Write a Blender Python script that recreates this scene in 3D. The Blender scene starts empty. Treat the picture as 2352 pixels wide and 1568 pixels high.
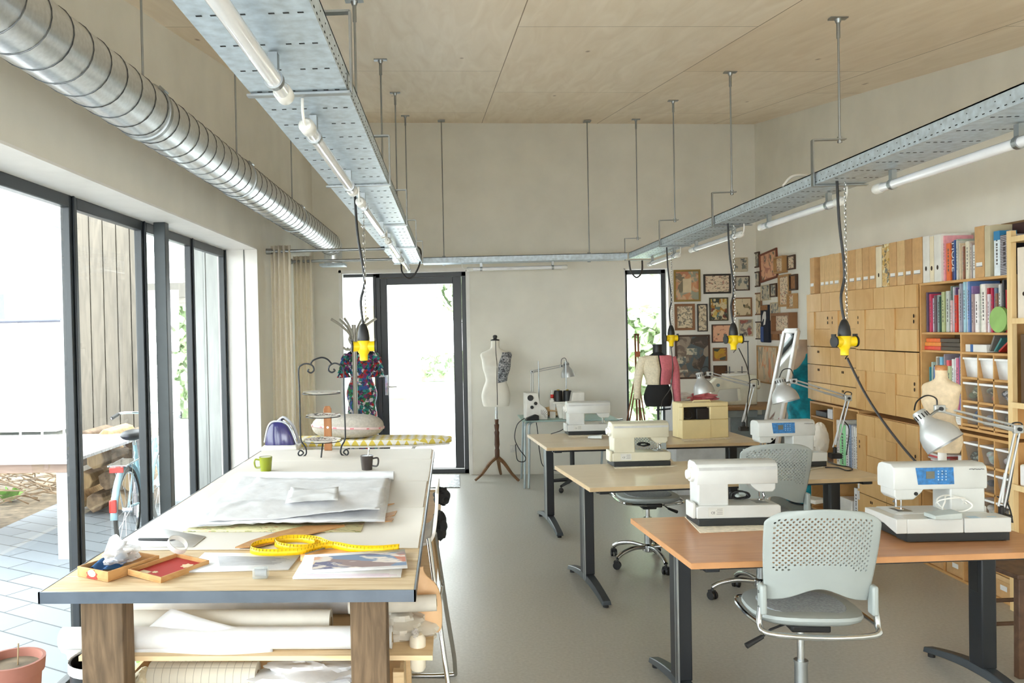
import bpy, bmesh, math, random
from mathutils import Vector, Matrix, Euler
random.seed(7)
R = math.radians
S = bpy.context.scene
COL = S.collection
# ------------------------------------------------------------------ camera
FPX, CZ = 1880.0, 1.707
ROLL, YAW, PITCH = -0.020, R(2.5), R(0.8)
CAMR = (Matrix.Rotation(YAW, 3, 'Z') @ Matrix.Rotation(math.pi/2 - PITCH, 3, 'X') @ Matrix.Rotation(ROLL, 3, 'Z'))
PPX, PPY = 953.45, 784.89
cd = bpy.data.cameras.new('camera'); cam = bpy.data.objects.new('camera', cd); COL.objects.link(cam)
cam.location = (0, 0, CZ); cam.rotation_euler = CAMR.to_euler()
cd.sensor_width = 36; cd.lens = FPX/2352*36; cd.clip_start = .05; cd.clip_end = 200
cd.shift_x = (1176 - PPX)/2352; cd.shift_y = (PPY - 784)/2352
S.camera = cam
CO = Vector((0, 0, CZ))
def ray(px, py): return CAMR @ Vector(((px-PPX)/FPX, -(py-PPY)/FPX, -1))
def onZ(px, py, z): w = ray(px, py); return CO + w*((z-CZ)/w.z)
def onY(px, py, y): w = ray(px, py); return CO + w*(y/w.y)
def onX(px, py, x): w = ray(px, py); return CO + w*(x/w.x)
# ------------------------------------------------------------------ materials
def lin(c):
    o = []
    for v in c[:3]:
        v = v/255
        o.append(v/12.92 if v <= .04045 else ((v+.055)/1.055)**2.4)
    return (*o, 1)
MATS = {}
def newmat(name):
    m = bpy.data.materials.new(name); m.use_nodes = True
    nt = m.node_tree; b = nt.nodes['Principled BSDF']
    return m, nt, b
def nd(nt, typ, **kw):
    n = nt.nodes.new(typ)
    for k, v in kw.items():
        if k.startswith('i_'):
            n.inputs[k[2:].replace('_', ' ')].default_value = v
        else: setattr(n, k, v)
    return n
def coords(nt, scale=(1, 1, 1), rnd=False, rot=(0, 0, 0)):
    tc = nd(nt, 'ShaderNodeTexCoord'); mp = nd(nt, 'ShaderNodeMapping')
    mp.inputs['Scale'].default_value = scale; mp.inputs['Rotation'].default_value = rot
    nt.links.new(tc.outputs['Object'], mp.inputs['Vector'])
    if rnd:
        oi = nd(nt, 'ShaderNodeObjectInfo'); ml = nd(nt, 'ShaderNodeMath', operation='MULTIPLY'); ml.inputs[1].default_value = 37.
        nt.links.new(oi.outputs['Random'], ml.inputs[0])
        cb = nd(nt, 'ShaderNodeCombineXYZ')
        for k in 'XYZ': nt.links.new(ml.outputs[0], cb.inputs[k])
        nt.links.new(cb.outputs[0], mp.inputs['Location'])
    return mp.outputs['Vector']
def ramp(nt, fac, stops):
    r = nd(nt, 'ShaderNodeValToRGB'); e = r.color_ramp.elements
    while len(e) < len(stops): e.new(.5)
    for k, (p, c) in enumerate(stops):
        e[k].position = p; e[k].color = lin(c)
    nt.links.new(fac, r.inputs['Fac']); return r
def mat(name, c=(200, 200, 200), rough=.5, metal=0, var=.05, vs=9, spec=.5, bump=0, bs=60, alpha=1, trans=0, coat=0, sheen=0):
    if name in MATS: return MATS[name]
    m, nt, b = newmat(name); MATS[name] = m
    b.inputs['Roughness'].default_value = rough; b.inputs['Metallic'].default_value = metal
    b.inputs['Specular IOR Level'].default_value = spec
    if trans: b.inputs['Transmission Weight'].default_value = trans
    if alpha < 1: b.inputs['Alpha'].default_value = alpha
    if coat: b.inputs['Coat Weight'].default_value = coat; b.inputs['Coat Roughness'].default_value = .1
    v = coords(nt)
    n = nd(nt, 'ShaderNodeTexNoise', i_Scale=vs, i_Detail=4.)
    nt.links.new(v, n.inputs['Vector'])
    lo = [max(0, x*(1-var)) for x in c]; hi = [min(255, x*(1+var)) for x in c]
    r = ramp(nt, n.outputs['Fac'], [(.3, lo), (.7, hi)])
    nt.links.new(r.outputs['Color'], b.inputs['Base Color'])
    if bump:
        n2 = nd(nt, 'ShaderNodeTexNoise', i_Scale=bs, i_Detail=3.); nt.links.new(v, n2.inputs['Vector'])
        bp = nd(nt, 'ShaderNodeBump', i_Strength=bump, i_Distance=.004); nt.links.new(n2.outputs['Fac'], bp.inputs['Height'])
        nt.links.new(bp.outputs['Normal'], b.inputs['Normal'])
    return m
def wood(name, c1, c2, scale=(1, 12, 12), rough=.5, rnd=True, dist=1.5, mid=None, spec=.4):
    if name in MATS: return MATS[name]
    m, nt, b = newmat(name); MATS[name] = m
    v = coords(nt, scale, rnd)
    n = nd(nt, 'ShaderNodeTexNoise', i_Scale=2.2, i_Detail=6., i_Distortion=dist); nt.links.new(v, n.inputs['Vector'])
    st = [(.3, c1), (.5, mid or [(a+q)/2 for a, q in zip(c1, c2)]), (.72, c2)]
    r = ramp(nt, n.outputs['Fac'], st); nt.links.new(r.outputs['Color'], b.inputs['Base Color'])
    b.inputs['Roughness'].default_value = rough; b.inputs['Specular IOR Level'].default_value = spec
    return m
def art(name, paper, inks, scale=18, thr=.5, stretch=(1, 1, 1)):
    if name in MATS: return MATS[name]
    m, nt, b = newmat(name); MATS[name] = m
    v = coords(nt, stretch, True)
    n = nd(nt, 'ShaderNodeTexNoise', i_Scale=scale, i_Detail=3., i_Distortion=.8); nt.links.new(v, n.inputs['Vector'])
    n2 = nd(nt, 'ShaderNodeTexVoronoi', i_Scale=scale*.8); nt.links.new(v, n2.inputs['Vector'])
    sep = nd(nt, 'ShaderNodeSeparateColor'); nt.links.new(n2.outputs['Color'], sep.inputs[0])
    k = len(inks); st = [(i/k, c) for i, c in enumerate(inks)]
    r2 = ramp(nt, sep.outputs[0], st); r2.color_ramp.interpolation = 'CONSTANT'
    r = ramp(nt, n.outputs['Fac'], [(thr, (0, 0, 0)), (thr+.06, (255, 255, 255))])
    mx = nd(nt, 'ShaderNodeMix', data_type='RGBA'); mx.inputs['A'].default_value = lin(paper)
    nt.links.new(r.outputs['Color'], mx.inputs['Factor']); nt.links.new(r2.outputs['Color'], mx.inputs['B'])
    nt.links.new(mx.outputs['Result'], b.inputs['Base Color']); b.inputs['Roughness'].default_value = .55
    return m
def glassmat(name, tint=(255, 255, 255), refl=.12, opac=0.0, oc=(255, 255, 255)):
    if name in MATS: return MATS[name]
    m, nt, b = newmat(name); MATS[name] = m; nt.nodes.remove(b)
    out = nt.nodes['Material Output']
    t = nd(nt, 'ShaderNodeBsdfTransparent'); t.inputs[0].default_value = lin(tint)
    g = nd(nt, 'ShaderNodeBsdfGlossy'); g.inputs['Roughness'].default_value = .02
    fr = nd(nt, 'ShaderNodeFresnel'); fr.inputs['IOR'].default_value = 1.45
    ge = nd(nt, 'ShaderNodeNewGeometry'); iv = nd(nt, 'ShaderNodeMath', operation='SUBTRACT'); iv.inputs[0].default_value = 1.0
    nt.links.new(ge.outputs['Backfacing'], iv.inputs[1]); ff = nd(nt, 'ShaderNodeMath', operation='MULTIPLY')
    nt.links.new(fr.outputs[0], ff.inputs[0]); nt.links.new(iv.outputs[0], ff.inputs[1])
    mx = nd(nt, 'ShaderNodeMixShader'); nt.links.new(ff.outputs[0], mx.inputs[0])
    nt.links.new(t.outputs[0], mx.inputs[1]); nt.links.new(g.outputs[0], mx.inputs[2]); last = mx
    if opac:
        d = nd(nt, 'ShaderNodeBsdfDiffuse'); d.inputs[0].default_value = lin(oc)
        m2 = nd(nt, 'ShaderNodeMixShader'); m2.inputs[0].default_value = opac
        nt.links.new(mx.outputs[0], m2.inputs[1]); nt.links.new(d.outputs[0], m2.inputs[2]); last = m2
    nt.links.new(last.outputs[0], out.inputs['Surface']); return m
# ------------------------------------------------------------------ mesh building
def rotz(a): return Matrix.Rotation(a, 4, 'Z')
def frame_to(d):
    d = Vector(d).normalized(); return d.to_track_quat('Z', 'Y').to_matrix().to_4x4()
class G:
    def __init__(s, M=None): s.b = bmesh.new(); s.mi = 0; s.M = M or Matrix()
    def v(s, p): return s.b.verts.new(s.M @ Vector(p))
    def f(s, vs):
        try: fc = s.b.faces.new(vs); fc.material_index = s.mi; return fc
        except ValueError: return None
    def box(s, x0, y0, z0, x1, y1, z1, m=None):
        m = m or Matrix()
        c = [s.v(m @ Vector((x, y, z))) for x in (x0, x1) for y in (y0, y1) for z in (z0, z1)]
        for q in ((0, 1, 3, 2), (4, 6, 7, 5), (0, 4, 5, 1), (2, 3, 7, 6), (0, 2, 6, 4), (1, 5, 7, 3)): s.f([c[i] for i in q])
        return s
    def cb(s, c, d, rz=0, m=None):
        mm = Matrix.Translation(Vector(c)) @ (m or rotz(rz))
        return s.box(-d[0]/2, -d[1]/2, -d[2]/2, d[0]/2, d[1]/2, d[2]/2, mm)
    def bar(s, a, b, w, h, up=(0, 0, 1)):
        a, b = Vector(a), Vector(b); d = b-a; z = Vector(up); x = d.normalized()
        y = z.cross(x)
        if y.length < 1e-4: y = Vector((0, 1, 0)).cross(x)
        y.normalize(); z = x.cross(y)
        m = Matrix((( x.x, y.x, z.x, a.x), (x.y, y.y, z.y, a.y), (x.z, y.z, z.z, a.z), (0, 0, 0, 1)))
        return s.box(0, -w/2, -h/2, d.length, w/2, h/2, m)
    def ring(s, pts): return [s.v(p) for p in pts]
    def loft(s, rings, cap=True, closed=True):
        vs = [s.ring(r) for r in rings]
        for a, b in zip(vs, vs[1:]):
            n = len(a)
            for i in range(n if closed else n-1):
                j = (i+1) % n; s.f([a[i], a[j], b[j], b[i]])
        if cap and closed: s.f(vs[0][::-1]); s.f(vs[-1])
        return s
    def tube(s, pts, r, n=8, closed=False, cap=True):
        pts = [Vector(p) for p in pts]; N = len(pts)
        rs = r if isinstance(r, (list, tuple)) else [r]*N
        rings = []; nrm = None
        for i, p in enumerate(pts):
            if closed: t = pts[(i+1) % N]-pts[i-1]
            else: t = pts[min(i+1, N-1)]-pts[max(i-1, 0)]
            t.normalize()
            if nrm is None:
                nrm = t.orthogonal().normalized()
            nrm = (nrm - t*nrm.dot(t))
            if nrm.length < 1e-6: nrm = t.orthogonal()
            nrm.normalize(); bn = t.cross(nrm)
            rings.append([p+(nrm*math.cos(2*math.pi*k/n)+bn*math.sin(2*math.pi*k/n))*rs[i] for k in range(n)])
        if closed: rings.append(rings[0])
        s.loft(rings, cap and not closed); return s
    def cyl(s, a, b, r, r2=None, n=14): return s.tube([a, b], [r, r if r2 is None else r2], n)
    def lathe(s, prof, c=(0, 0, 0), n=20, m=None, cap=True):
        m = m or Matrix(); c = Vector(c)
        s.loft([[c+(m @ Vector((r*math.cos(2*math.pi*k/n), r*math.sin(2*math.pi*k/n), z))) for k in range(n)] for r, z in prof], cap); return s
    def prism(s, pts, h0, h1, ax='y', m=None):
        m = m or Matrix()
        def q(p, h): return m @ Vector({'y': (p[0], h, p[1]), 'z': (p[0], p[1], h), 'x': (h, p[0], p[1])}[ax])
        s.loft([[q(p, h0) for p in pts], [q(p, h1) for p in pts]]); return s
    def ell(s, c, r, nu=16, nv=10, m=None):
        m = m or Matrix(); c = Vector(c)
        rr = []
        for j in range(nv+1):
            t = math.pi*(.02+.96*j/nv)-math.pi/2
            rr.append([c+(m @ Vector((r[0]*math.cos(t)*math.cos(2*math.pi*k/nu), r[1]*math.cos(t)*math.sin(2*math.pi*k/nu), r[2]*math.sin(t)))) for k in range(nu)])
        return s.loft(rr)
    def grid(s, fn, nu, nv):
        g = [[s.v(fn(i/nu, j/nv)) for i in range(nu+1)] for j in range(nv+1)]
        for j in range(nv):
            for i in range(nu): s.f([g[j][i], g[j][i+1], g[j+1][i+1], g[j+1][i]])
        return s
    def build(s, name, m, parent=None, bev=0, solid=0, sub=0, smooth=True, ang=40, loc=None, seg=2, off=0):
        bmesh.ops.recalc_face_normals(s.b, faces=s.b.faces)
        me = bpy.data.meshes.new(name); s.b.to_mesh(me); s.b.free()
        for q in (m if isinstance(m, (list, tuple)) else [m]): me.materials.append(q)
        if smooth:
            for p in me.polygons: p.use_smooth = True
            me.set_sharp_from_angle(angle=R(ang))
        o = bpy.data.objects.new(name, me); COL.objects.link(o)
        if parent: o.parent = parent
        if loc: o.location = loc
        if solid: k = o.modifiers.new('s', 'SOLIDIFY'); k.thickness = solid; k.offset = off
        if bev: k = o.modifiers.new('b', 'BEVEL'); k.width = bev; k.segments = seg; k.limit_method = 'ANGLE'; k.angle_limit = R(40)
        if sub: k = o.modifiers.new('d', 'SUBSURF'); k.levels = sub; k.render_levels = sub
        return o
def tag(o, label=None, cat=None, group=None, kind=None):
    if label: o['label'] = label
    if cat: o['category'] = cat
    if group: o['group'] = group
    if kind: o['kind'] = kind
    return o
def T(name, label, cat, loc=(0, 0, 0), rz=0, group=None):
    o = bpy.data.objects.new(name, None); o.empty_display_size = .05; COL.objects.link(o)
    o.location = loc; o.rotation_euler = (0, 0, rz); return tag(o, label, cat, group)
def st(o, label=None): return tag(o, label, None, None, 'structure')
def dup(root, loc, rz=0, label=None, group=None, mats=None):
    def cp(o, par):
        c = o.copy(); COL.objects.link(c)
        if par: c.parent = par
        for ch in [x for x in list(o.children)]: cp(ch, c)
        return c
    r = cp(root, None); r.location = loc; r.rotation_euler = (0, 0, rz)
    if label: r['label'] = label
    if group: r['group'] = group
    return r
def text(body, size, m, parent, loc, rot, name='lettering', ext=.0005):
    c = bpy.data.curves.new(name, 'FONT'); c.body = body; c.size = size; c.extrude = ext; c.align_x = 'CENTER'; c.align_y = 'CENTER'
    q = bpy.data.objects.new('curve', c); COL.objects.link(q); bpy.context.view_layer.update()
    me = bpy.data.meshes.new_from_object(q.evaluated_get(bpy.context.evaluated_depsgraph_get())); bpy.data.objects.remove(q)
    me.materials.clear(); me.materials.append(m); o = bpy.data.objects.new(name, me); COL.objects.link(o)
    o.parent = parent; o.location = loc; o.rotation_euler = rot; return o
def smoothpath(pts, k=6, closed=False):
    pts = [Vector(p) for p in pts]; n = len(pts); out = []
    for i in range(n if closed else n-1):
        a, b, c, d = pts[i-1 if (i or closed) else 0], pts[i], pts[(i+1) % n], pts[(i+2) % n if closed else min(i+2, n-1)]
        for j in range(k):
            t = j/k
            out.append(.5*((2*b)+(c-a)*t+(2*a-5*b+4*c-d)*t*t+(3*b-a-3*c+d)*t**3))
    if not closed: out.append(pts[-1])
    return out
ORD = 'first second third fourth fifth sixth seventh eighth ninth tenth eleventh twelfth thirteenth fourteenth fifteenth sixteenth seventeenth eighteenth nineteenth twentieth'.split()
def ordw(i): return ORD[i] if i < 20 else 'twenty-'+ORD[i-20] if i < 29 else 'thirtieth' if i == 29 else 'thirty-'+ORD[i-30]
# shared materials
WHITE = mat('white_plastic', (226, 224, 218), .35); BLACK = mat('black_plastic', (26, 26, 28), .45)
DARK = mat('anthracite_metal', (34, 40, 45), .38, .0, spec=.6); CHROME = mat('chrome', (205, 208, 210), .12, 1)
STEEL = mat('brushed_steel', (160, 164, 165), .38, 1); GALV = mat('galvanised_steel', (188, 201, 211), .42, .4, .08, 30)
GREYP = mat('grey_plastic', (176, 184, 182), .45); BLKMETAL = mat('black_metal', (30, 33, 38), .42, .2)
SILVER = mat('silver_paint', (186, 188, 188), .42, .5); RUBBER = mat('black_rubber', (20, 20, 20), .7)
CREAM = mat('cream_plastic', (226, 214, 174), .4); PAPER = mat('white_paper', (216, 217, 219), .8, bump=.1, bs=12)
# ------------------------------------------------------------------ room shell
XL, XR, YB, YR = -1.60, 3.53, 9.60, -3.0
LINT = 2.42
def ceilz(x, y): return 4.168-.035*(x+1.58)+.142*(y-9.55)
WALL = mat('wall_plaster', (232, 229, 219), .85, var=.02, vs=3, bump=.06, bs=220)
REVEAL = mat('white_reveal_paint', (236, 234, 230), .6, var=.015)
def flo():
    m, nt, b = newmat('grey_linoleum')
    v = coords(nt)
    n = nd(nt, 'ShaderNodeTexNoise', i_Scale=60., i_Detail=6.); nt.links.new(v, n.inputs['Vector'])
    n2 = nd(nt, 'ShaderNodeTexNoise', i_Scale=1.3, i_Detail=3.); nt.links.new(v, n2.inputs['Vector'])
    r = ramp(nt, n.outputs['Fac'], [(.3, (170, 168, 160)), (.7, (186, 184, 176))])
    nt.links.new(r.outputs['Color'], b.inputs['Base Color'])
    r2 = nd(nt, 'ShaderNodeMapRange'); r2.inputs['To Min'].default_value = .30; r2.inputs['To Max'].default_value = .42
    nt.links.new(n2.outputs['Fac'], r2.inputs['Value']); nt.links.new(r2.outputs[0], b.inputs['Roughness'])
    return m
st(G().box(-1.95, YR, -.12, XR+.3, YB+.3, 0).build('floor', flo(), smooth=False))
def ply():
    m, nt, b = newmat('birch_plywood_sheets')
    tc = nd(nt, 'ShaderNodeTexCoord'); sp = nd(nt, 'ShaderNodeSeparateXYZ'); cbn = nd(nt, 'ShaderNodeCombineXYZ')
    nt.links.new(tc.outputs['Object'], sp.inputs[0])
    for src, dst, off in (('Y', 'X', 0.35), ('X', 'Y', .92)):
        a = nd(nt, 'ShaderNodeMath', operation='ADD'); a.inputs[1].default_value = off
        nt.links.new(sp.outputs[src], a.inputs[0]); nt.links.new(a.outputs[0], cbn.inputs[dst])
    br = nd(nt, 'ShaderNodeTexBrick'); br.offset = .42; br.offset_frequency = 2
    nt.links.new(cbn.outputs[0], br.inputs['Vector'])
    br.inputs['Color1'].default_value = lin((250, 237, 218)); br.inputs['Color2'].default_value = lin((241, 224, 200)); br.inputs['Mortar'].default_value = lin((150, 128, 100))
    br.inputs['Scale'].default_value = 1; br.inputs['Mortar Size'].default_value = .003; br.inputs['Mortar Smooth'].default_value = 0
    br.inputs['Brick Width'].default_value = 2.5; br.inputs['Row Height'].default_value = 1.33
    v = coords(nt, (6, .9, 1))
    n = nd(nt, 'ShaderNodeTexNoise', i_Scale=1.6, i_Detail=7., i_Distortion=1.2); nt.links.new(v, n.inputs['Vector'])
    r = ramp(nt, n.outputs['Fac'], [(.3, (242, 237, 230)), (.7, (255, 254, 252))])
    mx = nd(nt, 'ShaderNodeMix', data_type='RGBA', blend_type='MULTIPLY'); mx.inputs['Factor'].default_value = 1
    nt.links.new(br.outputs['Color'], mx.inputs['A']); nt.links.new(r.outputs['Color'], mx.inputs['B'])
    # knots
    v3 = coords(nt, (3.2, 1.5, 1))
    vo = nd(nt, 'ShaderNodeTexVoronoi', i_Scale=.9); nt.links.new(v3, vo.inputs['Vector'])
    rk = ramp(nt, vo.outputs['Distance'], [(.02, (140, 105, 75)), (.055, (255, 255, 255))])
    mk = nd(nt, 'ShaderNodeMix', data_type='RGBA', blend_type='MULTIPLY'); mk.inputs['Factor'].default_value = .7
    nt.links.new(mx.outputs['Result'], mk.inputs['A']); nt.links.new(rk.outputs['Color'], mk.inputs['B'])
    nt.links.new(mk.outputs['Result'], b.inputs['Base Color']); b.inputs['Roughness'].default_value = .55
    return m
g = G(); x0, x1, y0, y1 = XL-.35, XR+.3, YR-.1, YB+.3
RLX0, RLX1, RLY0, RLY1 = 1.2, 2.2, -2.4, -1.4   # unseen roof opening behind the camera, added for more daylight
for a, b, c_, d_ in ((x0, RLX0, y0, y1), (RLX1, x1, y0, y1), (RLX0, RLX1, y0, RLY0), (RLX0, RLX1, RLY1, y1)):
    g.loft([[(x, y, ceilz(x, y)+h) for x, y in ((a, c_), (b, c_), (b, d_), (a, d_))] for h in (0, .16)])
st(g.build('ceiling', ply(), smooth=False))
# left wall with the long window opening
YW1 = 6.78
g = G(); E = .02
def wallprism(g, ax, x0, x1, pts): g.prism(pts, x0, x1, ax)
g.prism([(YR, LINT), (YW1, LINT), (YW1, ceilz(XL, YW1)+.05), (YR, ceilz(XL, YR)+.05)], XL-.34, XL, 'x')
g.prism([(YW1, 0), (YB, 0), (YB, ceilz(XL, YB)+.05), (YW1, ceilz(XL, YW1)+.05)], XL-.34, XL, 'x')
st(g.build('wall_left', WALL, smooth=False))
g = G(); g.box(XL-.33, YW1-.012, 0, XL+.001, YW1+.0, LINT); g.box(XL-.33, YR, LINT-.012, XL+.001, YW1, LINT)
st(g.build('trim_1', REVEAL, smooth=False))
st(G().box(XL-.115, YW1-.016, .0, XL-.105, YW1-.012, LINT).build('trim_2', mat('shadow_gap_grey', (120, 120, 118), .7), smooth=False))
RWY = -1.6   # edge of an unseen side opening added to bring in extra light
g = G(); g.prism([(RWY, 0), (YB, 0), (YB, ceilz(XR, YB)+.05), (RWY, ceilz(XR, RWY)+.05)], XR, XR+.3, 'x')
g.prism([(YR, 0), (RWY, 0), (RWY, .25), (YR, .25)], XR, XR+.3, 'x'); g.prism([(YR, 2.2), (RWY, 2.4), (RWY, ceilz(XR, RWY)+.05), (YR, ceilz(XR, YR)+.05)], XR, XR+.3, 'x')
st(g.build('wall_right', WALL, smooth=False))
# back wall: door opening and a narrow window
DX0, DX1, DZ = -1.275, .20, 2.40
WX0, WX1, WZ = 2.02, 2.535, 2.375
g = G()
for a, b, z in ((XL-.34, DX0, 0), (DX0, DX1, DZ), (DX1, WX0, 0), (WX0, WX1, WZ), (WX1, XR+.3, 0)):
    g.prism([(a, z), (b, z), (b, ceilz(b, YB)+.05), (a, ceilz(a, YB)+.05)], YB, YB+.3, 'y')
st(g.build('wall_back', WALL, smooth=False))
g = G()
for a, b, z in ((DX0, DX1, DZ), (WX0, WX1, WZ)):
    g.box(a, YB-.004, 0, a+.012, YB+.19, z); g.box(b-.012, YB-.004, 0, b, YB+.19, z); g.box(a, YB-.004, z-.012, b, YB+.19, z)
g.box(DX0-.03, YB-.008, 0, DX0, YB-.001, DZ+.03); g.box(DX1, YB-.008, 0, DX1+.03, YB-.001, DZ+.03); g.box(DX0-.03, YB-.008, DZ, DX1+.03, YB-.001, DZ+.03)
st(g.build('trim_3', REVEAL, smooth=False))
# wall behind the camera, with an unseen opening added to let fill light in
g = G(); zr = ceilz(XL, YR)
g.box(XL-.34, YR-.2, 0, XL+.25, YR, zr+.05); g.box(1.3, YR-.2, 0, XR+.3, YR, zr+.05); g.box(XL, YR-.2, 0, XR, YR, .12)
st(g.build('wall_rear', WALL, smooth=False))
GLASS = glassmat('window_glass', (250, 253, 252))
def framed(g, a, b, z0, z1, w, d, ax, at):
    """four frame bars in the plane ax = at, from a to b and z0 to z1"""
    bars = ((a, z0, a+w, z1), (b-w, z0, b, z1), (a, z0, b, z0+w), (a, z1-w, b, z1))
    for p, q, r, s_ in bars:
        if ax == 'x': g.box(at-d/2, p, q, at+d/2, r, s_)
        else: g.box(p, at-d/2, q, r, at+d/2, s_)
# left window band: sashes between paired posts (depths read off the posts)
XF = XL-.29
def wy(px, py=800): return onX(px, py, XF).y
posts = [wy(150), wy(181), wy(316), wy(341), wy(427), wy(452), wy(521), ]
bays = [(-2.9, -.4), (-.4, 1.9), (1.9, (posts[0]+posts[1])/2), ((posts[0]+posts[1])/2, (posts[2]+posts[3])/2), ((posts[2]+posts[3])/2, (posts[4]+posts[5])/2), ((posts[4]+posts[5])/2, YW1-.02)]
labels = ['', '', 'wide window pane at the photo edge looking onto the paved garden', 'window pane in front of the grey plank wall and parked bicycle', 'narrow window pane beside the steel column showing green hedge', 'window pane at the end of the band backed by pale planks']
for i, (a, b) in enumerate(bays):
    w, fd, fz = .042, .024, .06
    g = G()
    for p_ in ((a+.002, 0, a+w, LINT-.012), (b-w, 0, b-.002, LINT-.012), (a+w, 0, b-w, fz), (a+w, LINT-.012-fz, b-w, LINT-.012)): g.box(XF-fd, p_[0], p_[1], XF+fd, p_[2], p_[3])
    g.box(XF+fd, b-.016, .0, XF+fd+.012, b-.002, LINT-.012)
    o = g.build('window_%d' % (i+1), DARK, bev=.004); st(o, labels[i] or 'floor to ceiling window of the garden side')
    G().box(XF-.006, a+w-.01, fz-.01, XF+.006, b-w+.01, LINT-.01-fz).build('glass', GLASS, o, smooth=False)
p = onX(361, 1000, XL-.16)
ca, cb_ = onX(362, 900, XL-.13).y, onX(394, 900, XL-.13).y
st(G().box(onY(361, 900, 5.0).x, 5.0, 0, onY(388, 900, 5.0).x, 5.07, LINT-.012).build('column', mat('dark_steel_column', (60, 66, 68), .4, .2), bev=.004), 'dark square steel column in the window reveal')
# door
YD = YB+.16
xa, xb = onY(786, 800, YD).x, onY(867, 800, YD).x
xd1 = DX1-.012
o = st(G().box(0, 0, 0, .001, .001, .001).build('door_1', DARK), 'dark framed glass entrance door in the back wall') if False else None
g = G(); framed(g, xb, xd1, .0, DZ-.012, .05, .09, 'y', YD); d = st(g.build('door_1', DARK, bev=.004), 'dark framed glazed garden door')
x0, x1 = xb+.052, xd1-.052
g = G(); z0, z1 = .06, DZ-.065
zb, zt = onY(1000, 1073, YD).z, onY(960, 653, YD).z; gx0, gx1 = onY(893, 850, YD).x, onY(1043, 850, YD).x
g.box(x0, YD-.035, z0, gx0, YD+.035, z1); g.box(gx1, YD-.035, z0, x1, YD+.035, z1); g.box(gx0, YD-.035, z0, gx1, YD+.035, zb); g.box(gx0, YD-.035, zt, gx1, YD+.035, z1)
leaf = g.build('leaf', DARK, d, bev=.004)
G().box(gx0-.01, YD-.006, zb-.01, gx1+.01, YD+.006, zt+.01).build('glass', GLASS, leaf, smooth=False)
h = onY(888, 888, YD-.05)
g = G(); g.box(h.x-.018, YD-.05, h.z-.1, h.x+.018, YD-.036, h.z+.14)
g.cyl((h.x, YD-.05, h.z+.0), (h.x, YD-.09, h.z), .011); g.cyl((h.x, YD-.088, h.z), (h.x+.125, YD-.088, h.z), .010)
g.build('door_handle', CHROME, leaf, bev=.002)
g = G(); framed(g, xa, xb, .0, DZ-.012, .035, .09, 'y', YD); o = st(g.build('window_7', DARK, bev=.004), 'tall narrow sidelight beside the garden door')
G().box(xa+.03, YD-.006, .03, xb-.03, YD+.006, DZ-.04).build('glass', GLASS, o, smooth=False)
g = G(); framed(g, WX0+.012, WX1-.012, 0, WZ-.012, .05, .08, 'y', YD); o = st(g.build('window_8', DARK, bev=.004), 'tall narrow window behind the tripod easel')
G().box(WX0+.055, YD-.006, .045, WX1-.055, YD+.006, WZ-.055).build('glass', GLASS, o, smooth=False)
# sockets
s = onY(1188, 1030, YB)
g = G(); g.box(s.x-.085, YB-.012, s.z-.042, s.x+.085, YB, s.z+.042)
o = tag(g.build('wall_socket', WHITE, bev=.004), 'double white wall socket low on the wall beside the dress form', 'socket')
for k in (-.042, .042): G().lathe([(.026, 0), (.026, .006), (.02, .007), (.017, .001)], (s.x+k, YB-.012, s.z), 18, Matrix.Rotation(R(90), 4, 'X')).build('outlet', WHITE, o)
m_ = [onZ(*p, .005) for p in ((985, 1086), (1057, 1086), (1046, 1119), (960, 1119))]
g = G(); a, b = m_[0].x-.25, m_[1].x
g.box(a, m_[2].y, 0.001, b-.01, min(m_[0].y, YB-.03), .010)
tag(g.build('door_mat', art('mat_weave', (178, 182, 186), [(120, 122, 126), (215, 218, 222), (150, 152, 156)], 45, .48), bev=.003), 'pale grey speckled doormat on the floor inside the glazed door', 'doormat')
# ------------------------------------------------------------------ things hung from the ceiling
DUCT = mat('spiral_duct_steel', (214, 217, 219), .3, .9, .04, 60)
SEAM = mat('duct_seam_steel', (95, 98, 100), .35, .8)
DX, DZc, DR = -1.30, 2.775, .118
q = onX(300, 235, DX); DZc = q.z  # centre height read off the pipe
yend = 9.0
t = T('spiral_duct', 'shiny galvanised spiral air duct hung along the window wall', 'air duct', (DX, 0, DZc))
G().tube([(0, y, 0) for y in (-2.8, 2, 5, yend)], DR, 40).build('pipe', DUCT, t)
g = G(); n = 24; pts = []
turns = int((yend+2.5)/.145)
for k in range(turns*n): a = 2*math.pi*k/n; pts.append(((DR+.001)*math.cos(a), -2.5+k/n*.145, (DR+.001)*math.sin(a)))
g.tube(pts, .0026, 5); g.build('spiral_seam', SEAM, t)
cl = [onX(*p, DX).y for p in ((330, 250), (545, 405), (672, 500))]
for y in cl:
    G().lathe([(DR+.002, -.016), (DR+.008, -.014), (DR+.008, .014), (DR+.002, .016)], (0, y, 0), 40, Matrix.Rotation(R(90), 4, 'X')).build('clamp_band', STEEL, t)
    z1 = ceilz(DX, y)-DZc
    g = G(); g.tube([(0, y, DR), (0, y, z1)], .0055, 8); g.cyl((0, y, DR), (0, y, DR+.03), .012)
    g.build('hanger_rod', STEEL, t)
    G().cb((DR*.75, y, DR*.75), (.03, .05, .012), m=Matrix.Rotation(R(45), 4, 'Y')).build('clamp_bolt', STEEL, t)
g = G(); g.tube([(0, yend-.02, 0), (0, yend+.05, -.01), (.01, yend+.07, -.10), (.01, yend+.07, -.21)], [.118, .118, .10, .10], 24)
g.build('end_bend', DUCT, t)
G().box(-.13, yend-.04, -.235, .15, yend+.18, -.205).build('outlet_flange', GALV, t, bev=.003)
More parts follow.
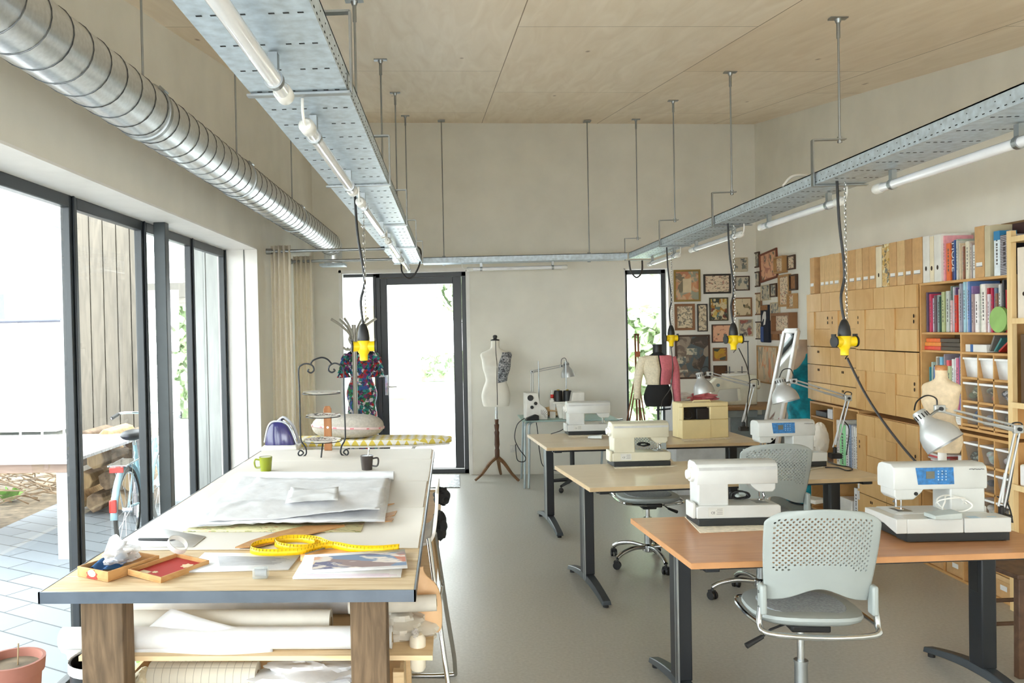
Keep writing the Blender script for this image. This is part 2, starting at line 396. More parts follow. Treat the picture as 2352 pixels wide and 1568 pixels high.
# ---- perforated cable trays
TZ = 2.437
HOLE = mat('punched_hole_dark', (28, 30, 32), .8)
def tray(name, label, a, b, w, brackets, side, h=.065, holes=True):
    """U tray from a to b (points on its bottom centre line)"""
    a, b = Vector(a), Vector(b); d = (b-a); L = d.length; rz = math.atan2(d.y, d.x)-math.pi/2
    t = T(name, label, 'cable tray', a, rz)
    g = G(); g.box(-w/2, 0, 0, w/2, L, .004); g.box(-w/2, 0, .004, -w/2+.004, L, h); g.box(w/2-.004, 0, .004, w/2, L, h)
    g.box(-w/2, 0, h-.006, -w/2+.014, L, h); g.box(w/2-.014, 0, h-.006, w/2, L, h)
    g.build('tray', GALV, t, smooth=False)
    if holes:
        g = G(); y = .06
        k = 0
        while y < L-.03:
            for x in (-w/2, w/2):
                g.box(x-.0012 if x < 0 else x-.0038, y, .011, x+.0038 if x < 0 else x+.0012, y+.012, .0145)
                if k % 2 == 0: g.box(x-.0012 if x < 0 else x-.0038, y+.02, .038, x+.0038 if x < 0 else x+.0012, y+.0238, .0415)
            if k % 5 == 0:
                m = 8
                for i in range(m):
                    if i in (m//2,): continue
                    xx = -w/2+.03+(w-.06)*i/(m-1); g.box(xx-.007, y, -.0012, xx+.007, y+.006, .003)
            y += .04; k += 1
        g.build('slots', HOLE, t, smooth=False)
    for y in brackets:
        bw = w+.02; hh = .235; s = side
        g = G(); r = .008
        pts = [(-s*(w/2+.01), y, -.008), (s*(w/2+.012), y, -.008), (s*(w/2+.012), y, hh), (-s*.03, y, hh)]
        for p, q in zip(pts, pts[1:]): g.bar(p, q, .03, .007, (0, 1, 0)) if False else g.bar(p, q, .007 if abs(p[2]-q[2]) > .01 else .028, .028 if abs(p[2]-q[2]) > .01 else .007)
        br = g.build('bracket', STEEL, t, smooth=False)
        P = t.matrix_basis @ Vector((0, y, 0)); P = Vector((a.x, a.y, a.z)) + rotz(rz) @ Vector((0, y, 0))
        zc = ceilz(P.x, P.y)-a.z
        g = G(); g.cyl((0, y, hh-.02), (0, y, zc-.03), .006, n=8); g.cyl((0, y, hh-.008), (0, y, hh-.018), .012, n=6); g.cyl((0, y, hh+.004), (0, y, hh+.014), .012, n=6)
        g.cyl((0, y, zc-.11), (0, y, zc-.03), .010, n=8)
        g.build('threaded_rod', STEEL, br)
        g = G(); g.cyl((0, y, zc-.03), (0, y, zc-.004), .012, .02); g.box(-.045, y-.02, zc-.010, .045, y+.02, zc-.001)
        g.build('ceiling_plate', STEEL, br)
    return t
LX, RX = -.445, 2.075
LB = [onZ(*p, TZ).y for p in ((714, 210), (830, 423), (885, 516), (912, 568))]+[8.86]
RB = [onZ(*p, TZ).y for p in ((1867, 424), (1641, 516), (1507, 565), (1420, 597))]
tray('cable_tray', 'long perforated galvanised cable tray hung above the work table', (LX, -2.2, TZ), (LX, 8.98, TZ), .295, [y+2.2 for y in LB]+[3.05], 1)
tray('cable_tray', 'perforated galvanised cable tray hung above the sewing desks', (RX, -2.2, TZ), (RX, 8.98, TZ), .26, [y+2.2 for y in RB], -1)
bx = [onY(*p, 9.12).x for p in ((1019, 560), (1357, 560))]
t = tray('cable_tray', 'cable tray crossing in front of the back wall above the door', (RX-.14, 9.12, TZ+.004), (LX+.155, 9.12, TZ+.004), .25, [], 1, holes=False)
for x in bx:
    g = G(); zc = ceilz(x, 9.12)-TZ
    lx = RX-.14-x
    g.cyl((.11, lx, .06), (.11, lx, zc), .006, n=8); g.build('threaded_rod', STEEL, t)
    g = G(); g.box(.126, lx-.018, -.01, .133, lx+.018, .10); g.build('bracket', STEEL, t)
    g = G(); g.box(.07, lx-.04, zc-.012, .15, lx+.04, zc-.002); g.build('ceiling_plate', STEEL, t)
# ---- tube lights
TUBE = mat('clear_light_tube', (236, 236, 238), .08, 0, .02, spec=.7, coat=.6)
TUBEM = mat('tube_inner_white', (245, 245, 246), .3)
def tube_light(label, a, b, r=.021, inner=True):
    a, b = Vector(a), Vector(b); d = b-a; L = d.length
    t = T('tube_light', label, 'lamp', a, math.atan2(d.y, d.x)-math.pi/2, 'fluorescent tubes under the cable trays')
    G().tube([(0, .05, 0), (0, L-.05, 0)], r, 18).build('tube', TUBE, t)
    for y0, y1 in ((0, .07), (L-.07, L)):
        e = G(); e.tube([(0, y0, 0), (0, y0+.01, 0), (0, y1-.01, 0), (0, y1, 0)], [r*.8, r+.004, r+.004, r], 18); cap = e.build('end_cap', WHITE, t)
    for y in (.16, L-.16):
        g = G(); g.box(-.012, y-.014, r, .012, y+.014, .068); g.lathe([(r+.002, -.012), (r+.005, -.012), (r+.005, .012), (r+.002, .012)], (0, y, 0), 18, Matrix.Rotation(R(90), 4, 'X'))
        g.build('clip', STEEL, t, smooth=False)
    g = G(); g.tube(smoothpath([(0, .0, 0), (0, -.03, .004), (0, -.05, .03), (0, -.05, .068)]), .005, 6); g.build('lead', WHITE, t)
    return t
lz = TZ-.073
def ty(px, py): return onZ(px, py, lz)
names = ['nearest', 'second', 'third', 'fourth', 'fifth']
spans = [((560, 0), (700, 222)), ((735, 285), (828, 440)), ((842, 462), (886, 540)), ((890, 552), (916, 590)), ((918, 596), (934, 622))]
for i, (p, q) in enumerate(spans):
    A, B = ty(*p), ty(*q); x = LX-.0
    y0 = A.y if i else .5
    tube_light('%s fluorescent tube under the tray over the long table' % ['nearest', 'second nearest', 'third nearest', 'second farthest', 'farthest'][i], (x, y0, lz), (x, B.y, lz))
spans = [((2340, 305), (1955, 437)), ((1880, 462), (1698, 524)), ((1655, 538), (1550, 576)), ((1520, 585), (1450, 608))]
for i, (p, q) in enumerate(spans):
    A, B = ty(*p), ty(*q)
    tube_light('%s fluorescent tube under the tray over the sewing desks' % ['nearest', 'second nearest', 'second farthest', 'farthest'][i], (RX+.06, A.y, lz), (RX+.06, B.y, lz))
A, B = onY(1072, 617, 9.12), onY(1303, 612, 9.12)
tube_light('single tube light under the cross tray beside the door', (A.x, 9.12, lz+.01), (B.x, 9.12, lz+.01))
# ---- hanging yellow power outlets
YEL = mat('yellow_plastic', (240, 205, 20), .35)
def outlet(label, px, ytop, top, bot, Y, xoff=0, open_=1, cable=True):
    """top, bot: pixel rows of boot top and body bottom at depth Y"""
    P = onY(px, bot, Y); Q = onY(px, top, Y); H = (Q.z-P.z)*1.08
    t = T('hanging_power_outlet', label, 'power outlet', (P.x, Y, P.z), R(8), 'yellow outlets hanging on chains')
    s = H/.30
    g = G(); g.lathe([(.03*s, 0), (.034*s, .004*s), (.034*s, .05*s), (.05*s, .075*s), (.055*s, .10*s), (.055*s, .16*s), (.045*s, .175*s)], n=24)
    for k in (-1, 1):
        g.cyl((0, 0, .12*s), (k*.092*s, -.01*s, .12*s), .040*s, .044*s, n=20)
    g.build('body', YEL, t, bev=.002)
    for k in (-1, 1):
        c = G(); c.cyl((k*.092*s, -.01*s, .12*s), (k*.104*s, -.011*s, .12*s), .050*s, n=20); c.box(k*.098*s-.004, -.016, .16*s, k*.098*s+.004, .016, .185*s); c.build('socket_flap', BLACK, t)
    c = G(); c.tube([(0, 0, .005*s), (0, 0, -.004*s)], .028*s, 16); c.tube([(.03*s, 0, .0), (-.01*s, -.03*s, -.02*s), (-.02*s, -.04*s, -.03*s)], .004*s, 6); c.build('bottom_flap', BLACK, t)
    g = G(); g.lathe([(.05*s, .165*s), (.052*s, .19*s), (.044*s, .25*s), (.03*s, .29*s), (.018*s, .31*s)], n=20); g.build('cable_boot', BLACK, t, bev=.002)
    zt = ytop-P.z
    g = G(); pts = smoothpath([(0.0, 0, .3*s), (-.01, .01, .5*s), (.012, .01, .3*s+(zt-.3*s)*.35), (-.02, .0, .3*s+(zt-.3*s)*.7), (-.03, 0, zt)]); g.tube(pts, .007, 8); g.build('cable', BLACK, t)
    g = G(); z = .31*s; k = 0
    while z < zt-.02:
        m = rotz(R(90*(k % 2)))
        ln = [(m @ Vector((.0055*math.cos(a), 0, .013*math.sin(a)))) + Vector((.014-.004*0, 0, z+.010)) for a in [2*math.pi*i/8 for i in range(8)]]
        g.tube(ln, .0016, 4, closed=True); z += .021; k += 1
    g.build('chain', CHROME, t)
    return t
outlet('yellow and black power outlet hanging in front of the floral dress', 836, TZ, 752, 828, 4.35)
outlet('nearest yellow power outlet, hanging before the tan cabinet doors', 1940, TZ, 742, 816, 4.35)
outlet('yellow power outlet hanging in front of the framed pictures', 1685, TZ, 748, 803, 6.05)
outlet('farthest yellow power outlet, hanging above the cream and pink jacket', 1542, TZ, 752, 795, 7.75)
# cords from the outlets
def cord(name, label, pts, r, m, cat='cord', k=8):
    return tag(G().tube(smoothpath(pts, k), r, 7).build(name, m), label, cat)
BC = mat('dark_cord', (38, 34, 32), .5)
cord('power_cord', 'brown black cord running from the nearest yellow outlet down to the near desk', [onY(1946, 822, 4.3), onY(1985, 900, 4.2), onY(2030, 970, 4.1), onY(2085, 1040, 4.02), onY(2122, 1078, 3.95)], .006, BC)
cord('power_cord', 'thin dark cord dropping from the outlet before the pictures', [onY(1697, 800, 6.0), onY(1715, 840, 6.3), onY(1722, 880, 6.6), onY(1716, 930, 6.8), onY(1716, 985, 7.0)], .004, BC)
cord('power_cord', 'thin dark cord dropping across the pink half of the jacket', [onY(1541, 795, 7.72), onY(1545, 840, 7.7), onY(1540, 890, 7.7), onY(1520, 925, 7.7), onY(1518, 985, 7.5)], .004, BC)
cord('cable_loop', 'black cable loop dangling from the end of the tray over the table', [onY(948, 562, 8.7), onY(966, 575, 8.7), onY(962, 612, 8.7), onY(942, 640, 8.7), onY(924, 625, 8.7), onY(922, 600, 8.7)], .009, BC)
cord('cable_loop', 'black cable loop dangling under the far end of the tray over the desks', [onY(1445, 598, 8.6), onY(1449, 622, 8.6), onY(1462, 637, 8.6), onY(1474, 624, 8.6), onY(1475, 598, 8.6)], .009, BC)
cord('cable_loop', 'white cable arching over the edge of the tray above the desks', [onY(1798, 428, 4.85), onY(1815, 408, 4.85), onY(1835, 402, 4.85), onY(1862, 404, 4.85)], .008, WHITE)
# ---- curtain rods and curtains
def curt():
    m, nt, b = newmat('cream_curtain'); out = nt.nodes['Material Output']
    tr = nd(nt, 'ShaderNodeBsdfTranslucent'); tr.inputs[0].default_value = lin((250, 245, 232)); mx = nd(nt, 'ShaderNodeMixShader'); mx.inputs[0].default_value = .4
    n = nd(nt, 'ShaderNodeTexNoise', i_Scale=40.); nt.links.new(coords(nt), n.inputs['Vector']); r = ramp(nt, n.outputs['Fac'], [(.3, (246, 240, 228)), (.7, (252, 248, 238))])
    nt.links.new(r.outputs['Color'], b.inputs['Base Color']); b.inputs['Roughness'].default_value = .9
    nt.links.new(b.outputs[0], mx.inputs[1]); nt.links.new(tr.outputs[0], mx.inputs[2]); nt.links.new(mx.outputs[0], out.inputs['Surface']); return m
CUR = curt()
def curtain(label, rl, y, z, x0, x1, cx0, cx1):
    t = T('curtain_rod', rl, 'curtain rod', (0, y, z))
    G().cyl((x0, 0, 0), (x1, 0, 0), .014).build('rod', STEEL, t)
    G().cyl((x0-.05, 0, 0), (x0, 0, 0), .026).build('finial', STEEL, t)
    G().box(x0-.02, -.01, -.012, x0+.0, .06, .012).build('wall_bracket', STEEL, t)
    g = G()
    def fn(u, v):
        a = u*2*math.pi*4; wv = 1-.25*(v)**2
        x = cx0+(cx1-cx0)*(.5+(u-.5)*(1+.28*v*v))
        return (x, .03*wv*math.sin(a)+.012*math.sin(a*.37+v*3), .05-v*(z-.02))
    g.grid(fn, 72, 10)
    o = g.build('curtain', CUR, None, solid=.004, loc=(0, y, z)); tag(o, label, 'curtain', 'cream curtains beside the window')
P, Q = onY(618, 578, 7.0), onY(885, 570, 7.0)
y1 = 7.12; c0, c1 = onY(622, 600, y1).x, onY(668, 600, y1).x
curtain('cream curtain nearer the window, gathered beside the white reveal', 'steel curtain rod carrying the nearer cream curtain', y1, onY(640, 577, y1).z, XL+.05, -.56, c0, c1)
y2 = 8.05; c0, c1 = onY(674, 610, y2).x, onY(716, 610, y2).x
curtain('cream curtain gathered at the wall behind the nearer curtain', 'lower steel curtain rod carrying the farther cream curtain', y2, onY(690, 600, y2).z, XL+.05, -.56, c0, c1)
# ------------------------------------------------------------------ the long work table and what lies on it
TT = .85
OLDWOOD = wood('weathered_pine', (196, 168, 128), (226, 206, 172), (1.2, 9, 9), .55)
POST = wood('rough_dark_timber', (80, 64, 46), (122, 100, 76), (9, 9, 1.1), .75, dist=2.5)
PALEW = wood('pale_pine', (214, 184, 140), (234, 210, 170), (1.5, 10, 10), .6)
tx0, tx1, ty0, ty1 = -1.405, -.132, 2.685, 5.92
t = T('work_table', 'long plank work table with steel edging in front of the windows', 'table', ((tx0+tx1)/2, ty0, 0))
W, L = tx1-tx0, ty1-ty0
g = G(); y = 0
for k, w in enumerate((.17, .18, .18)+(.19,)*14):
    if y >= L: break
    e = min(y+w-.003, L); g.box(-W/2+.006, y+.006 if k == 0 else y, TT-.034, W/2-.006, e, TT); y += w
g.build('plank_top', OLDWOOD, t, bev=.0015, smooth=False)
g = G(); g.box(-W/2, 0, TT-.038, W/2, .006, TT+.001); g.box(W/2-.006, 0, TT-.038, W/2, L, TT+.001); g.box(-W/2, 0, TT-.038, -W/2+.006, L, TT+.001)
g.build('edge_strip', mat('dull_steel_edge', (96, 103, 112), .35, .9), t)
cx = (tx0+tx1)/2
SZ = onY(550, 1503, 2.86).z
la, lb = onY(203, 1480, 2.8).x-cx, onY(298, 1480, 2.8).x-cx
ra, rb = onY(810, 1480, 2.8).x-cx, onY(892, 1480, 2.8).x-cx
for (a, b) in ((la, lb), (ra, rb)):
    for yy in (.06, L-.22): G().box(a, yy, 0, b, yy+.10, TT-.036).build('leg', POST, t, bev=.004)
for yy in (L-.2,):
    G().box(la, yy+.08, SZ-.05, rb+.12, yy+.12, SZ-.002).build('shelf_rail', PALEW, t, bev=.002)
G().box(la-.06, .165, SZ-.018, rb+.15, L-.16, SZ-.001).build('shelf', PALEW, t)
G().box(la+.02, .30, TT-.115, rb+.02, .34, TT-.036).build('apron', PALEW, t, bev=.002)
COVER = mat('white_cover_board', (226, 220, 211), .55, var=.015, vs=2)
ZT = TT+.001
ys = [onZ(700, p, TT).y for p in (1262, 1169, 1109, 1059)]+[ty1-.006]
nm = ['nearest the camera, under the yellow tape', 'under the crumpled pattern paper', 'under the far end of the paper roll', 'at the far end, under the tiered stand']
for k in range(4):
    G().box(tx0+.012+.004*(k % 2), ys[k]+.003, ZT, tx1-.012-.006*(k % 2), ys[k+1]-.003, ZT+.003).build('cover_board', COVER, bev=.001)
    tag(bpy.data.objects[-1] if False else COL.objects[-1], 'off-white board covering the table, '+nm[k], 'cover board', 'white boards covering the work table')
ZB = ZT+.0035
# ---- cigar box with red lined lid
CEDAR = wood('cedar_box', (176, 128, 78), (206, 164, 110), (6, 2, 6), .55)
A, B = onZ(178, 1323, ZT), onZ(284, 1324, ZT)
rzb = math.atan2((B-A).y, (B-A).x)
wv = (B-A).length
t = T('cigar_box', 'open wooden cigar box with red lined lid at the table corner', 'box', A, rzb)
dep = .235
def tray_box(g, x0, y0, z0, x1, y1, z1, th=.006, M=None):
    M = M or Matrix()
    g.box(x0, y0, z0, x1, y1, z0+th, M)
    for q in ((x0, y0, x0+th, y1), (x1-th, y0, x1, y1), (x0+th, y0, x1-th, y0+th), (x0+th, y1-th, x1-th, y1)): g.box(q[0], q[1], z0+th, q[2], q[3], z1, M)
sh = Matrix(((1, .42, 0, 0), (0, 1, 0, 0), (0, 0, 1, 0), (0, 0, 0, 1)))
rk = Matrix.Rotation(R(-24), 4, 'Z')
g = G(); tray_box(g, 0, 0, 0, wv*.93, dep, .036, M=rk); g.build('tray', CEDAR, t, bev=.001)
ML = Matrix.Translation((wv+.015, .0, .006)) @ rk @ Matrix.Rotation(R(3), 4, 'Y')
g = G(); tray_box(g, 0, 0, 0, .165, dep, .022, M=ML); lid = g.build('lid', CEDAR, t, bev=.001)
G().box(.007, .007, .0065, .158, dep-.007, .0075, ML).build('red_lining', mat('red_lining', (178, 52, 46), .7), lid)
RED = mat('red_print', (190, 48, 40), .6); CRM = mat('cream_print', (226, 206, 170), .7)
def star(g, c, r, n, M, ax='z'):
    ps = [(c[0]+r*(1 if k % 2 else .7)*math.cos(math.pi*k/n), c[1]+r*(1 if k % 2 else .7)*math.sin(math.pi*k/n)) for k in range(2*n)]
    g.prism(ps, c[2], c[2]+.0008, ax, M)
g = G(); star(g, (.115, .175, .0076), .026, 7, ML); g.box(.02, .03, .0076, .06, .055, .0085, ML); star(g, (.072, .06, .0076), .012, 6, ML); g.build('lid_seal', CRM, lid, smooth=False)
def starf(g, cx, cz, r, m=None):
    ps = [(cx+r*1.3*(1 if k % 2 else .72)*math.cos(math.pi*k/8), max(.001, cz+r*(1 if k % 2 else .72)*math.sin(math.pi*k/8))) for k in range(16)]
    g.prism(ps, -.0012, -.0002, 'y', rk)
g = G(); starf(g, wv*.45, .012, .024); g.build('red_seal', RED, t, smooth=False)
g = G(); g.prism([(wv*.45+.021*math.cos(k), .021+.013*math.sin(k)) for k in [2*math.pi*i/12 for i in range(12)]], -.0018, -.0011, 'y', rk); g.build('gold_seal', CRM, t, smooth=False)
MB = Matrix.Translation(A) @ rotz(rzb) @ rk
g = G(MB); g.grid(lambda u, v: (.012+.10*u, .03+.13*v, .012+.02*math.sin(u*5+v*3)**2+.018*v), 10, 10)
tag(g.build('blue_cloth', mat('blue_cloth', (48, 92, 140), .9), solid=.002), 'scrap of blue cloth inside the cigar box', 'cloth')
PLAS = glassmat('clear_wrap', (248, 248, 250), opac=.35, oc=(225, 222, 220))
random.seed(3)
def crumple(label, name, c, r, m, seed=0, amp=.35, nu=26, nv=16, cat='paper', rz=0, sol=0):
    rn = random.Random(seed); ph = [[rn.uniform(0, 6.28) for _ in range(3)] for _ in range(6)]; fr = [[rn.randint(1, 5) for _ in range(2)] for _ in range(6)]
    g = G(); rows = []
    for j in range(nv+1):
        tt = -math.pi/2+math.pi*(.03+.94*j/nv); row = []
        for k in range(nu):
            a = 2*math.pi*k/nu
            d = 1+amp*sum(math.sin(fr[i][0]*a+ph[i][0])*math.cos(fr[i][1]*tt*2+ph[i][1]) for i in range(6))/3+rn.uniform(-.08, .08)
            p = rotz(rz) @ Vector((r[0]*d*math.cos(tt)*math.cos(a), r[1]*d*math.cos(tt)*math.sin(a), r[2]*(1+.3*(d-1))*math.sin(tt)))
            row.append(Vector(c)+p)
        rows.append(row)
    g.loft(rows); return tag(g.build(name, m, ang=25), label, cat)
P = MB @ Vector((.075, .14, .052)); crumple('crumpled clear plastic wrap piled in the cigar box', 'plastic_wrap', P, (.06, .085, .026), PLAS, 5, cat='plastic bag', rz=rzb)
P = onZ(408, 1250, ZT+.065)
g = G(); m4 = Matrix.Rotation(R(62), 4, 'X') @ rotz(0)
g.lathe([(.036, -.010), (.040, -.010), (.040, .010), (.036, .010), (.036, -.010)], P, 28, rotz(R(-25)) @ Matrix.Rotation(R(38), 4, 'Y'), cap=False)
tag(g.build('tape_roll', glassmat('tape_film', (240, 240, 240), opac=.6, oc=(225, 225, 222))), 'loose roll of clear tape on top of the cigar box', 'tape')
P = onZ(255, 1262, ZT+.05)
g = G(); g.grid(lambda u, v: P+Vector((-.035+.07*u+.03*v, .01*math.sin(u*6), -.03+.075*v+.012*math.sin(u*5))), 6, 6)
tag(g.build('white_ribbon', PAPER, solid=.001), 'white ribbon end sticking up behind the cigar box', 'ribbon')
# ---- paper things
def sheet(name, label, cat, quad, z, m, th=.001, bump=0, group=None, seed=1, nu=14, nv=10, curl=0):
    """paper lying on the table between four corners given as (px, py)"""
    q = [onZ(*p, z) for p in quad]; c = sum(q, Vector())/4; rn = random.Random(seed)
    ph = [rn.uniform(0, 6) for _ in range(6)]; g = G()
    def fn(u, v):
        p = (q[0]*(1-u)+q[1]*u)*(1-v)+(q[3]*(1-u)+q[2]*u)*v-c
        b = bump*(.5+.25*math.sin(9*v+2*math.sin(3*u+ph[0])+ph[1])+.25*math.sin(14*v+5*u*math.sin(ph[2])+ph[3]))*(1+.5*rn.uniform(-.4, .4))
        return (p.x, p.y, b+curl*max(0, abs(u-.5)*2-.8)**2)
    g.grid(fn, nu, nv); o = g.build(name, m, solid=th, loc=c, ang=30, off=1); tag(o, label, cat, group); return o
def lines_on(o, quad, z, rows, m, name='printed_lines', gaps=None, w=.0016):
    q = [onZ(*p, z) for p in quad]; c = o.location; g = G()
    for k in range(rows):
        v = (k+.5)/rows; a = q[0].lerp(q[3], v)-c; b = q[1].lerp(q[2], v)-c
        b = a.lerp(b, random.uniform(.75, 1)); g.bar((a.x, a.y, a.z), (b.x, b.y, b.z), w, .0003)
    return g.build(name, m, o, smooth=False)
INK = mat('grey_ink', (130, 130, 136), .8)
o = sheet('notepad', 'blank white notepad sheets under the black pen', 'paper', [(290, 1256), (443, 1256), (472, 1233), (352, 1212)], ZB, PAPER, .004, nu=2, nv=2)
P, Q = onZ(318, 1238, ZB+.010), onZ(405, 1239, ZB+.010)
d = (Q-P); t = T('pen', 'fat black pen lying across the notepad', 'pen', P, math.atan2(d.y, d.x)); L2 = d.length
G().tube([(0, 0, 0), (.003, 0, 0), (L2*.8, 0, 0)], [.004, .0055, .0058], 12).build('barrel', BLACK, t)
G().tube([(L2*.8, 0, 0), (L2*.96, 0, 0), (L2, 0, 0)], [.0058, .0025, .001], 12).build('tip', mat('dark_grey', (60, 60, 62), .4), t)
o = sheet('printed_pages', 'stapled pages of printed text in front of the yellow tape', 'paper', [(423, 1315), (662, 1309), (692, 1274), (470, 1272)], ZT, PAPER, .006, nu=2, nv=2)
lines_on(o, [(505, 1300), (660, 1295), (668, 1279), (500, 1276)], ZT+.0066, 16, INK, w=.0013)
MAGC = art('magazine_cover', (224, 214, 206), [(110, 110, 140), (190, 120, 100), (150, 130, 130), (225, 200, 170), (120, 140, 170), (220, 170, 140)], 9, .42, (1, 2.4, 1))
o = sheet('magazine', 'lower magazine with white cover edge at the table front', 'magazine', [(672, 1330), (921, 1326), (925, 1300), (690, 1300)], ZT, PAPER, .007, nu=2, nv=2)
lines_on(o, [(700, 1328), (918, 1324), (920, 1316), (705, 1318)], ZT+.0076, 3, mat('pink_ink', (190, 120, 170), .6), 'cover_print')
o = sheet('magazine', 'upper magazine with orange and blue figure cover', 'magazine', [(683, 1318), (936, 1305), (930, 1264), (700, 1278)], ZT+.008, PAPER, .006, nu=2, nv=2)
q = [onZ(*p, ZT+.0145) for p in [(716, 1308), (934, 1297), (929, 1266), (722, 1279)]]
g = G(); g.loft([[p-o.location+Vector((0, 0, h)) for p in q] for h in (0, .0004)]); g.build('cover_picture', MAGC, o, smooth=False)
o = sheet('orange_booklet', 'orange booklet under the yellow measuring tape', 'booklet', [(690, 1290), (905, 1277), (897, 1258), (690, 1268)], ZT, mat('orange_card', (220, 166, 110), .6), .0065, nu=2, nv=2)
# large pattern paper
TISS = mat('tissue_paper', (222, 223, 226), .75, var=.03, vs=14, bump=.5, bs=16)
sheet('pattern_mat', 'olive printed pattern board under the crumpled paper', 'board', [(420, 1221), (828, 1222), (840, 1195), (470, 1195)], ZB, art('pattern_print', (206, 200, 160), [(150, 150, 100), (120, 125, 90), (190, 120, 100)], 30, .56, (1, 3, 1)), .004, nu=2, nv=2)
quads = [[(418, 1216), (884, 1204), (902, 1085), (540, 1090)], [(430, 1212), (880, 1200), (895, 1092), (552, 1095)], [(470, 1200), (872, 1186), (893, 1105), (590, 1108)]]
lb_ = ['lowest crumpled sheet of white pattern tissue on the table', 'middle crumpled sheet of white pattern tissue on the table', 'top crumpled sheet of white pattern tissue on the table']
for k, qd in enumerate(quads):
    sheet('pattern_tissue', lb_[k], 'paper', qd, ZB+.006+.012*k, TISS, .0008, .020+.008*k, 'crumpled pattern tissue', 11+k, 26, 30)
A, B = onZ(547, 1098, ZB+.02), onZ(905, 1097, ZB+.02)
t = G().tube([A+Vector((0, 0, .012)), B+Vector((0, 0, .012))], .026, 18).build('paper_roll', PAPER); tag(t, 'white paper roll lying across the table behind the crumpled tissue', 'paper roll')
sheet('paper_scrap', 'torn white scrap on top of the crumpled tissue', 'paper', [(655, 1158), (776, 1152), (778, 1126), (668, 1122)], ZB+.062, PAPER, .0008, .02, None, 5, 10, 8)
# wooden pattern curves
def curve_tool(label, pts, z, th=.004):
    q = [onZ(*p, z) for p in pts]; c = sum(q, Vector())/len(q); g = G()
    g.prism([(p.x-c.x, p.y-c.y) for p in q], 0, th, 'z'); return tag(g.build('pattern_ruler', wood('ruler_wood', (176, 128, 78), (204, 158, 104), (5, 5, 5), .5), loc=c), label, 'ruler', 'wooden pattern rulers')
curve_tool('long curved wooden pattern ruler beside the yellow tape', [(540, 1258), (575, 1243), (640, 1222), (700, 1209), (790, 1206), (792, 1209), (735, 1222), (660, 1240), (590, 1257)], ZB+.005)
curve_tool('short wooden ruler end poking out of the paper, nearest the table edge', [(868, 1184), (912, 1174), (906, 1184), (868, 1193)], ZB)
curve_tool('rounded wooden ruler end poking out of the paper', [(862, 1198), (895, 1187), (904, 1192), (900, 1197), (880, 1199)], ZB)
curve_tool('reddish wooden ruler tip poking out farthest up the table', [(868, 1159), (906, 1157), (880, 1163), (868, 1164)], ZB)
# measuring tape standing on edge
def tp(x, y): return onZ(160+x/2.6133, 1000+y/2.6133, ZB+.002)
pl = [(1500, 668), (1440, 690), (1330, 692), (1245, 676), (1232, 652), (1290, 636), (1400, 634), (1490, 646), (1560, 672), (1700, 700), (1850, 704), (1975, 692)]
pl2 = [(1975, 690), (1850, 700), (1700, 696), (1580, 676), (1480, 690), (1390, 714), (1250, 722), (1140, 720), (1086, 706), (1092, 684), (1150, 662), (1260, 646), (1380, 640), (1470, 656)]
TAPEY = mat('yellow_tape', (246, 202, 22), .4, var=.02)
t = T('measuring_tape', 'looped yellow measuring tape standing on its edge', 'measuring tape', tp(1400, 690))
hh = .025
for path, nm_ in ((pl, 'ribbon'), (pl2, 'ribbon')):
    pts = [p-t.location for p in smoothpath([tp(*p) for p in path], 8)]
    g = G(); lean = Vector((.003, .006, 0))
    g.loft([[(p.x, p.y, 0) for p in pts], [(p.x+lean.x, p.y+lean.y, hh) for p in pts]], cap=False, closed=False)
    rb_ = g.build('ribbon', TAPEY, t, solid=.0009)
    g = G(); acc = 0; k = 0
    for a, b in zip(pts, pts[1:]):
        d = b-a; ln = d.length
        if ln < 1e-6: continue
        while acc < ln:
            p = a+d*(acc/ln); k += 1; zz = .007 if k % 5 else .012; n = Vector((-d.y, d.x, 0)).normalized()*.0012
            for s_ in (-1, 1):
                g.bar(p+n*s_+lean*.35+Vector((0, 0, .001 if k % 2 else hh-.001-zz)), p+n*s_+lean*(.6)+Vector((0, 0, (.001 if k % 2 else hh-.001-zz)+zz)), .0013, .0004, d)
            acc += .0075
        acc -= ln
    g.build('tick_marks', mat('tape_ink', (70, 54, 20), .6), rb_, smooth=False)
P, Q = onZ(702, 1271, ZB+.012), onZ(745, 1259, ZB+.012)
g = G(); g.bar(P, Q, .008, .003); g.bar(P+Vector((.0, -.006, 0)), Q+Vector((0, -.001, .003)), .004, .002); tag(g.build('tweezers', STEEL), 'small steel tweezers between the tape and the magazines', 'tweezers')
# clear tape dispenser block
P = onZ(597, 1330, ZT); t = T('clear_block', 'small clear glass block at the table front edge', 'glass block', P, R(4))
G().box(-.026, 0, 0, .026, .045, .033).build('block', glassmat('clear_acrylic', (238, 243, 244), opac=.22, oc=(240, 242, 244)), t, bev=.004)
g = G(); g.lathe([(.011, -.02), (.012, -.02), (.012, .02), (.011, .02)], (0, .022, .017), 16, Matrix.Rotation(R(90), 4, 'Y')); g.build('core', mat('grey_core', (150, 152, 156), .5), t)
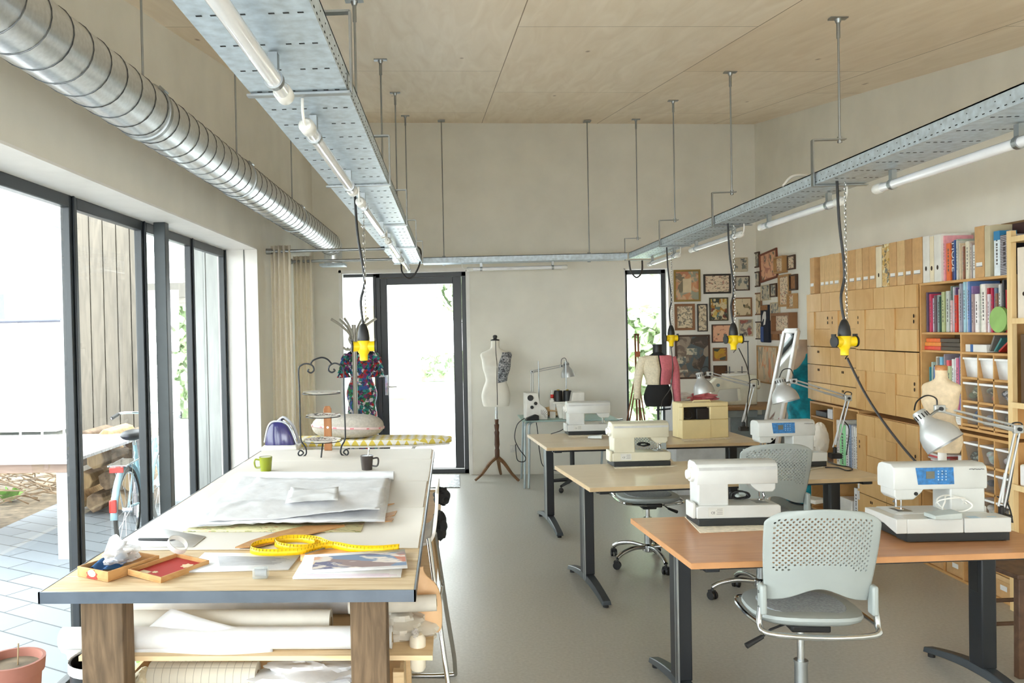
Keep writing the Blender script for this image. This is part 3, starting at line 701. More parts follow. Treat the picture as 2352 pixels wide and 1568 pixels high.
# mugs
def mug(label, px, py, c, hs, r=.041, h=.088, spoon=False):
    P = onZ(px, py, ZB); t = T('mug', label, 'mug', P, 0)
    m = mat(label.split()[0]+'_glaze', c, .25, coat=.3)
    G().lathe([(.028, 0), (r*.8, 0), (r, h), (r-.004, h), (r*.8-.003, .006), (.0, .006)], n=28, cap=False).build('cup', m, t)
    g = G(); g.tube(smoothpath([(hs*r*.93, 0, h*.78), (hs*(r+.026), 0, h*.80), (hs*(r+.030), 0, h*.5), (hs*(r+.020), 0, h*.24), (hs*r*.84, 0, h*.26)]), .0055, 8); g.build('handle', m, t)
    G().lathe([(r*.93-.004, h-.002), (.0001, h*.85)], n=20).build('liner', WHITE if c[1] > 100 else mat('dark_tea', (40, 26, 18), .2), t)
    if spoon:
        g = G(); g.tube([(.0, .0, .02), (.012, .012, h+.035)], .003, 8); g.ell((.013, .013, h+.035), (.006, .003, .014)); tag(g.build('teaspoon', CHROME, loc=P), 'teaspoon standing in the dark brown mug', 'spoon')
    return t
mug('green mug with its handle to the side, left on the table', 611, 1081, (136, 146, 32), -1)
mug('dark brown mug holding a teaspoon', 843, 1078, (62, 54, 52), 1, spoon=True)
# ---- tiered wire stand with three plates
YS = onZ(742, 1046, ZB).y
def sp(px, py, dy=0): return onY(px, py, YS+dy)
base = sp(742, 1046); t = T('tiered_stand', 'black wire three-tier stand with scrolled feet', 'cake stand', base)
IRON = mat('black_iron', (40, 42, 46), .45, .3)
def wire(pts, r=.0056, nm='wire'):
    G().tube(smoothpath([sp(*p)-base for p in pts], 6), r, 8).build(nm, IRON, t)
wire([(690, 1046), (697, 1040), (690, 1034), (685, 1042), (693, 1049), (703, 1042), (702, 1028), (692, 1012), (690, 990), (688, 900), (686, 850), (693, 838), (706, 835), (718, 840), (721, 850), (714, 856), (707, 852), (710, 848)], nm='upright')
wire([(795, 1044), (789, 1038), (796, 1032), (800, 1040), (793, 1047), (783, 1041), (784, 1026), (792, 1010), (793, 990), (790, 900), (789, 850), (781, 838), (768, 834), (757, 840), (755, 850), (762, 855), (769, 851), (766, 847)], nm='upright')
wire([(713, 836), (720, 827), (738, 821), (752, 825), (762, 836)], nm='arch')
G().tube(smoothpath([sp(742, 1015)-base, sp(743, 1030)-base+Vector((0, -.07, 0)), sp(742, 1047)-base+Vector((0, -.085, 0)), sp(742, 1050)-base+Vector((0, -.07, 0))], 6), .0056, 8).build('rear_leg', IRON, t)
PLATE = mat('plate_glaze', (226, 222, 214), .2, coat=.4); DECO = art('plate_print', (214, 208, 200), [(70, 62, 58), (120, 80, 70), (50, 50, 52)], 40, .5)
pn = ['top', 'middle', 'bottom']
for k, (px, py, hw) in enumerate(((738, 903, 43), (742, 956, 39), (741, 1012, 43))):
    c = sp(px, py); rr = hw/1880*YS
    pts = [(rr*1.02*math.cos(a), rr*1.02*math.sin(a), 0) for a in [2*math.pi*i/28 for i in range(28)]]
    G().tube([Vector(p)+c-base for p in pts], .003, 6, closed=True).build('plate_ring', IRON, t)
    p = T('plate', ['plain white plate on the top tier of the wire stand', 'dark patterned plate on the middle tier of the wire stand', 'lattice edged plate on the bottom tier of the wire stand'][k], 'plate', c+Vector((0, 0, .003)), 0, 'plates on the wire stand')
    G().lathe([(rr*.5, -.010), (rr*.55, -.004), (rr*.98, .008), (rr, .010), (rr*.97, .011), (rr*.6, .0), (.001, -.002)], n=36).build('dish', PLATE, p)
    if k: G().lathe([(rr*.92, .0095), (rr*.6, .0012), (.002, -.0012)], n=36, cap=False).build('pattern', DECO, p)
    else: G().cb((-.01, -.02, .003), (.05, .012, .004), R(20)).build('pattern', DECO, p)
# ---- ironing board, pillow, iron behind the table
YI = 6.48
a = onY(640, 1010, YI); b = onY(1038, 1005, YI); zI = onY(860, 1004, YI).z
t = T('ironing_board', 'ironing board with yellow triangle cover behind the table', 'ironing board', (a.x, YI, 0))
def tri():
    m, nt, bb = newmat('yellow_triangle_cotton')
    tc = nd(nt, 'ShaderNodeTexCoord'); sp_ = nd(nt, 'ShaderNodeSeparateXYZ'); nt.links.new(tc.outputs['Object'], sp_.inputs[0])
    def mth(op, a, b=None):
        n = nd(nt, 'ShaderNodeMath', operation=op)
        for i, q in enumerate((a, b)):
            if q is None: continue
            if isinstance(q, (int, float)): n.inputs[i].default_value = q
            else: nt.links.new(q, n.inputs[i])
        return n.outputs[0]
    yz = mth('ADD', sp_.outputs['Y'], sp_.outputs['Z'])
    fx = mth('FRACT', mth('MULTIPLY', sp_.outputs['X'], 15.)); fy = mth('FRACT', mth('MULTIPLY', yz, 17.))
    tr = mth('LESS_THAN', fy, mth('SUBTRACT', 1., mth('ABSOLUTE', mth('SUBTRACT', mth('MULTIPLY', fx, 2.), 1.))))
    r = ramp(nt, tr, [(.4, (236, 234, 226)), (.6, (222, 200, 92))]); nt.links.new(r.outputs['Color'], bb.inputs['Base Color']); bb.inputs['Roughness'].default_value = .85
    return m
Lb = b.x-a.x; hwid = .17
o_ = [(0, -hwid), (Lb*.55, -hwid), (Lb*.80, -hwid*.86), (Lb*.93, -hwid*.55), (Lb, -.03), (Lb, .03), (Lb*.93, hwid*.55), (Lb*.8, hwid*.86), (Lb*.55, hwid), (0, hwid)]
G().prism(o_, zI-.045, zI, 'z').build('padded_top', tri(), t, bev=.012)
G().prism([(x*.98+.01, y*.94) for x, y in o_], zI-.06, zI-.046, 'z').build('under_frame', WHITE, t)
for s_ in (-1, 1):
    G().tube([(Lb*(.5+s_*.3), 0, zI-.06), (Lb*(.5-s_*.3), 0, .02)], .012, 8).build('leg', WHITE, t); G().cyl((Lb*(.5-s_*.3), -.18, .014), (Lb*(.5-s_*.3), .18, .014), .013).build('foot', WHITE, t)
P = onY(800, 1008, YI+.02); Pw = 84/1880*YI
g = G()
rr = []
for j in range(15):
    tt = -math.pi/2+math.pi*j/14; cc = abs(math.cos(tt))**.45
    rr.append([(Pw*cc*math.cos(q), .155*cc*math.sin(q), .093+.09*math.sin(tt)) for q in [2*math.pi*k/36 for k in range(36)]])
g.loft(rr); t = T('round_cushion', 'grey linen pouffe cushion with pink ribbon on the ironing board', 'cushion', (P.x, YI, zI+.002), R(-2))
g.build('cover', mat('grey_linen', (190, 184, 174), .9, var=.06, vs=60, bump=.3, bs=300), t)
g = G(); rg = [[((Pw*1.006)*math.cos(q), .156*1.01*math.sin(q), h-.012*math.cos(q*1)+.0) for q in [2*math.pi*k/48 for k in range(48)]] for h in (.080, .100)]
g.loft(rg, cap=False); g.build('ribbon', mat('pale_pink_ribbon', (228, 205, 204), .6), t, solid=.002, off=1)
g = G()
for k in range(20, 40):
    if k % 3 == 0: q = 2*math.pi*k/40+.2; g.cb((Pw*1.014*math.cos(q), .1592*math.sin(q), .090-.012*math.cos(q)), (.030, .003, .010), q+math.pi/2)
g.build('ribbon_print', mat('rose_print', (214, 130, 138), .6), t, smooth=False)
# wooden clapper with a hole standing behind the stand
P = onY(754, 1028, 5.86); Q = onY(754, 926, 5.86)
g = G(); w_ = .028; hz = Q.z-P.z
g.prism([(-w_, 0), (w_, 0), (w_, hz-.02), (w_*.6, hz), (-w_*.6, hz), (-w_, hz-.02)], -.008, .008, 'y')
t = tag(g.build('wooden_clapper', wood('reddish_board', (146, 92, 52), (172, 118, 74), (8, 8, 1), .5), loc=(P.x, 5.86, ZB), bev=.003), 'brown wooden pressing board standing upright behind the wire stand', 'board')
h_ = onY(753, 981, 5.86); G().cyl((h_.x-P.x, -.0095, h_.z-ZB), (h_.x-P.x, -.008, h_.z-ZB), .009, n=16).build('hole', WHITE, t)
# steam iron station
Yi = 6.18
P = onY(647, 1032, Yi); s_ = 1/1880*Yi
zi = zI if False else P.z
t = T('steam_iron', 'purple steam iron standing on its white base', 'iron', (P.x, Yi, zi), R(0))
def pxy(x, y): return ((x-647)*s_, (1032-y)*s_)
g = G(); g.prism([pxy(*q) for q in ((604, 1032), (688, 1032), (690, 1024), (684, 1019), (610, 1019), (604, 1025))], -.09, .09, 'y'); g.build('base', WHITE, t, bev=.012)
VIO = mat('purple_tank', (46, 42, 104), .15, coat=.5, var=.1)
g = G(); prof = [(611, 1019), (611, 995), (618, 975), (632, 964), (650, 963), (666, 976), (678, 1000), (682, 1019)]
c0_ = [pxy(*q) for q in prof]
g.loft([[(x*k, yy, z*k2) for x, z in c0_] for yy, k, k2 in ((-.075, .8, .82), (-.062, .95, .97), (-.03, 1, 1), (.03, 1, 1), (.062, .95, .97), (.075, .8, .82))]); g.build('water_tank', VIO, t)
g = G(); g.tube(smoothpath([(*pxy(612, 1012)[:1], -.066, pxy(612, 1012)[1]), (pxy(622, 974)[0], -.066, pxy(622, 974)[1]), (pxy(640, 964)[0], -.066, pxy(640, 964)[1]), (pxy(668, 974)[0], -.066, pxy(668, 974)[1]), (pxy(686, 1016)[0], -.066, pxy(686, 1016)[1])], 6), .007, 8)
g.tube(smoothpath([(pxy(640, 966)[0], 0, pxy(640, 966)[1]), (pxy(655, 958)[0], 0, pxy(655, 958)[1]), (pxy(676, 980)[0], 0, pxy(676, 980)[1]), (pxy(689, 1018)[0], 0, pxy(689, 1018)[1])], 6), .011, 10)
g.build('handle', mat('silver_grey_plastic', (196, 198, 204), .3), t)
G().ell((pxy(651, 961)[0], 0, pxy(651, 961)[1]), (.018, .016, .008)).build('dial', BLACK, t)
g = G(); g.box(-.13, Yi-.10, 0, .13, Yi+.10, zi-.002); g.M = Matrix()
tag(G().box(P.x-.17, Yi-.12, 0, P.x+.14, Yi+.12, zi-.002).build('low_cabinet', WHITE, bev=.004), 'small white cabinet carrying the iron behind the table', 'cabinet')
# ---- things on the shelf under the table
def roll(label, a, b, r, m, name='paper_roll', group=None, core=True, cat='paper roll'):
    a, b = Vector(a), Vector(b); t = T(name, label, cat, a, 0, group); d = b-a
    ax = d.normalized(); G().tube([(0, 0, 0), d], r, 22, cap=True).build('sheet', m, t)
    if core:
        for p, q in ((-ax*.002, ax*.004), (d-ax*.004, d+ax*.002)): G().tube([p, q], r*.45, 14).build('core', mat('card_core', (170, 150, 120), .8), t)
    return t
SZ = onY(550, 1503, 2.86).z
TRANS = mat('translucent_paper', (222, 220, 212), .6, var=.03, bump=.3, bs=20)
ra_ = []
def sx(px, py, y): return onY(px, py, y)
A, B = sx(205, 1480, 3.0), sx(905, 1480, 3.0)
roll('long white paper roll at the front of the table shelf', (A.x-.06, 2.915, SZ+.040), (B.x, 2.915, SZ+.040), .040, PAPER)
A, B = sx(300, 1450, 3.12), sx(770, 1450, 3.12)
roll('shorter paper roll lying behind the long roll on the shelf', (A.x, 3.02, SZ+.053), (B.x, 3.02, SZ+.053), .052, TRANS)
roll('thick white roll at the back of the table shelf', (A.x-.1, 3.28, SZ+.06), (A.x+.9, 3.28, SZ+.06), .06, PAPER)
A = sx(215, 1420, 3.15); roll('white roll with its end sticking out beside the leg near the window', (A.x-.02, 3.22, SZ+.165), (A.x+.75, 3.26, SZ+.165), .045, PAPER)
q = [sx(*p, 2.98) for p in ((345, 1440), (420, 1378), (500, 1400), (640, 1425), (640, 1482), (300, 1482))]
def drape(u, v):
    l = q[5].lerp(q[4], u); tpx = 300+340*u; ty_ = 1482-(10+min(95*(u/.33), 95-58*max(0, (u-.33))/.67))*1
    tq = sx(tpx, ty_, 3.02); p = l.lerp(tq, v); p.y = 2.868+.05*v+.012*math.sin(u*7); return p
g = G(); g.grid(drape, 24, 8); tag(g.build('pattern_sheet', PAPER, solid=.001), 'folded white sheet draped over the rolls under the table', 'paper')
def crum(label, px0, py0, px1, py1, Y, d, m, seed, name='crumpled_paper', cat='paper', amp=.35):
    a, b = sx(px0, py1, Y), sx(px1, py0, Y); c = (a+b)/2
    return crumple(label, name, c, ((b.x-a.x)/2*.92, d, (b.z-a.z)/2*.95), m, seed, amp, 34, 20, cat)
KRAFT = mat('grey_tissue', (196, 190, 178), .8, var=.06, bump=.6, bs=14)
crum('crumpled grey tissue paper stuffed behind the front leg by the aisle', 830, 1385, 1000, 1478, 3.08, .12, KRAFT, 21)
crum('crumpled translucent paper heaped in the middle of the table shelf', 600, 1392, 815, 1450, 3.36, .10, TRANS, 22)
crum('crumpled white paper end poking out beside the window leg', 138, 1448, 212, 1512, 2.98, .05, TRANS, 23)
A = sx(955, 1405, 2.95); roll('grey roll end poking out of the tissue beside the aisle', (A.x-.25, 3.0, SZ+.125), (sx(1003, 1405, 3.0).x, 3.0, SZ+.135), .030, KRAFT)
# below the shelf
FZ = .30
t = T('wooden_crate', 'open pale wooden crate standing on the floor under the table', 'crate', ((sx(600, 1500, 3.1).x), 3.12, 0))
cw = (sx(950, 1500, 3.1).x-sx(310, 1500, 3.1).x)/2; cz = .44
g = G(); tray_box(g, -cw, -.20, .03, cw, .30, cz-.06, .014); g.build('body', PALEW, t, smooth=False)
for x in (-cw-.02, cw-.02):
    for y in (-.20, .26): G().box(x, y, 0, x+.04, y+.04, cz+.04).build('corner_post', PALEW, t, bev=.002)
GRIDP = None
def gridpaper():
    m, nt, bb = newmat('dotted_grid_paper'); v = coords(nt)
    br = nd(nt, 'ShaderNodeTexBrick'); br.offset = 0; nt.links.new(v, br.inputs['Vector'])
    br.inputs['Color1'].default_value = br.inputs['Color2'].default_value = lin((218, 212, 196)); br.inputs['Mortar'].default_value = lin((176, 170, 156))
    br.inputs['Scale'].default_value = 1; br.inputs['Mortar Size'].default_value = .0012; br.inputs['Brick Width'].default_value = .03; br.inputs['Row Height'].default_value = .03
    nt.links.new(br.outputs['Color'], bb.inputs['Base Color']); bb.inputs['Roughness'].default_value = .8; return m
A, B = sx(335, 1560, 3.0), sx(585, 1560, 3.0)
roll('roll of squared grid paper lying in the crate under the table', (A.x, 3.05, cz-.03), (B.x, 3.05, cz-.03), .055, gridpaper())
A, B = sx(305, 1555, 3.0), sx(345, 1555, 3.0)
crum('cream paper bundle beside the grid paper roll', 306, 1535, 350, 1590, 3.03, .07, mat('cream_paper', (232, 222, 196), .8), 31, amp=.15)
crum('crumpled white tissue spilling out of the crate', 590, 1515, 830, 1572, 3.06, .09, TISS, 32, amp=.45)
A, B = sx(322, 1522, 3.35), sx(470, 1522, 3.35)
for k, (x0, x1, c, n_) in enumerate(((322, 340, (150, 190, 110), 'green'), (342, 395, (170, 112, 64), 'brown'), (397, 483, (206, 206, 210), 'speckled white'), (486, 535, (190, 140, 90), 'tan'))):
    a, b = sx(x0, 1545, 3.38), sx(x1, 1513, 3.38)
    tag(G().box(a.x, 3.34, .46, b.x, 3.37, b.z).build('folder', art('speckle', (220, 220, 224), [(70, 70, 76), (150, 150, 156)], 60, .52) if k == 2 else mat(n_+'_card', c, .7)), n_+' folder standing in the crate below the shelf', 'folder')
t = T('waste_bin', 'black bin with white liner beside the window leg of the table', 'bin', (sx(226, 1550, 2.86).x, 2.88, 0))
hb = sx(188, 1512, 2.88).z; G().lathe([(.085, 0), (.105, hb), (.100, hb), (.08, .01)], n=24).build('body', BLACK, t); G().lathe([(.099, hb-.06), (.108, hb+.004), (.1095, hb-.03)], n=24, cap=False).build('liner', TISS, t, solid=.001)
# stack of wood right of the leg and a plastic roll
a, b = sx(898, 1560, 3.1), sx(958, 1478, 3.1)
P = sx(957, 1485, 2.86)
t = T('plastic_roll', 'roll of cream plastic film hung beside the front leg by the aisle', 'roll', (P.x+.0, 2.94, P.z-.06))
G().tube([(0, 0, -.055), (0, 0, -.045), (0, 0, .06), (0, 0, .075)], [.022, .028, .030, .018], 16).build('film', mat('cream_film', (224, 214, 194), .35), t)
crum('small crumpled plastic wrapper on top of the cream film roll', 946, 1443, 962, 1466, 2.93, .016, PLAS, 41, 'plastic_wrapper', 'plastic bag')
TAN = wood('tan_sheet', (214, 172, 128), (228, 190, 148), (3, 3, 3), .5)
ps = [(972, 1300), (976, 1318), (1003, 1345), (1014, 1385), (1014, 1440), (1004, 1452)]
g = G(); top = [sx(x, y, 3.05) for x, y in ps]
g.loft([[p+Vector((0, 0, 0)) for p in smoothpath(top, 5)], [Vector((p.x-.13, p.y+.03, min(p.z-.01, .79))) for p in smoothpath(top, 5)]], cap=False, closed=False)
tag(g.build('bent_plywood_panel', TAN, solid=.010), 'bent tan plywood panel hanging at the aisle side of the table', 'plywood panel')
# ---- bar stools tucked under the aisle side
def stool(label, Y, pts_seat, legs, cloth):
    t = T('bar_stool', label, 'stool', (0, Y, 0), 0, 'chrome bar stools at the work table')
    off = Vector((0, Y, 0))
    for dy in legs[0]:
        pts = [sx(x, y, Y+dy)-off for x, y in legs[1]]
        G().tube(smoothpath(pts, 6), .0095, 10).build('leg_frame', CHROME, t)
    return t
Ys = 3.62
t = T('bar_stool', 'chrome and white bar stool tucked against the long table', 'stool', (0, Ys, 0))
def lp(x, y, Y): p = sx(x, y, Y); p.y = Y; return p-Vector((0, Ys, 0))
fz = .012
def leg(x0, y0, x1, Y0, Y1, nm='leg_frame'):
    a = lp(x0, y0, Y0); b = sx(x1, 1500, Y1); b = Vector((b.x, Y1-Ys, fz))
    c = Vector((b.x-.34, Y1-Ys, fz)); k = (a-b).normalized()
    G().tube(smoothpath([a, a.lerp(b, .5), b+k*.06, b+Vector((-.045, 0, 0)), c], 8), .0105, 10).build(nm, CHROME, t)
leg(984, 1236, 1046, 3.50, 3.22); leg(998, 1224, 1047, 3.60, 4.0)
a = lp(984, 1238, 3.50)
G().tube([lp(1009, 1395, 3.36), lp(1018, 1335, 3.8)], .007, 8).build('cross_bar', CHROME, t)
SEATW = mat('white_lacquer_shell', (228, 224, 218), .3)
sec = [(1003, 1133), (1003, 1160), (1000, 1200), (995, 1230), (984, 1246), (968, 1251)]
g = G(); s0 = smoothpath([lp(x, y, 3.5) for x, y in sec], 5)
g.loft([s0, [p+Vector((.012*0, .36, 0)) for p in s0]], cap=False, closed=False); g.build('seat_shell', SEATW, t, solid=.014, bev=.003)
P = sx(1009, 1147, 3.62); crumple('black cloth hung over the stool back', 'black_cloth', (P.x+.01, 3.70, P.z), (.035, .10, .035), mat('black_cloth', (30, 32, 34), .9), 51, .3, cat='cloth')
P = sx(1000, 1215, 3.62); crumple('dark bag under the stool seat', 'dark_bag', (P.x+.015, 3.9, P.z-.05), (.035, .07, .07), mat('black_cloth', (30, 32, 34), .9), 52, .2, cat='bag')
# ------------------------------------------------------------------ sewing desks, chairs, machines and lamps
BEECH = wood('beech_laminate', (176, 122, 80), (194, 142, 98), (1.2, 14, 14), .3, spec=.5)
MAPLE = wood('maple_laminate', (206, 188, 158), (220, 204, 176), (1.2, 14, 14), .28, spec=.5)
EDGEB = mat('beech_edge', (196, 142, 94), .45); EDGEM = mat('maple_edge', (198, 172, 134), .45)
DZ_ = .74
def desk(label, fl, rz, w, d, top, edge, legs=(.12,)):
    t = T('sewing_desk', label, 'desk', (fl.x, fl.y, 0), rz)
    G().box(0, 0, DZ_-.026, w, d, DZ_).build('desk_top', [top], t, bev=.0012, smooth=False)
    g = G(); g.box(-.0015, -.0015, DZ_-.025, w+.0015, .0, DZ_-.001); g.box(-.0015, 0, DZ_-.025, 0, d, DZ_-.001); g.box(w, 0, DZ_-.025, w+.0015, d, DZ_-.001)
    g.build('edge_band', edge, t, smooth=False)
    G().box(.1, d*.5-.02, DZ_-.075, w-.1, d*.5+.02, DZ_-.027).build('cross_beam', BLKMETAL, t, bev=.003)
    G().box(.06, .06, DZ_-.048, w-.06, .085, DZ_-.027).build('front_rail', BLKMETAL, t)
    for x, s in ((.10, -1), (w-.10, 1)):
        g = G(); yc = d*.5
        g.box(x-.035, yc-.045, .10, x+.035, yc+.045, DZ_-.03); g.box(x-.028, yc-.038, .06, x+.028, yc+.038, .11)
        leg = g.build('leg', BLKMETAL, t, bev=.006)
        for yy in ((-.055, -.030) if s < 0 else ()): G().box(x-.037-.0*s, yc+yy-.006, .07, x-.030, yc+yy+.006, DZ_-.03).build('chrome_strip', STEEL, leg)
        if s > 0: G().box(x-.036, yc-.018, .45, x-.0345, yc+.03, DZ_-.06).build('cable_slot', RUBBER, leg)
        G().box(x-.03, .03, DZ_-.05, x+.03, d-.03, DZ_-.027).build('top_bracket', BLKMETAL, t, bev=.003)
        g = G(); n = 14; rings = []
        for i in range(n+1):
            y = .02+(d-.04)*i/n; q = abs(2*i/n-1); z = .085-.055*q**1.6; hw = .036-.006*q; th = .042-.016*q
            rings.append([(x-hw, y, z-th/2), (x+hw, y, z-th/2), (x+hw*.8, y, z+th/2), (x-hw*.8, y, z+th/2)])
        g.loft(rings); foot = g.build('foot', mat('dark_grey_metal', (64, 70, 76), .4, .3), t, bev=.004)
        for yy in (.045, d-.045): G().cyl((x, yy, 0), (x, yy, .03), .017, n=12).build('glide', RUBBER, foot)
    return t
fl1, fl2, fl3 = onZ(1588, 1293, DZ_), onZ(1355, 1120, DZ_), onZ(1256, 1028, DZ_)
D1 = desk('nearest sewing desk, reddish beech top on black column legs', fl1, R(5.0), 1.62, .80, BEECH, EDGEB)
D2 = desk('middle sewing desk, pale maple top in front of the beige cased machine', fl2, R(7.5), 1.88, .82, MAPLE, EDGEM)
D3 = desk('farthest sewing desk, pale maple top near the cream and pink jacket', fl3, R(5.0), 1.80, .86, MAPLE, EDGEM)
# ---- sewing machines
BODY = mat('machine_white', (202, 204, 202), .35, var=.02); BASEB = mat('machine_base_black', (34, 38, 40), .5)
BLUEP = mat('blue_panel', (44, 112, 172), .35, var=.18, vs=60); LCD = mat('grey_lcd', (104, 104, 92), .25)
def machine(label, P, rz, s=1, rear=False, panel=True, body=None, table=True, marks=True):
    bd = body or BODY
    t = T('sewing_machine', label, 'sewing machine', P, rz+(math.pi if rear else 0)); t.scale = (s, s, s)
    g = G(); g.box(-.195, -.085, .0, .20, .088, .034); g.build('base', BASEB, t, bev=.004)
    g = G(); g.prism([(-.20, .05), (-.19, .034), (.205, .034), (.205, .088), (.19, .095), (-.19, .095), (-.2, .088)], -.07, .082, 'y'); bed = g.build('bed', bd, t, bev=.004)
    if table:
        g = G(); pr = [(-.088, .04), (-.145, .052), (-.168, .036), (-.168, .094), (-.088, .094)]
        pr = [(.0, .094), (-.17, .094), (-.17, .034), (-.155, .040), (-.125, .066), (-.10, .070), (-.03, .070), (.0, .070)]
        g.prism([(y-.0, z) for y, z in [(-.07, .094), (-.172, .094), (-.172, .034), (-.160, .038), (-.13, .058), (-.10, .066), (-.07, .066)]], -.245, -.205, 'x') if False else None
        g.prism([(.075, .094), (-.165, .094), (-.165, .034), (-.12, .045), (-.06, .062), (.0, .068), (.075, .068)], -.245, -.20, 'x')
        g.box(-.20, -.165, .034, .03, -.071, .094)
        g.box(.034, -.165, .034, .225, -.071, .094)
        g.build('extension_table', bd, t, bev=.003)
        G().box(-.20, -.160, 0, .22, -.086, .033).build('table_foot', BASEB, t)
    g = G(); pr = []
    col = [(.044, .09), (.190, .09), (.190, .225), (.044, .225), (.044, .12)]
    g.prism(col, -.060, .064, 'y'); g.build('column', bd, t, bev=.006)
    g = G()
    # arm: rounded section swept along its length, head drops at the needle end
    sec = [(-.062, .194), (-.066, .205), (-.066, .268), (-.060, .288), (-.040, .300), (.03, .300), (.056, .290), (.066, .270), (.066, .205), (.064, .194)]
    g.loft([[(x, y*k, z) for y, z in sec] for x, k in ((-.195, .95), (-.190, 1.0), (.192, 1.0), (.197, .96))])
    arm = g.build('arm', bd, t, bev=.002)
    g = G(); g.prism([(-.190, .21), (-.190, .165), (-.176, .150), (-.110, .150), (-.075, .180), (-.055, .21)], -.058, .050, 'y'); g.build('head', bd, t, bev=.005)
    g = G(); g.box(-.188, .0605, .262, .186, .0665, .276); g.build('top_groove', mat('light_grey_trim', (186, 188, 188), .4), t)
    g = G(); g.cyl((.195, 0, .235), (.212, 0, .235), .036, .034, 24); g.cyl((.212, 0, .235), (.226, 0, .235), .026, .022, 20); g.build('handwheel', WHITE, t, bev=.003)
    g = G(); g.box(.205, -.02, .034, .225, .075, .11); g.build('socket_housing', bd, t, bev=.006)
    g = G(); g.cyl((-.135, -.01, .15), (-.135, -.01, .103), .004, .0025, 8); g.cyl((-.145, .012, .15), (-.145, .012, .108), .005, n=8); g.box(-.152, -.02, .099, -.128, .016, .103); g.cyl((-.145, .012, .14), (-.145, .03, .125), .004, n=6)
    g.build('needle_bar', CHROME, t)
    G().box(-.160, -.035, .0945, -.10, .04, .0962).build('needle_plate', STEEL, t)
    if panel:
        g = G(); g.prism([(-.095, .216), (.055, .216), (.052, .287), (-.105, .287)], -.0695, -.0665, 'y', Matrix.Translation((0, .0, 0))); p = g.build('control_panel', BLUEP, t)
        G().box(-.063, -.0712, .241, -.028, -.0696, .272).build('display', LCD, p)
        g = G()
        for i in range(3):
            for j in range(4): g.cyl((-.012+i*.016, -.0712, .272-j*.012), (-.012+i*.016, -.0696, .272-j*.012), .0028, n=8)
        g.build('buttons', mat('pale_blue', (168, 196, 214), .4), p)
        g = G(); rn = random.Random(5); x = .120
        while x < .182: g.bar((x, -.0668, .277+rn.uniform(-.002, .002)), (x+.006, -.0668, .277+rn.uniform(-.002, .002)), .001, .002); x += .0052
        g.build('script_mark', mat('dark_mark', (70, 72, 76), .5), t)
        g = G(); g.cyl((-.10, -.0590, .176), (-.10, -.0612, .176), .008, n=14); g.build('sensor', BLACK, t)
        g = G(); g.box(.06, -.164, .0942, .10, -.13, .0950); g.box(.14, -.15, .0942, .175, -.138, .0950); g.build('printed_marks', mat('pale_blue', (168, 196, 214), .4), t, smooth=False)
    if marks:
        pl = G().box(.075, .0602, .045, .150, .0835, .088).build('rating_label', mat('label_grey', (206, 206, 200), .5), t)
        text('CE', .016, mat('dark_mark', (70, 72, 76), .5), pl, (.128, .0840, .062), (R(90), 0, R(180)))
        g = G()
        for k in range(4): g.box(.082, .0836, .055+k*.008, .112-.004*(k % 2), .0841, .0565+k*.008)
        g.build('label_lines', mat('dark_mark', (70, 72, 76), .5), pl, smooth=False)
    return t
z1 = DZ_+.002
def mpos(px, py): return onZ(px, py, DZ_+.004)
P = (mpos(2094, 1246)+mpos(2297, 1237))/2
machine('near sewing machine with blue screen panel and wide extension table', P+Vector((-.01, .165, 0)), R(2), 1.06)
P = mpos(1600, 1209)
M2 = machine('white sewing machine seen from behind on the nearest desk', P+Vector((.205, .10, 0)), R(3), 1.0, True, False, table=False)
P = mpos(1409, 1072)
machine('cream sewing machine seen from behind on the middle desk', P+Vector((.195, .10, 0)), R(4), 1.0, True, False, mat('machine_cream', (204, 200, 180), .35, var=.02), table=False)
P = mpos(1904, 1072)
machine('sewing machine with blue screen beside the white dust cover on the middle desk', P+Vector((-.235, .17, 0)), R(5), 1.0)
P = mpos(1305, 1000)
machine('farthest white sewing machine seen from behind, on the farthest desk', P+Vector((.195, .11, 0)), R(3), .98, True, False, table=False)
# cords and pedals at the machines
def coil(label, c, r, m, seed, cat='cord', rad=.0035, flat=.5):
    rn = random.Random(seed); pts = []
    for k in range(34):
        a = k*1.25; rr = r*(.55+.45*rn.random()); pts.append(Vector(c)+Vector((rr*math.cos(a), rr*.35*math.sin(a*1.3)+rn.uniform(-.01, .01), r*flat*math.sin(a)*(.6+.4*rn.random())+r*flat)))
    return tag(G().tube(smoothpath(pts, 5), rad, 6).build('power_cord', m), label, cat)
def pedal(label, c, rz=0, m=None):
    t = T('foot_pedal', label, 'foot pedal', c, rz); g = G(); g.prism([(-.06, 0), (.06, 0), (.06, .030), (-.06, .018)], -.04, .04, 'y'); g.build('plate', m or GREYP, t, bev=.004)
    G().box(-.055, -.03, .0, .055, .03, .002).build('sole', RUBBER, t); return t
c = onZ(2166, 1190, DZ_+.104); pedal('grey foot pedal lying on the near sewing machine bed', Vector((c.x+.0, c.y, DZ_+.1065)), R(2))
rn = random.Random(9)
c0 = onZ(2190, 1165, DZ_+.13)
pts = [c0+Vector((.06*math.cos(a)+rn.uniform(-.01, .01), .03*math.sin(a*1.4), .035*math.sin(a)+.015)) for a in [k*.9 for k in range(20)]]
tag(G().tube(smoothpath(pts, 6), .0035, 6).build('power_cord', WHITE), 'white cord coiled under the arm of the near sewing machine', 'cord')
c = mpos(1690, 1200); coil('black cord bundled inside the opening of the white sewing machine', (onY(1706, 1158, c.y+.04).x, P.y*0+c.y+.07, DZ_+.098), .052, BLACK, 4)
c = onZ(1480, 1062, DZ_); coil('dark cord tucked in the opening of the cream sewing machine', (onY(1482, 1040, c.y+.08).x, c.y+.13, DZ_+.098), .045, BLACK, 8, flat=.3)
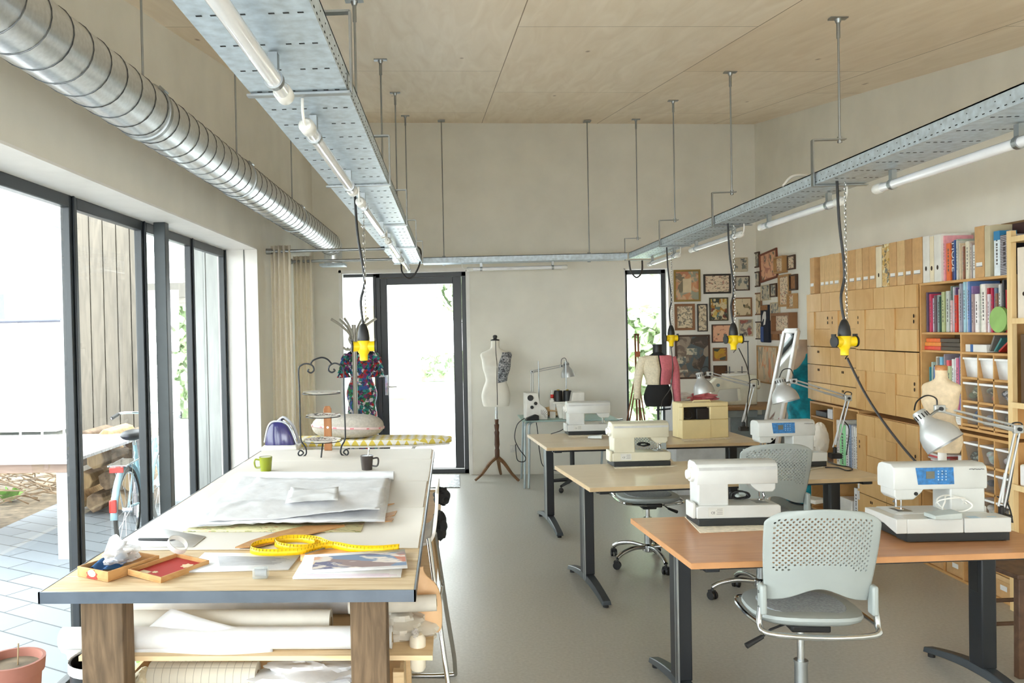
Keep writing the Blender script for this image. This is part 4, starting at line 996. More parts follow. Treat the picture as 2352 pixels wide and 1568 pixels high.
c = onZ(1366, 1000, DZ_+.02); pedal('pale grey foot pedal beside the farthest sewing machine', Vector((c.x, c.y-.04, DZ_+.003)), R(-20), mat('pale_grey', (206, 212, 212), .4))
cord('power_cord', 'black plug cord lying on the farthest desk', [onZ(1266, 996, DZ_+.006), onZ(1285, 990, DZ_+.006), onZ(1300, 984, DZ_+.03), onZ(1318, 994, DZ_+.006)], .004, BLACK)
cord('power_cord', 'white cord hanging down over the front edge of the middle desk', [onZ(1842, 1055, DZ_+.10), onZ(1850, 1072, DZ_+.008)+Vector((0, -.02, .02)), onZ(1858, 1078, DZ_+.006), onZ(1868, 1076, DZ_+.006), onZ(1890, 1072, DZ_+.006)], .0035, WHITE)
cord('power_cord', 'black cord looped on the end of the middle desk', [onZ(1902, 1060, DZ_+.006), onZ(1925, 1068, DZ_+.006), onZ(1950, 1072, DZ_+.006), onZ(1958, 1078, DZ_+.006), onZ(1945, 1080, DZ_+.006), onZ(1925, 1074, DZ_+.006), onZ(1895, 1073, DZ_+.006)], .004, BLACK)
# quilted mats under machines
QM = mat('quilted_cream', (224, 214, 196), .9, var=.08, vs=40, bump=.6, bs=40)
def padm(label, quad):
    q = [onZ(*p, DZ_+.001) for p in quad]; c = sum(q, Vector())/4; g = G()
    g.loft([[p-c+Vector((0, 0, h)) for p in q] for h in (0, .003)]); tag(g.build('machine_mat', QM, loc=c), label, 'mat', 'quilted mats under the machines')
padm('cream quilted mat under the white machine on the nearest desk', [(1608, 1224), (1800, 1216), (1775, 1175), (1573, 1187)])
padm('thin patterned mat under the cream machine on the middle desk', [(1412, 1076), (1556, 1071), (1540, 1052), (1402, 1056)])
padm('thin mat under the farthest white sewing machine', [(1308, 1004), (1400, 1000), (1392, 984), (1296, 988)])
padm('patterned mat under the beige machine case', [(1572, 1014), (1680, 1008), (1668, 992), (1550, 996)])
# beige machine case with cord compartment
A, B = onZ(1567, 1008, DZ_+.004), onZ(1674, 1004, DZ_+.004)
W_ = (B-A).length; Hc = onY(1565, 927, A.y).z-DZ_; t = T('machine_case', 'beige hard sewing machine case with cord compartment on the farthest desk', 'case', A+Vector((0, 0, 0)), math.atan2((B-A).y, (B-A).x))
CAS = mat('beige_case', (222, 206, 158), .45, var=.02)
g = G(); d_ = .19; cx0, cx1, cz0, cz1 = .02, W_*.60, Hc*.52, Hc*.88
g.box(0, .06, 0, W_, d_, Hc); g.box(0, 0, 0, W_, .06, cz0); g.box(0, 0, cz1, W_, .06, Hc); g.box(0, 0, cz0, cx0, .06, cz1); g.box(cx1, 0, cz0, W_, .06, cz1)
g.build('shell', CAS, t, bev=.006)
g = G(); g.box(.0, -.006, .0, cx1+.003, .0, cz0); g.build('front_panel', CAS, t, bev=.002)
G().box(cx0, .057, cz0, cx1, .0595, cz1).build('compartment_lining', mat('dark_lining', (40, 34, 24), .8), t)
g = G(); g.tube([(W_*.26, .02, Hc+.004), (W_*.28, .02, Hc+.016), (W_*.62, .02, Hc+.016), (W_*.64, .02, Hc+.004)], .007, 8); g.build('carry_handle', CAS, t)
G().box(W_*.32, .005, cz0+.004, W_*.58, .05, cz1-.012).build('power_brick', BLACK, t, bev=.004)
G().tube(smoothpath([(W_*.16+.035*math.cos(a), .03+.006*math.sin(2*a), cz0+.045+.035*math.sin(a)) for a in [k*.5 for k in range(26)]], 3), .005, 6).build('rolled_cord', mat('dark_cord', (38, 34, 32), .5), t)
PINK = mat('pink_fleece', (214, 120, 128), .9, bump=.3, bs=60)
c = onY(1612, 919, A.y+.30)
# pink cloth heap and white pile sit on the small white cabinet behind
a, b = onY(1560, 1030, 8.3), onY(1668, 926, 8.3)
tag(G().box(a.x-.03, 8.3, 0, b.x, 8.7, b.z).build('white_cabinet', mat('cabinet_white', (214, 216, 218), .5), bev=.003), 'plain white cabinet behind the farthest desk', 'cabinet')
crumple('heap of pink fleece on top of the white cabinet', 'pink_fleece', (onY(1610, 916, 8.5).x, 8.5, b.z+.045), (.15, .10, .05), PINK, 61, .35, cat='fabric')
crumple('white folded cloth beside the pink fleece', 'white_cloth', (onY(1572, 913, 8.5).x, 8.52, b.z+.05), (.085, .09, .05), WHITE, 62, .3, cat='fabric')
# dust cover between machine and lamp on the middle desk
c = onZ(1905, 1058, DZ_); crumple('rumpled white cloth bag beside the blue screened machine on the middle desk', 'cloth_bag', (onY(1900, 1010, c.y+.1).x-.02, c.y+.17, DZ_+.125), (.06, .05, .125), mat('off_white_cloth', (222, 218, 210), .9, bump=.4, bs=25), 63, .14, cat='bag')
# ---- architect lamps
def lamp(label, base, elbow, wrist, head_top, head_mouth, r, s=1, base_kind=True, cable=None, sw=1):
    t = T('desk_lamp', label, 'lamp', base, 0, 'articulated desk lamps')
    b, e, w_, ht, hm = [Vector(p)-Vector(base) for p in (base, elbow, wrist, head_top, head_mouth)]
    g = G(); g.box(-.035*s, -.03*s, 0, .035*s, .03*s, .035*s); g.cyl((0, 0, .03*s), (0, 0, .075*s), .012*s, n=10); g.build('clamp', BLACK, t, bev=.004)
    b0 = b+Vector((0, 0, .07*s)); up = Vector((0, 1, 0))
    def rods(a, c, nm):
        d = (c-a).normalized(); n = d.cross(up).normalized()*.013*s
        g = G()
        for k in (-1, 1): g.cyl(a+n*k, c+n*k*.8, .0055*s, n=8)
        g.cyl(a+d*.02*s+n*.2, a+d*.16*s+n*1.0, .0075*s, n=8)
        g.build(nm, SILVER, t)
    rods(b0, e, 'lower_arm'); rods(e, w_, 'upper_arm')
    g = G(); n = 14
    
    for q, d_ in ((e, (.045*s, .018*s, .04*s)), (w_, (.05*s, .018*s, .035*s))): G().cb(q, d_).build('joint', SILVER, t, bev=.004)
    for q in (e, w_): G().cyl(q+Vector((0, -.02*s, 0)), q+Vector((0, .02*s, 0)), .009*s, n=10).build('knob', BLACK, t)
    ax = (hm-ht); L = ax.length; m = frame_to(ax)
    g = G(); prof = [(.30, 0), (.36, .04), (.36, .26), (.42, .34), (.62, .46), (.86, .62), (.97, .80), (1.0, 1.0)]
    pr = [(r*a, L*z) for a, z in prof] + [(r*(a-.03), L*z) for a, z in prof[::-1]]
    g.lathe(pr, ht, 28, m, cap=False); g.lathe([(r*.3, 0), (.001, 0)], ht, 28, m, cap=False); sh = g.build('lamp_shade', SILVER, t)
    g = G()
    for k in range(12):
        a = 2*math.pi*k/12; q = m @ Vector((r*.362*math.cos(a), r*.362*math.sin(a), 0)); p0 = ht+q+(m @ Vector((0, 0, L*.09))); p1 = ht+q+(m @ Vector((0, 0, L*.21))); g.cyl(p0, p1, r*.035, n=6)
    g.build('vent_slots', BLACK, sh)
    g = G(); g.ell(ht+(m @ Vector((0, 0, L*.62))), (r*.36, r*.36, r*.42), m=m); g.build('bulb', mat('bulb_white', (238, 238, 234), .3), sh)
    g = G(); g.cyl(w_, ht+(m @ Vector((0, 0, L*.25))), .006*s, n=8); g.build('neck', STEEL, t)
    if cable:
        for c in cable: G().tube(smoothpath([Vector(p)-Vector(base) for p in c], 6), .0035*s, 6).build('flex', BLACK, t)
    return t
Yl = onZ(2300, 1197, DZ_).y; q = lambda x, y, d=0: onY(x, y, Yl+d)
lamp('nearest grey desk lamp arching over the near sewing machine', onZ(2300, 1197, DZ_+.001), q(2338, 985), q(2158, 938), q(2108, 945, -.02), q(2172, 1020, -.10), .088, 1.0, cable=[[q(2100, 942, -.02), q(2106, 922), q(2128, 908), q(2150, 915), q(2152, 935)], [q(2316, 985), q(2326, 972), q(2346, 972), q(2350, 990)], [q(2338, 1000), q(2320, 1120, .02), q(2306, 1180, .02)], [q(2290, 1140), q(2310, 1150), q(2320, 1170), q(2326, 1200)]])
Yl = onZ(1918, 1052, DZ_).y; q2 = lambda x, y, d=0: onY(x, y, Yl+d)
lamp('grey desk lamp on the middle desk in front of the teal dress', onZ(1918, 1052, DZ_+.001), q2(1948, 914), q2(1822, 875), q2(1790, 868, 0), q2(1806, 922, -.04), .092, 1.05, cable=[[q2(1790, 868), q2(1798, 850), q2(1815, 847), q2(1822, 862), q2(1820, 874)], [q2(1936, 912), q2(1943, 900), q2(1956, 903), q2(1950, 915)], [q2(1945, 920), q2(1936, 960), q2(1950, 985, .02), q2(1944, 1045, .02)]])
Yl = onZ(1708, 989, DZ_).y; q3 = lambda x, y, d=0: onY(x, y, Yl+d)
lamp('small looking grey desk lamp on the farthest desk before the picture wall', onZ(1708, 989, DZ_+.001), q3(1730, 885), q3(1630, 858), q3(1606, 855), q3(1618, 903, -.03), .092, 1.1, cable=[[q3(1606, 855), q3(1612, 845), q3(1624, 842), q3(1630, 852)], [q3(1718, 882), q3(1726, 872), q3(1740, 872), q3(1742, 884)]])
# ---- perforated swivel chairs
SHELL = mat('grey_chair_shell', (156, 163, 161), .42, var=.02); SEATF = mat('grey_seat_fabric', (142, 148, 152), .85, var=.12, vs=120, bump=.4, bs=250)
def perforated(g, fn, nu, nv, ok):
    """grid of cells, every second one with an octagonal hole"""
    C8 = [(0, 0), (.5, 0), (1, 0), (1, .5), (1, 1), (.5, 1), (0, 1), (0, .5)]
    H8 = [(.5+.46*math.cos(a), .5+.46*math.sin(a)) for a in [math.pi*(1.25+k*.25) for k in range(8)]]
    for j in range(nv):
        for i in range(nu):
            c = [g.v(fn((i+a)/nu, (j+b)/nv)) for a, b in C8]
            if (i+j) % 2 == 0 and ok((i+.5)/nu, (j+.5)/nv):
                h = [g.v(fn((i+a)/nu, (j+b)/nv)) for a, b in H8]
                for k in range(8): g.f([c[k], c[(k+1) % 8], h[(k+1) % 8], h[k]])
            else: g.f(c)
    bmesh.ops.remove_doubles(g.b, verts=g.b.verts, dist=.0002)
def swivel_chair(label, P, rz, zs=.55):
    """faces +y locally: the back rest is on the -y side"""
    t = T('swivel_chair', label, 'chair', P, rz, 'grey swivel chairs')
    dz = zs-.55
    g = G(); n = 28; rings = []
    for k, (sc, z) in enumerate(((.86, .515), (.97, .528), (1.0, .540), (.985, .552), (.80, .558), (.4, .553), (.02, .552))):
        rings.append([(.215*sc*math.copysign(abs(math.cos(a))**.72, math.cos(a)), .205*sc*math.copysign(abs(math.sin(a))**.72, math.sin(a)), z+dz+.012*(sc)*(abs(math.sin(a))**2)*(1 if math.sin(a) < 0 else .6)) for a in [2*math.pi*i/n for i in range(n)]])
    g.loft(rings); st_ = g.build('seat', SHELL, t)
    g = G(); g.loft([[(.165*sc*math.copysign(abs(math.cos(a))**.8, math.cos(a)), .155*sc*math.copysign(abs(math.sin(a))**.8, math.sin(a)), z+dz) for a in [2*math.pi*i/n for i in range(n)]] for sc, z in ((1, .556), (.97, .563), (.5, .561), (.02, .560))]); g.build('seat_pad', SEATF, st_)
    def fn(u, v):
        # u across, v up; curved and slightly flared shell with rounded top corners
        hw = .190+.022*math.sin(min(1, v*1.25)*math.pi/2)
        if v > .86: hw -= .07*((v-.86)/.14)**2.4
        x = (2*u-1)*hw
        zb = .625+ (.055*math.exp(-((2*u-1)/.55)**2) if v < .5 else 0)*(1-v*2)
        z = zb+(1.0-.0-zb)*v - .018*(2*u-1)**2*v
        y = -.205-.075*v+.045*(2*u-1)**2*(1-.25*v)
        return (x, y, z+dz)
    g = G(); perforated(g, fn, 40, 36, lambda u, v: .08 < u < .92 and .34 < v < .93 and (v > .42 or abs(u-.5) > .28 or v > .40))
    back = g.build('backrest', SHELL, t, solid=.008, ang=50)
    for s in (-1, 1):
        g = G(); g.box(s*.205-.012, -.205, .575+dz, s*.205+.012, -.155, .69+dz); ear = g.build('backrest_mount', SHELL, t, bev=.008)
        for z in (.60, .66): G().cyl((s*.218, -.18, z+dz), (s*.2195, -.18, z+dz), .006, n=10).build('screw', STEEL, ear)
    pts = [(-.212, -.18, .60), (-.218, -.185, .535), (-.19, -.225, .512), (0, -.240, .505), (.19, -.225, .512), (.218, -.185, .535), (.212, -.18, .60)]
    G().tube(smoothpath([(x, y, z+dz) for x, y, z in pts], 6), .0115, 10).build('back_frame', CHROME, t)
    for s in (-1, 1): G().tube(smoothpath([(s*.218, -.18, .535+dz), (s*.225, 0, .525+dz), (s*.20, .17, .525+dz), (s*.06, .19, .515+dz)], 6), .009, 8).build('side_tube', CHROME, t)
    g = G(); g.box(-.075, -.12, .478+dz, .075, .11, .508+dz); g.box(-.05, -.05, .455+dz, .05, .06, .48+dz); g.build('mechanism', BLACK, t, bev=.008)
    g = G(); g.tube([(-.05, -.02, .485+dz), (-.13, -.04, .462+dz), (-.17, -.05, .432+dz)], .005, 8); g.tube([(-.165, -.049, .436+dz), (-.235, -.07, .405+dz)], [.009, .012], 10); g.build('lever', BLACK, t)
    g = G(); g.cyl((0, 0, .30), (0, 0, .46+dz), .014, n=16); g.build('gas_piston', CHROME, t)
    g = G(); g.cyl((0, 0, .11), (0, 0, .33), .0255, n=18); g.cyl((0, 0, .325), (0, 0, .335), .028, n=18); g.build('column', STEEL, t)
    G().lathe([(.03, .085), (.042, .095), (.042, .135), (.03, .145)], n=20).build('hub', CHROME, t)
    for k in range(5):
        a = 2*math.pi*k/5+.45; c, s = math.cos(a), math.sin(a)
        pts = [(c*.03, s*.03, .122), (c*.13, s*.13, .128), (c*.23, s*.23, .108), (c*.285, s*.285, .078)]
        leg = G().tube(smoothpath(pts, 5), [.017]*8+[.015]*8 if False else .0155, 10).build('star_leg', CHROME, t)
        g = G(); m = Matrix.Translation((c*.285, s*.285, 0)) @ rotz(a+.7)
        for w_ in (-.014, .014): g.tube([m @ Vector((w_-.008, 0, .027)), m @ Vector((w_+.008, 0, .027))], .027, 16)
        g.tube([m @ Vector((0, 0, .03)), m @ Vector((0, .0, .075))], .008, 8); g.box(-.018, -.022, .035, .018, .012, .058, m)
        g.build('caster', BLACK, leg, bev=.002)
    return t
Yc = 3.38
CH1 = swivel_chair('nearest grey perforated swivel chair, back turned, at the beech desk', (onY(1838, 1400, Yc).x, Yc, 0), R(-3), .56)
Yc = 5.12; dup(CH1, (onY(1742, 1150, Yc).x, Yc-.02, 0), R(3), 'grey perforated swivel chair at the middle desk, behind the white machine')
Yc = 5.93; CH3 = swivel_chair('grey swivel chair facing the camera beyond the middle desk, its seat showing under it', (onY(1487, 1140, Yc).x, Yc, 0), R(183), .495)
Yc = 8.70; x = onY(1315, 1090, Yc).x
t = T('office_chair', 'black office chair base parked under the glass table', 'chair', (x, Yc, 0), R(20))
G().lathe([(.19, .44), (.21, .46), (.2, .50), (.02, .51)], n=24).build('seat', mat('dark_seat', (44, 44, 46), .8), t)
G().cyl((0, 0, .09), (0, 0, .45), .024, n=14).build('column', BLACK, t)
for k in range(5):
    a = 2*math.pi*k/5; c, s = math.cos(a), math.sin(a)
    leg = G().tube([(c*.02, s*.02, .10), (c*.27, s*.27, .07)], [.022, .014], 8).build('star_leg', BLACK, t)
    g = G(); g.ell((c*.27, s*.27, .029), (.026, .026, .028)); g.build('caster', BLACK, leg)
# ------------------------------------------------------------------ dress forms, coat stand, easel, glass table, pictures
def torso(rings, n=28, cx=0):
    """rings: (z, half width, half depth, y offset, x offset)"""
    out = []
    for r in rings:
        z, w, d, yo = r[:4]; xo = r[4] if len(r) > 4 else 0
        out.append([(xo+w*math.copysign(abs(math.cos(a))**.9, math.cos(a)), yo+d*math.sin(a), z) for a in [2*math.pi*i/n for i in range(n)]])
    return out
def densify(rings, k=4):
    r = [Vector((a[0], a[1], a[2])) for a in rings]; q = [a[3] for a in rings]; xo = [a[4] if len(a) > 4 else 0 for a in rings]
    sp = smoothpath(r, k); sq = smoothpath([Vector((a, b, 0)) for a, b in zip(q, xo)], k)
    return [(v.x, v.y, v.z, w.x, w.y) for v, w in zip(sp, sq)]
# standard female form, z relative to hip bottom = 0
FORM = [(0, .150, .10, .0), (.05, .165, .115, .005), (.13, .172, .122, .008), (.22, .150, .108, .0), (.30, .122, .088, -.008), (.36, .128, .092, -.012), (.44, .152, .115, -.022), (.49, .160, .122, -.026), (.55, .165, .100, -.01), (.60, .178, .080, .0), (.635, .160, .066, .006), (.66, .10, .058, .008), (.69, .056, .052, .004), (.74, .050, .048, -.002), (.775, .050, .048, -.004)]
LINEN = mat('white_dress_form', (236, 232, 222), .85, var=.02, bump=.15, bs=250); BEIGEF = mat('beige_dress_form', (206, 186, 156), .9, var=.05, vs=40, bump=.2, bs=250)
def form(name, label, P, zb, s, m, rz=0, cap='black', pole=True, base='tripod', sx_=1):
    t = T(name, label, 'mannequin', P, rz)
    g = G(); g.loft([[(x*s*sx_, y*s, zb+z*s) for x, y, z in r] for r in torso(densify(FORM))]); g.build('torso', m, t)
    zt = zb+.775*s
    if cap == 'black':
        G().lathe([(.052*s, zt-.004), (.052*s, zt+.012), (.02*s, zt+.02), (.028*s, zt+.045), (.022*s, zt+.06), (.004, zt+.065)], n=20).build('neck_cap', BLACK, t)
    elif cap: G().lathe([(.053*s, zt-.004), (.053*s, zt+.014), (.045*s, zt+.02), (.002, zt+.021)], n=20).build('neck_cap', cap, t)
    return t
YM = onZ(1140, 1098, .02).y
P = onY(1143, 1100, YM); x = P.x
zb = onY(1145, 932, YM).z; zt = onY(1143, 782, YM).z; s = (zt-zb)/.775
DKW = wood('dark_turned_wood', (70, 46, 34), (104, 70, 50), (8, 8, 2), .4)
t = form('dress_form', 'white dress form wearing half a grey vest, on a dark turned stand', (x, YM, 0), zb, s, LINEN, R(4))
g = G(); zz = [zb+.02+k*(zt-zb-.02)/16 for k in range(17)]
def front(z):
    r = densify(FORM); b = min(r, key=lambda q: abs(zb+q[0]*s-z)); return (-b[2]+b[3])*s
g.tube([(0, front(z)-.002, z) for z in zz], .004, 6); g.build('centre_seam', mat('seam_dark', (70, 66, 60), .6), t)
g = G(); g.cyl((0, 0, zb-.15), (0, 0, zb+.01), .014, n=12); g.build('steel_post', CHROME, t)
g = G(); h = zb-.15; g.lathe([(.018, .24), (.028, .26), (.028, .34), (.022, .36), (.030, .40), (.026, .50), (.03, .54), (.022, .56), (.026, h-.1), (.03, h-.06), (.02, h-.05), (.024, h)], n=18); g.build('turned_post', DKW, t)
for a in (200, 320, 75):
    a = R(a); c, s_ = math.cos(a), math.sin(a); g = G()
    pts = smoothpath([(c*.02, s_*.02, .25), (c*.09, s_*.09, .20), (c*.19, s_*.19, .09), (c*.28, s_*.28, .02)], 5)
    g.tube(pts, [.024-.0006*i for i in range(len(pts))], 8); g.build('tripod_leg', wood('walnut_leg', (96, 66, 42), (132, 96, 62), (5, 5, 5), .4), t)
VEST = art('vest_tweed', (150, 154, 160), [(58, 60, 66), (90, 92, 98), (200, 202, 206)], 60, .45, (1, 1, 2))
g = G(); rr = [q for q in densify(FORM) if .30 <= q[0] <= .64]
rows = []
for q in rr:
    z, w, d, yo, xo = q; k = (z-.30)/.34; a0 = -math.pi/2+.04+(.35*max(0, (z-.5)/.14)); a1 = .42
    rows.append([((xo+w*1.05*math.copysign(abs(math.cos(a))**.9, math.cos(a)))*s+.004, (yo+d*1.07*math.sin(a))*s-.004, zb+z*s-.02*(1-abs(math.cos(a)))*(k < .1)) for a in [a0+(a1-a0)*i/14 for i in range(15)]])
g.loft(rows, cap=False, closed=False); tag(g.build('half_vest', VEST, solid=.008, loc=(x, YM, 0)), 'grey tweed half vest pinned on one side of the white dress form', 'vest')
COL.objects[-1].rotation_euler = (0, 0, R(4)) if COL.objects[-1].name.startswith('half_vest') else (0, 0, 0)
bpy.data.objects['half_vest'].rotation_euler = (0, 0, R(4))
# cream and pink jacket mannequin
YJ = 8.15; P = onY(1512, 935, YJ); zn = onY(1512, 808, YJ).z; zw = onY(1512, 932, YJ).z
t = T('jacket_mannequin', 'mannequin with black neck and black hips on a metal stand', 'mannequin', (P.x, YJ, 0), R(0))
s = (zn-zw)/.70
g = G(); g.loft([[(a*s*1.05, b*s, zw+c*s) for a, b, c in r] for r in torso(densify(FORM))]); g.build('torso', mat('black_jersey', (30, 30, 32), .9, bump=.2, bs=200), t)
g = G(); g.lathe([(.062*s, zw+.70*s), (.058*s, zw+.77*s), (.064*s, zw+.80*s), (.03*s, zw+.80*s)], n=20); g.build('neck_cap', BLACK, t)
g = G(); g.cyl((0, 0, .03), (0, 0, zw+.02), .014, n=10); g.cyl((-.02, 0, zw-.04), (.12, 0, zw-.03), .008, n=8); g.build('pole', DARK, t)
g = G()
for k in range(4): a = R(45+90*k); g.tube([(0, 0, .12), (.25*math.cos(a), .25*math.sin(a), .012)], .011, 8)
g.build('stand_base', DARK, t)
CRJ = mat('cream_boucle', (222, 212, 188), .9, var=.05, vs=60, bump=.4, bs=180); PKJ = mat('pink_wool', (206, 116, 126), .9, var=.05, vs=60, bump=.3, bs=180)
def halfjacket(side, m, nm, t):
    g = G(); rr = [q for q in densify(FORM) if .27 <= q[0] <= .66]; rows = []
    a0, a1 = (-math.pi/2, math.pi/2) if side > 0 else (math.pi/2, 3*math.pi/2)
    for z, w, d, yo, xo in rr:
        rows.append([((w*1.12)*math.copysign(abs(math.cos(a))**.9, math.cos(a))*s*1.05+side*.006, (yo+d*1.12*math.sin(a))*s, zw+z*s) for a in [a0+(a1-a0)*i/16 for i in range(17)]])
    g.loft(rows, cap=False, closed=False); j = g.build('bodice', m, t, solid=.008)
    g = G(); pts = smoothpath([(side*.175*s, .0, zw+.615*s), (side*.225*s, -.01, zw+.5*s), (side*.265*s, -.02, zw+.32*s), (side*.285*s, -.06, zw+.10*s)] if side < 0 else [(side*.17*s, .0, zw+.615*s), (side*.215*s, 0, zw+.48*s), (side*.235*s, .0, zw+.2*s), (side*.25*s, .0, zw-.02*s)], 5)
    n = len(pts); g.tube(pts, [(.070-.030*i/n)*s for i in range(n)], 16); g.build('sleeve', m, t)
for side, m, nm, lb in ((-1, CRJ, 'cream', 'cream half jacket with bent sleeve on the black mannequin'), (1, PKJ, 'pink', 'pink half jacket with straight sleeve on the black mannequin')):
    j = T('half_jacket', lb, 'jacket', (P.x, YJ, 0)); halfjacket(side, m, nm, j)
# floral dress mannequin in front of the sidelight
YF = 8.92; P = onY(832, 950, YF); zn = onY(832, 785, YF).z; zw = onY(834, 925, YF).z; s = (zn-zw)/.775*1.02
t = form('dress_mannequin', 'dark mannequin wearing the bright floral dress beside the door', (P.x, YF, 0), zw, s, mat('black_jersey', (30, 30, 32), .9), 0, 'black')
G().cyl((0, 0, .02), (0, 0, zw), .014, n=10).build('pole', DARK, t); G().lathe([(.17, 0), (.17, .012), (.02, .03)], n=24).build('stand_base', DARK, t)
FLOR = art('floral_print', (40, 64, 84), [(206, 50, 54), (50, 140, 84), (54, 96, 186), (232, 232, 240), (40, 156, 150), (140, 60, 130)], 34, .42)
d_ = T('floral_dress', 'bright multicoloured floral dress with ruffled sleeves', 'dress', (P.x, YF, 0))
g = G(); rr = [q for q in densify(FORM) if q[0] <= .615]; rows = [[(a*s*1.03, b*s*1.03, zw+c*s) for a, b, c in r] for r in torso([(-.62, .21, .16, 0, 0), (-.35, .19, .14, .005, 0), (-.12, .178, .125, .006, 0)]+[(z, w*1.07, dd*1.08, yo, xo) for z, w, dd, yo, xo in rr])]
g.loft(rows, cap=False); g.build('gown', FLOR, d_, solid=.003)
for sd in (-1, 1):
    rn = random.Random(sd+5); g = G()
    for k in range(5):
        c = Vector((sd*(.165+.012*k)*s, -.02+rn.uniform(-.03, .03), zw+(.60-.055*k)*s)); rg = []
        for rrad, dz in ((.03, .02), (.055, -.02), (.066, -.05)):
            rg.append([c+Vector((rrad*(1+.22*math.sin(7*a+k))*math.cos(a), rrad*(1+.22*math.sin(7*a+k))*math.sin(a), dz)) for a in [2*math.pi*i/28 for i in range(28)]])
        g.loft(rg, cap=False)
    g.build('ruffle_sleeve', FLOR, d_, solid=.002)
# teal dress on the dress form beside the cabinets
YT = 7.90; P = onY(1836, 900, YT); P.x = 3.335; zn = onY(1846, 792, YT).z; zw = onY(1836, 955, YT).z; s = (zn-zw)/.72
t = form('dress_mannequin', 'beige mannequin under the long teal dress at the cabinet end', (P.x, YT, 0), zw, s, mat('pale_skin_fabric', (224, 200, 176), .9), R(-62), None)
G().cyl((0, 0, .02), (0, 0, zw), .014, n=10).build('pole', DARK, t); G().lathe([(.15, 0), (.15, .012), (.02, .03)], n=24).build('stand_base', DARK, t)
TEAL = mat('teal_velvet', (18, 146, 166), .75, var=.25, vs=14, bump=.5, bs=10)
d_ = T('teal_dress', 'long teal velvet dress with puffed sleeve beside the leaning mirror', 'dress', (P.x, YT, 0), R(-62))
g = G(); rows = []; nn = 48
allr = [(-.86, .215, .16, 0, 0), (-.7, .20, .15, 0, 0), (-.4, .19, .14, 0, 0), (-.12, .178, .128, .004, 0)]+[(z, w*1.08, dd*1.1, yo, xo) for z, w, dd, yo, xo in densify(FORM) if z <= .645]
for z, w, dd, yo, xo in allr:
    fold = .03*max(0, min(1, (.25-z)/.6)); row = []
    for i in range(nn):
        a = 2*math.pi*i/nn; k = 1+fold*3*math.sin(a*9)*.5
        vz = zw+z*s
        if z > .42: vz -= (z-.42)*s*.45*max(0, -math.sin(a))**22   # the V neckline dips at the front
        row.append((w*k*math.copysign(abs(math.cos(a))**.9, math.cos(a))*s, (yo+dd*k*math.sin(a))*s, vz))
    rows.append(row)
g.loft(rows, cap=False); g.build('gown', TEAL, d_, solid=.004)
for sd in (-1, 1):
    G().ell((sd*.185*s, 0, zw+.575*s), (.075*s, .07*s, .06*s)).build('puff_sleeve', TEAL, d_)
# beige form on a white pole by the bookcase
YB2 = 4.08; P = onY(2163, 960, YB2); zb = onY(2163, 1036, YB2).z; zt = onY(2160, 848, YB2).z; s = (zt-zb)/.775
t = form('dress_form', 'small beige linen dress form on a white pole standing on the nearest desk', (P.x, YB2, 0), zb, s, BEIGEF, R(-60), wood('beech_cap', (160, 104, 58), (186, 128, 80), (6, 6, 6), .4), sx_=1.0)
G().cyl((0, 0, DZ_+.02), (0, 0, zb+.02), .019, n=16).build('pole', WHITE, t)
G().lathe([(.09, DZ_+.001), (.09, DZ_+.012), (.03, DZ_+.03)], n=28).build('stand_base', WHITE, t)
# ---- coat stand
YC = 8.42; P = onY(817, 950, YC); SILC = mat('silver_grey_lacquer', (190, 188, 182), .35, .3)
t = T('coat_stand', 'grey metal coat stand with curved hooks before the sidelight', 'coat stand', (P.x, YC, 0))
zt = onY(817, 745, YC).z
G().cyl((0, 0, 0.02), (0, 0, zt), .024, n=14).build('pole', SILC, t); G().lathe([(.20, 0), (.20, .012), (.03, .03), (.02, .05)], n=28).build('stand_base', SILC, t)
for k in range(6):
    a = 2*math.pi*k/6+.25; c, s_ = math.cos(a), math.sin(a)
    G().tube(smoothpath([(c*.015, s_*.015, zt-.22), (c*.05, s_*.05, zt-.16), (c*.045, s_*.045, zt-.10), (c*.13, s_*.13, zt-.01), (c*.235, s_*.235, zt+.06)], 5), .0135, 8).build('hook', SILC, t)
    if k % 2 == 0: G().tube(smoothpath([(c*.015, s_*.015, zt-.21), (c*.06, s_*.06, zt-.25), (c*.13, s_*.13, zt-.26), (c*.18, s_*.18, zt-.24)], 5), .0135, 8).build('hook', SILC, t)
# ---- tripod easel
YE = 9.0; e = lambda x, y, d=0: onY(x, y, YE+d)
REDW = wood('reddish_easel_wood', (104, 58, 40), (138, 84, 60), (6, 6, 1), .45)
P = onZ(1466, 1070, 0); t = T('tripod_easel', 'tall wooden tripod easel in front of the narrow window', 'easel', (e(1466, 900).x, YE, 0))
o = Vector((e(1466, 900).x, YE, 0))
g = G()
for dx in (-3.5, 3.5): g.bar(e(1462+dx, 768)-o, e(1467+dx, 970)-o, .016, .016, (0, 1, 0))
g.bar(e(1457, 768)-o, e(1468, 768)-o, .016, .02); g.build('mast', REDW, t)
g = G(); g.cb(e(1464, 813)-o, (.05, .035, .06)); g.build('mast_clamp', wood('orange_wood', (150, 84, 52), (176, 104, 66), (6, 6, 6), .45), t, bev=.003)
for (xb, yb, d_) in ((1412, 1075, -.45), (1500, 1075, -.35), (1470, 1070, .3)):
    a = e(1462, 860, 0)-o; b = onY(xb, 1000, YE+d_); b = Vector((b.x, YE+d_, 0.0))-o
    g = G(); n = (b-a).normalized(); sd = Vector((.014, 0, 0))
    for k in (-1, 1): g.bar(a+sd*k, a.lerp(b, .6)+sd*k, .012, .012, (0, 1, 0))
    g.bar(a.lerp(b, .55), b, .022, .016, (0, 1, 0)); g.build('tripod_leg', REDW, t)
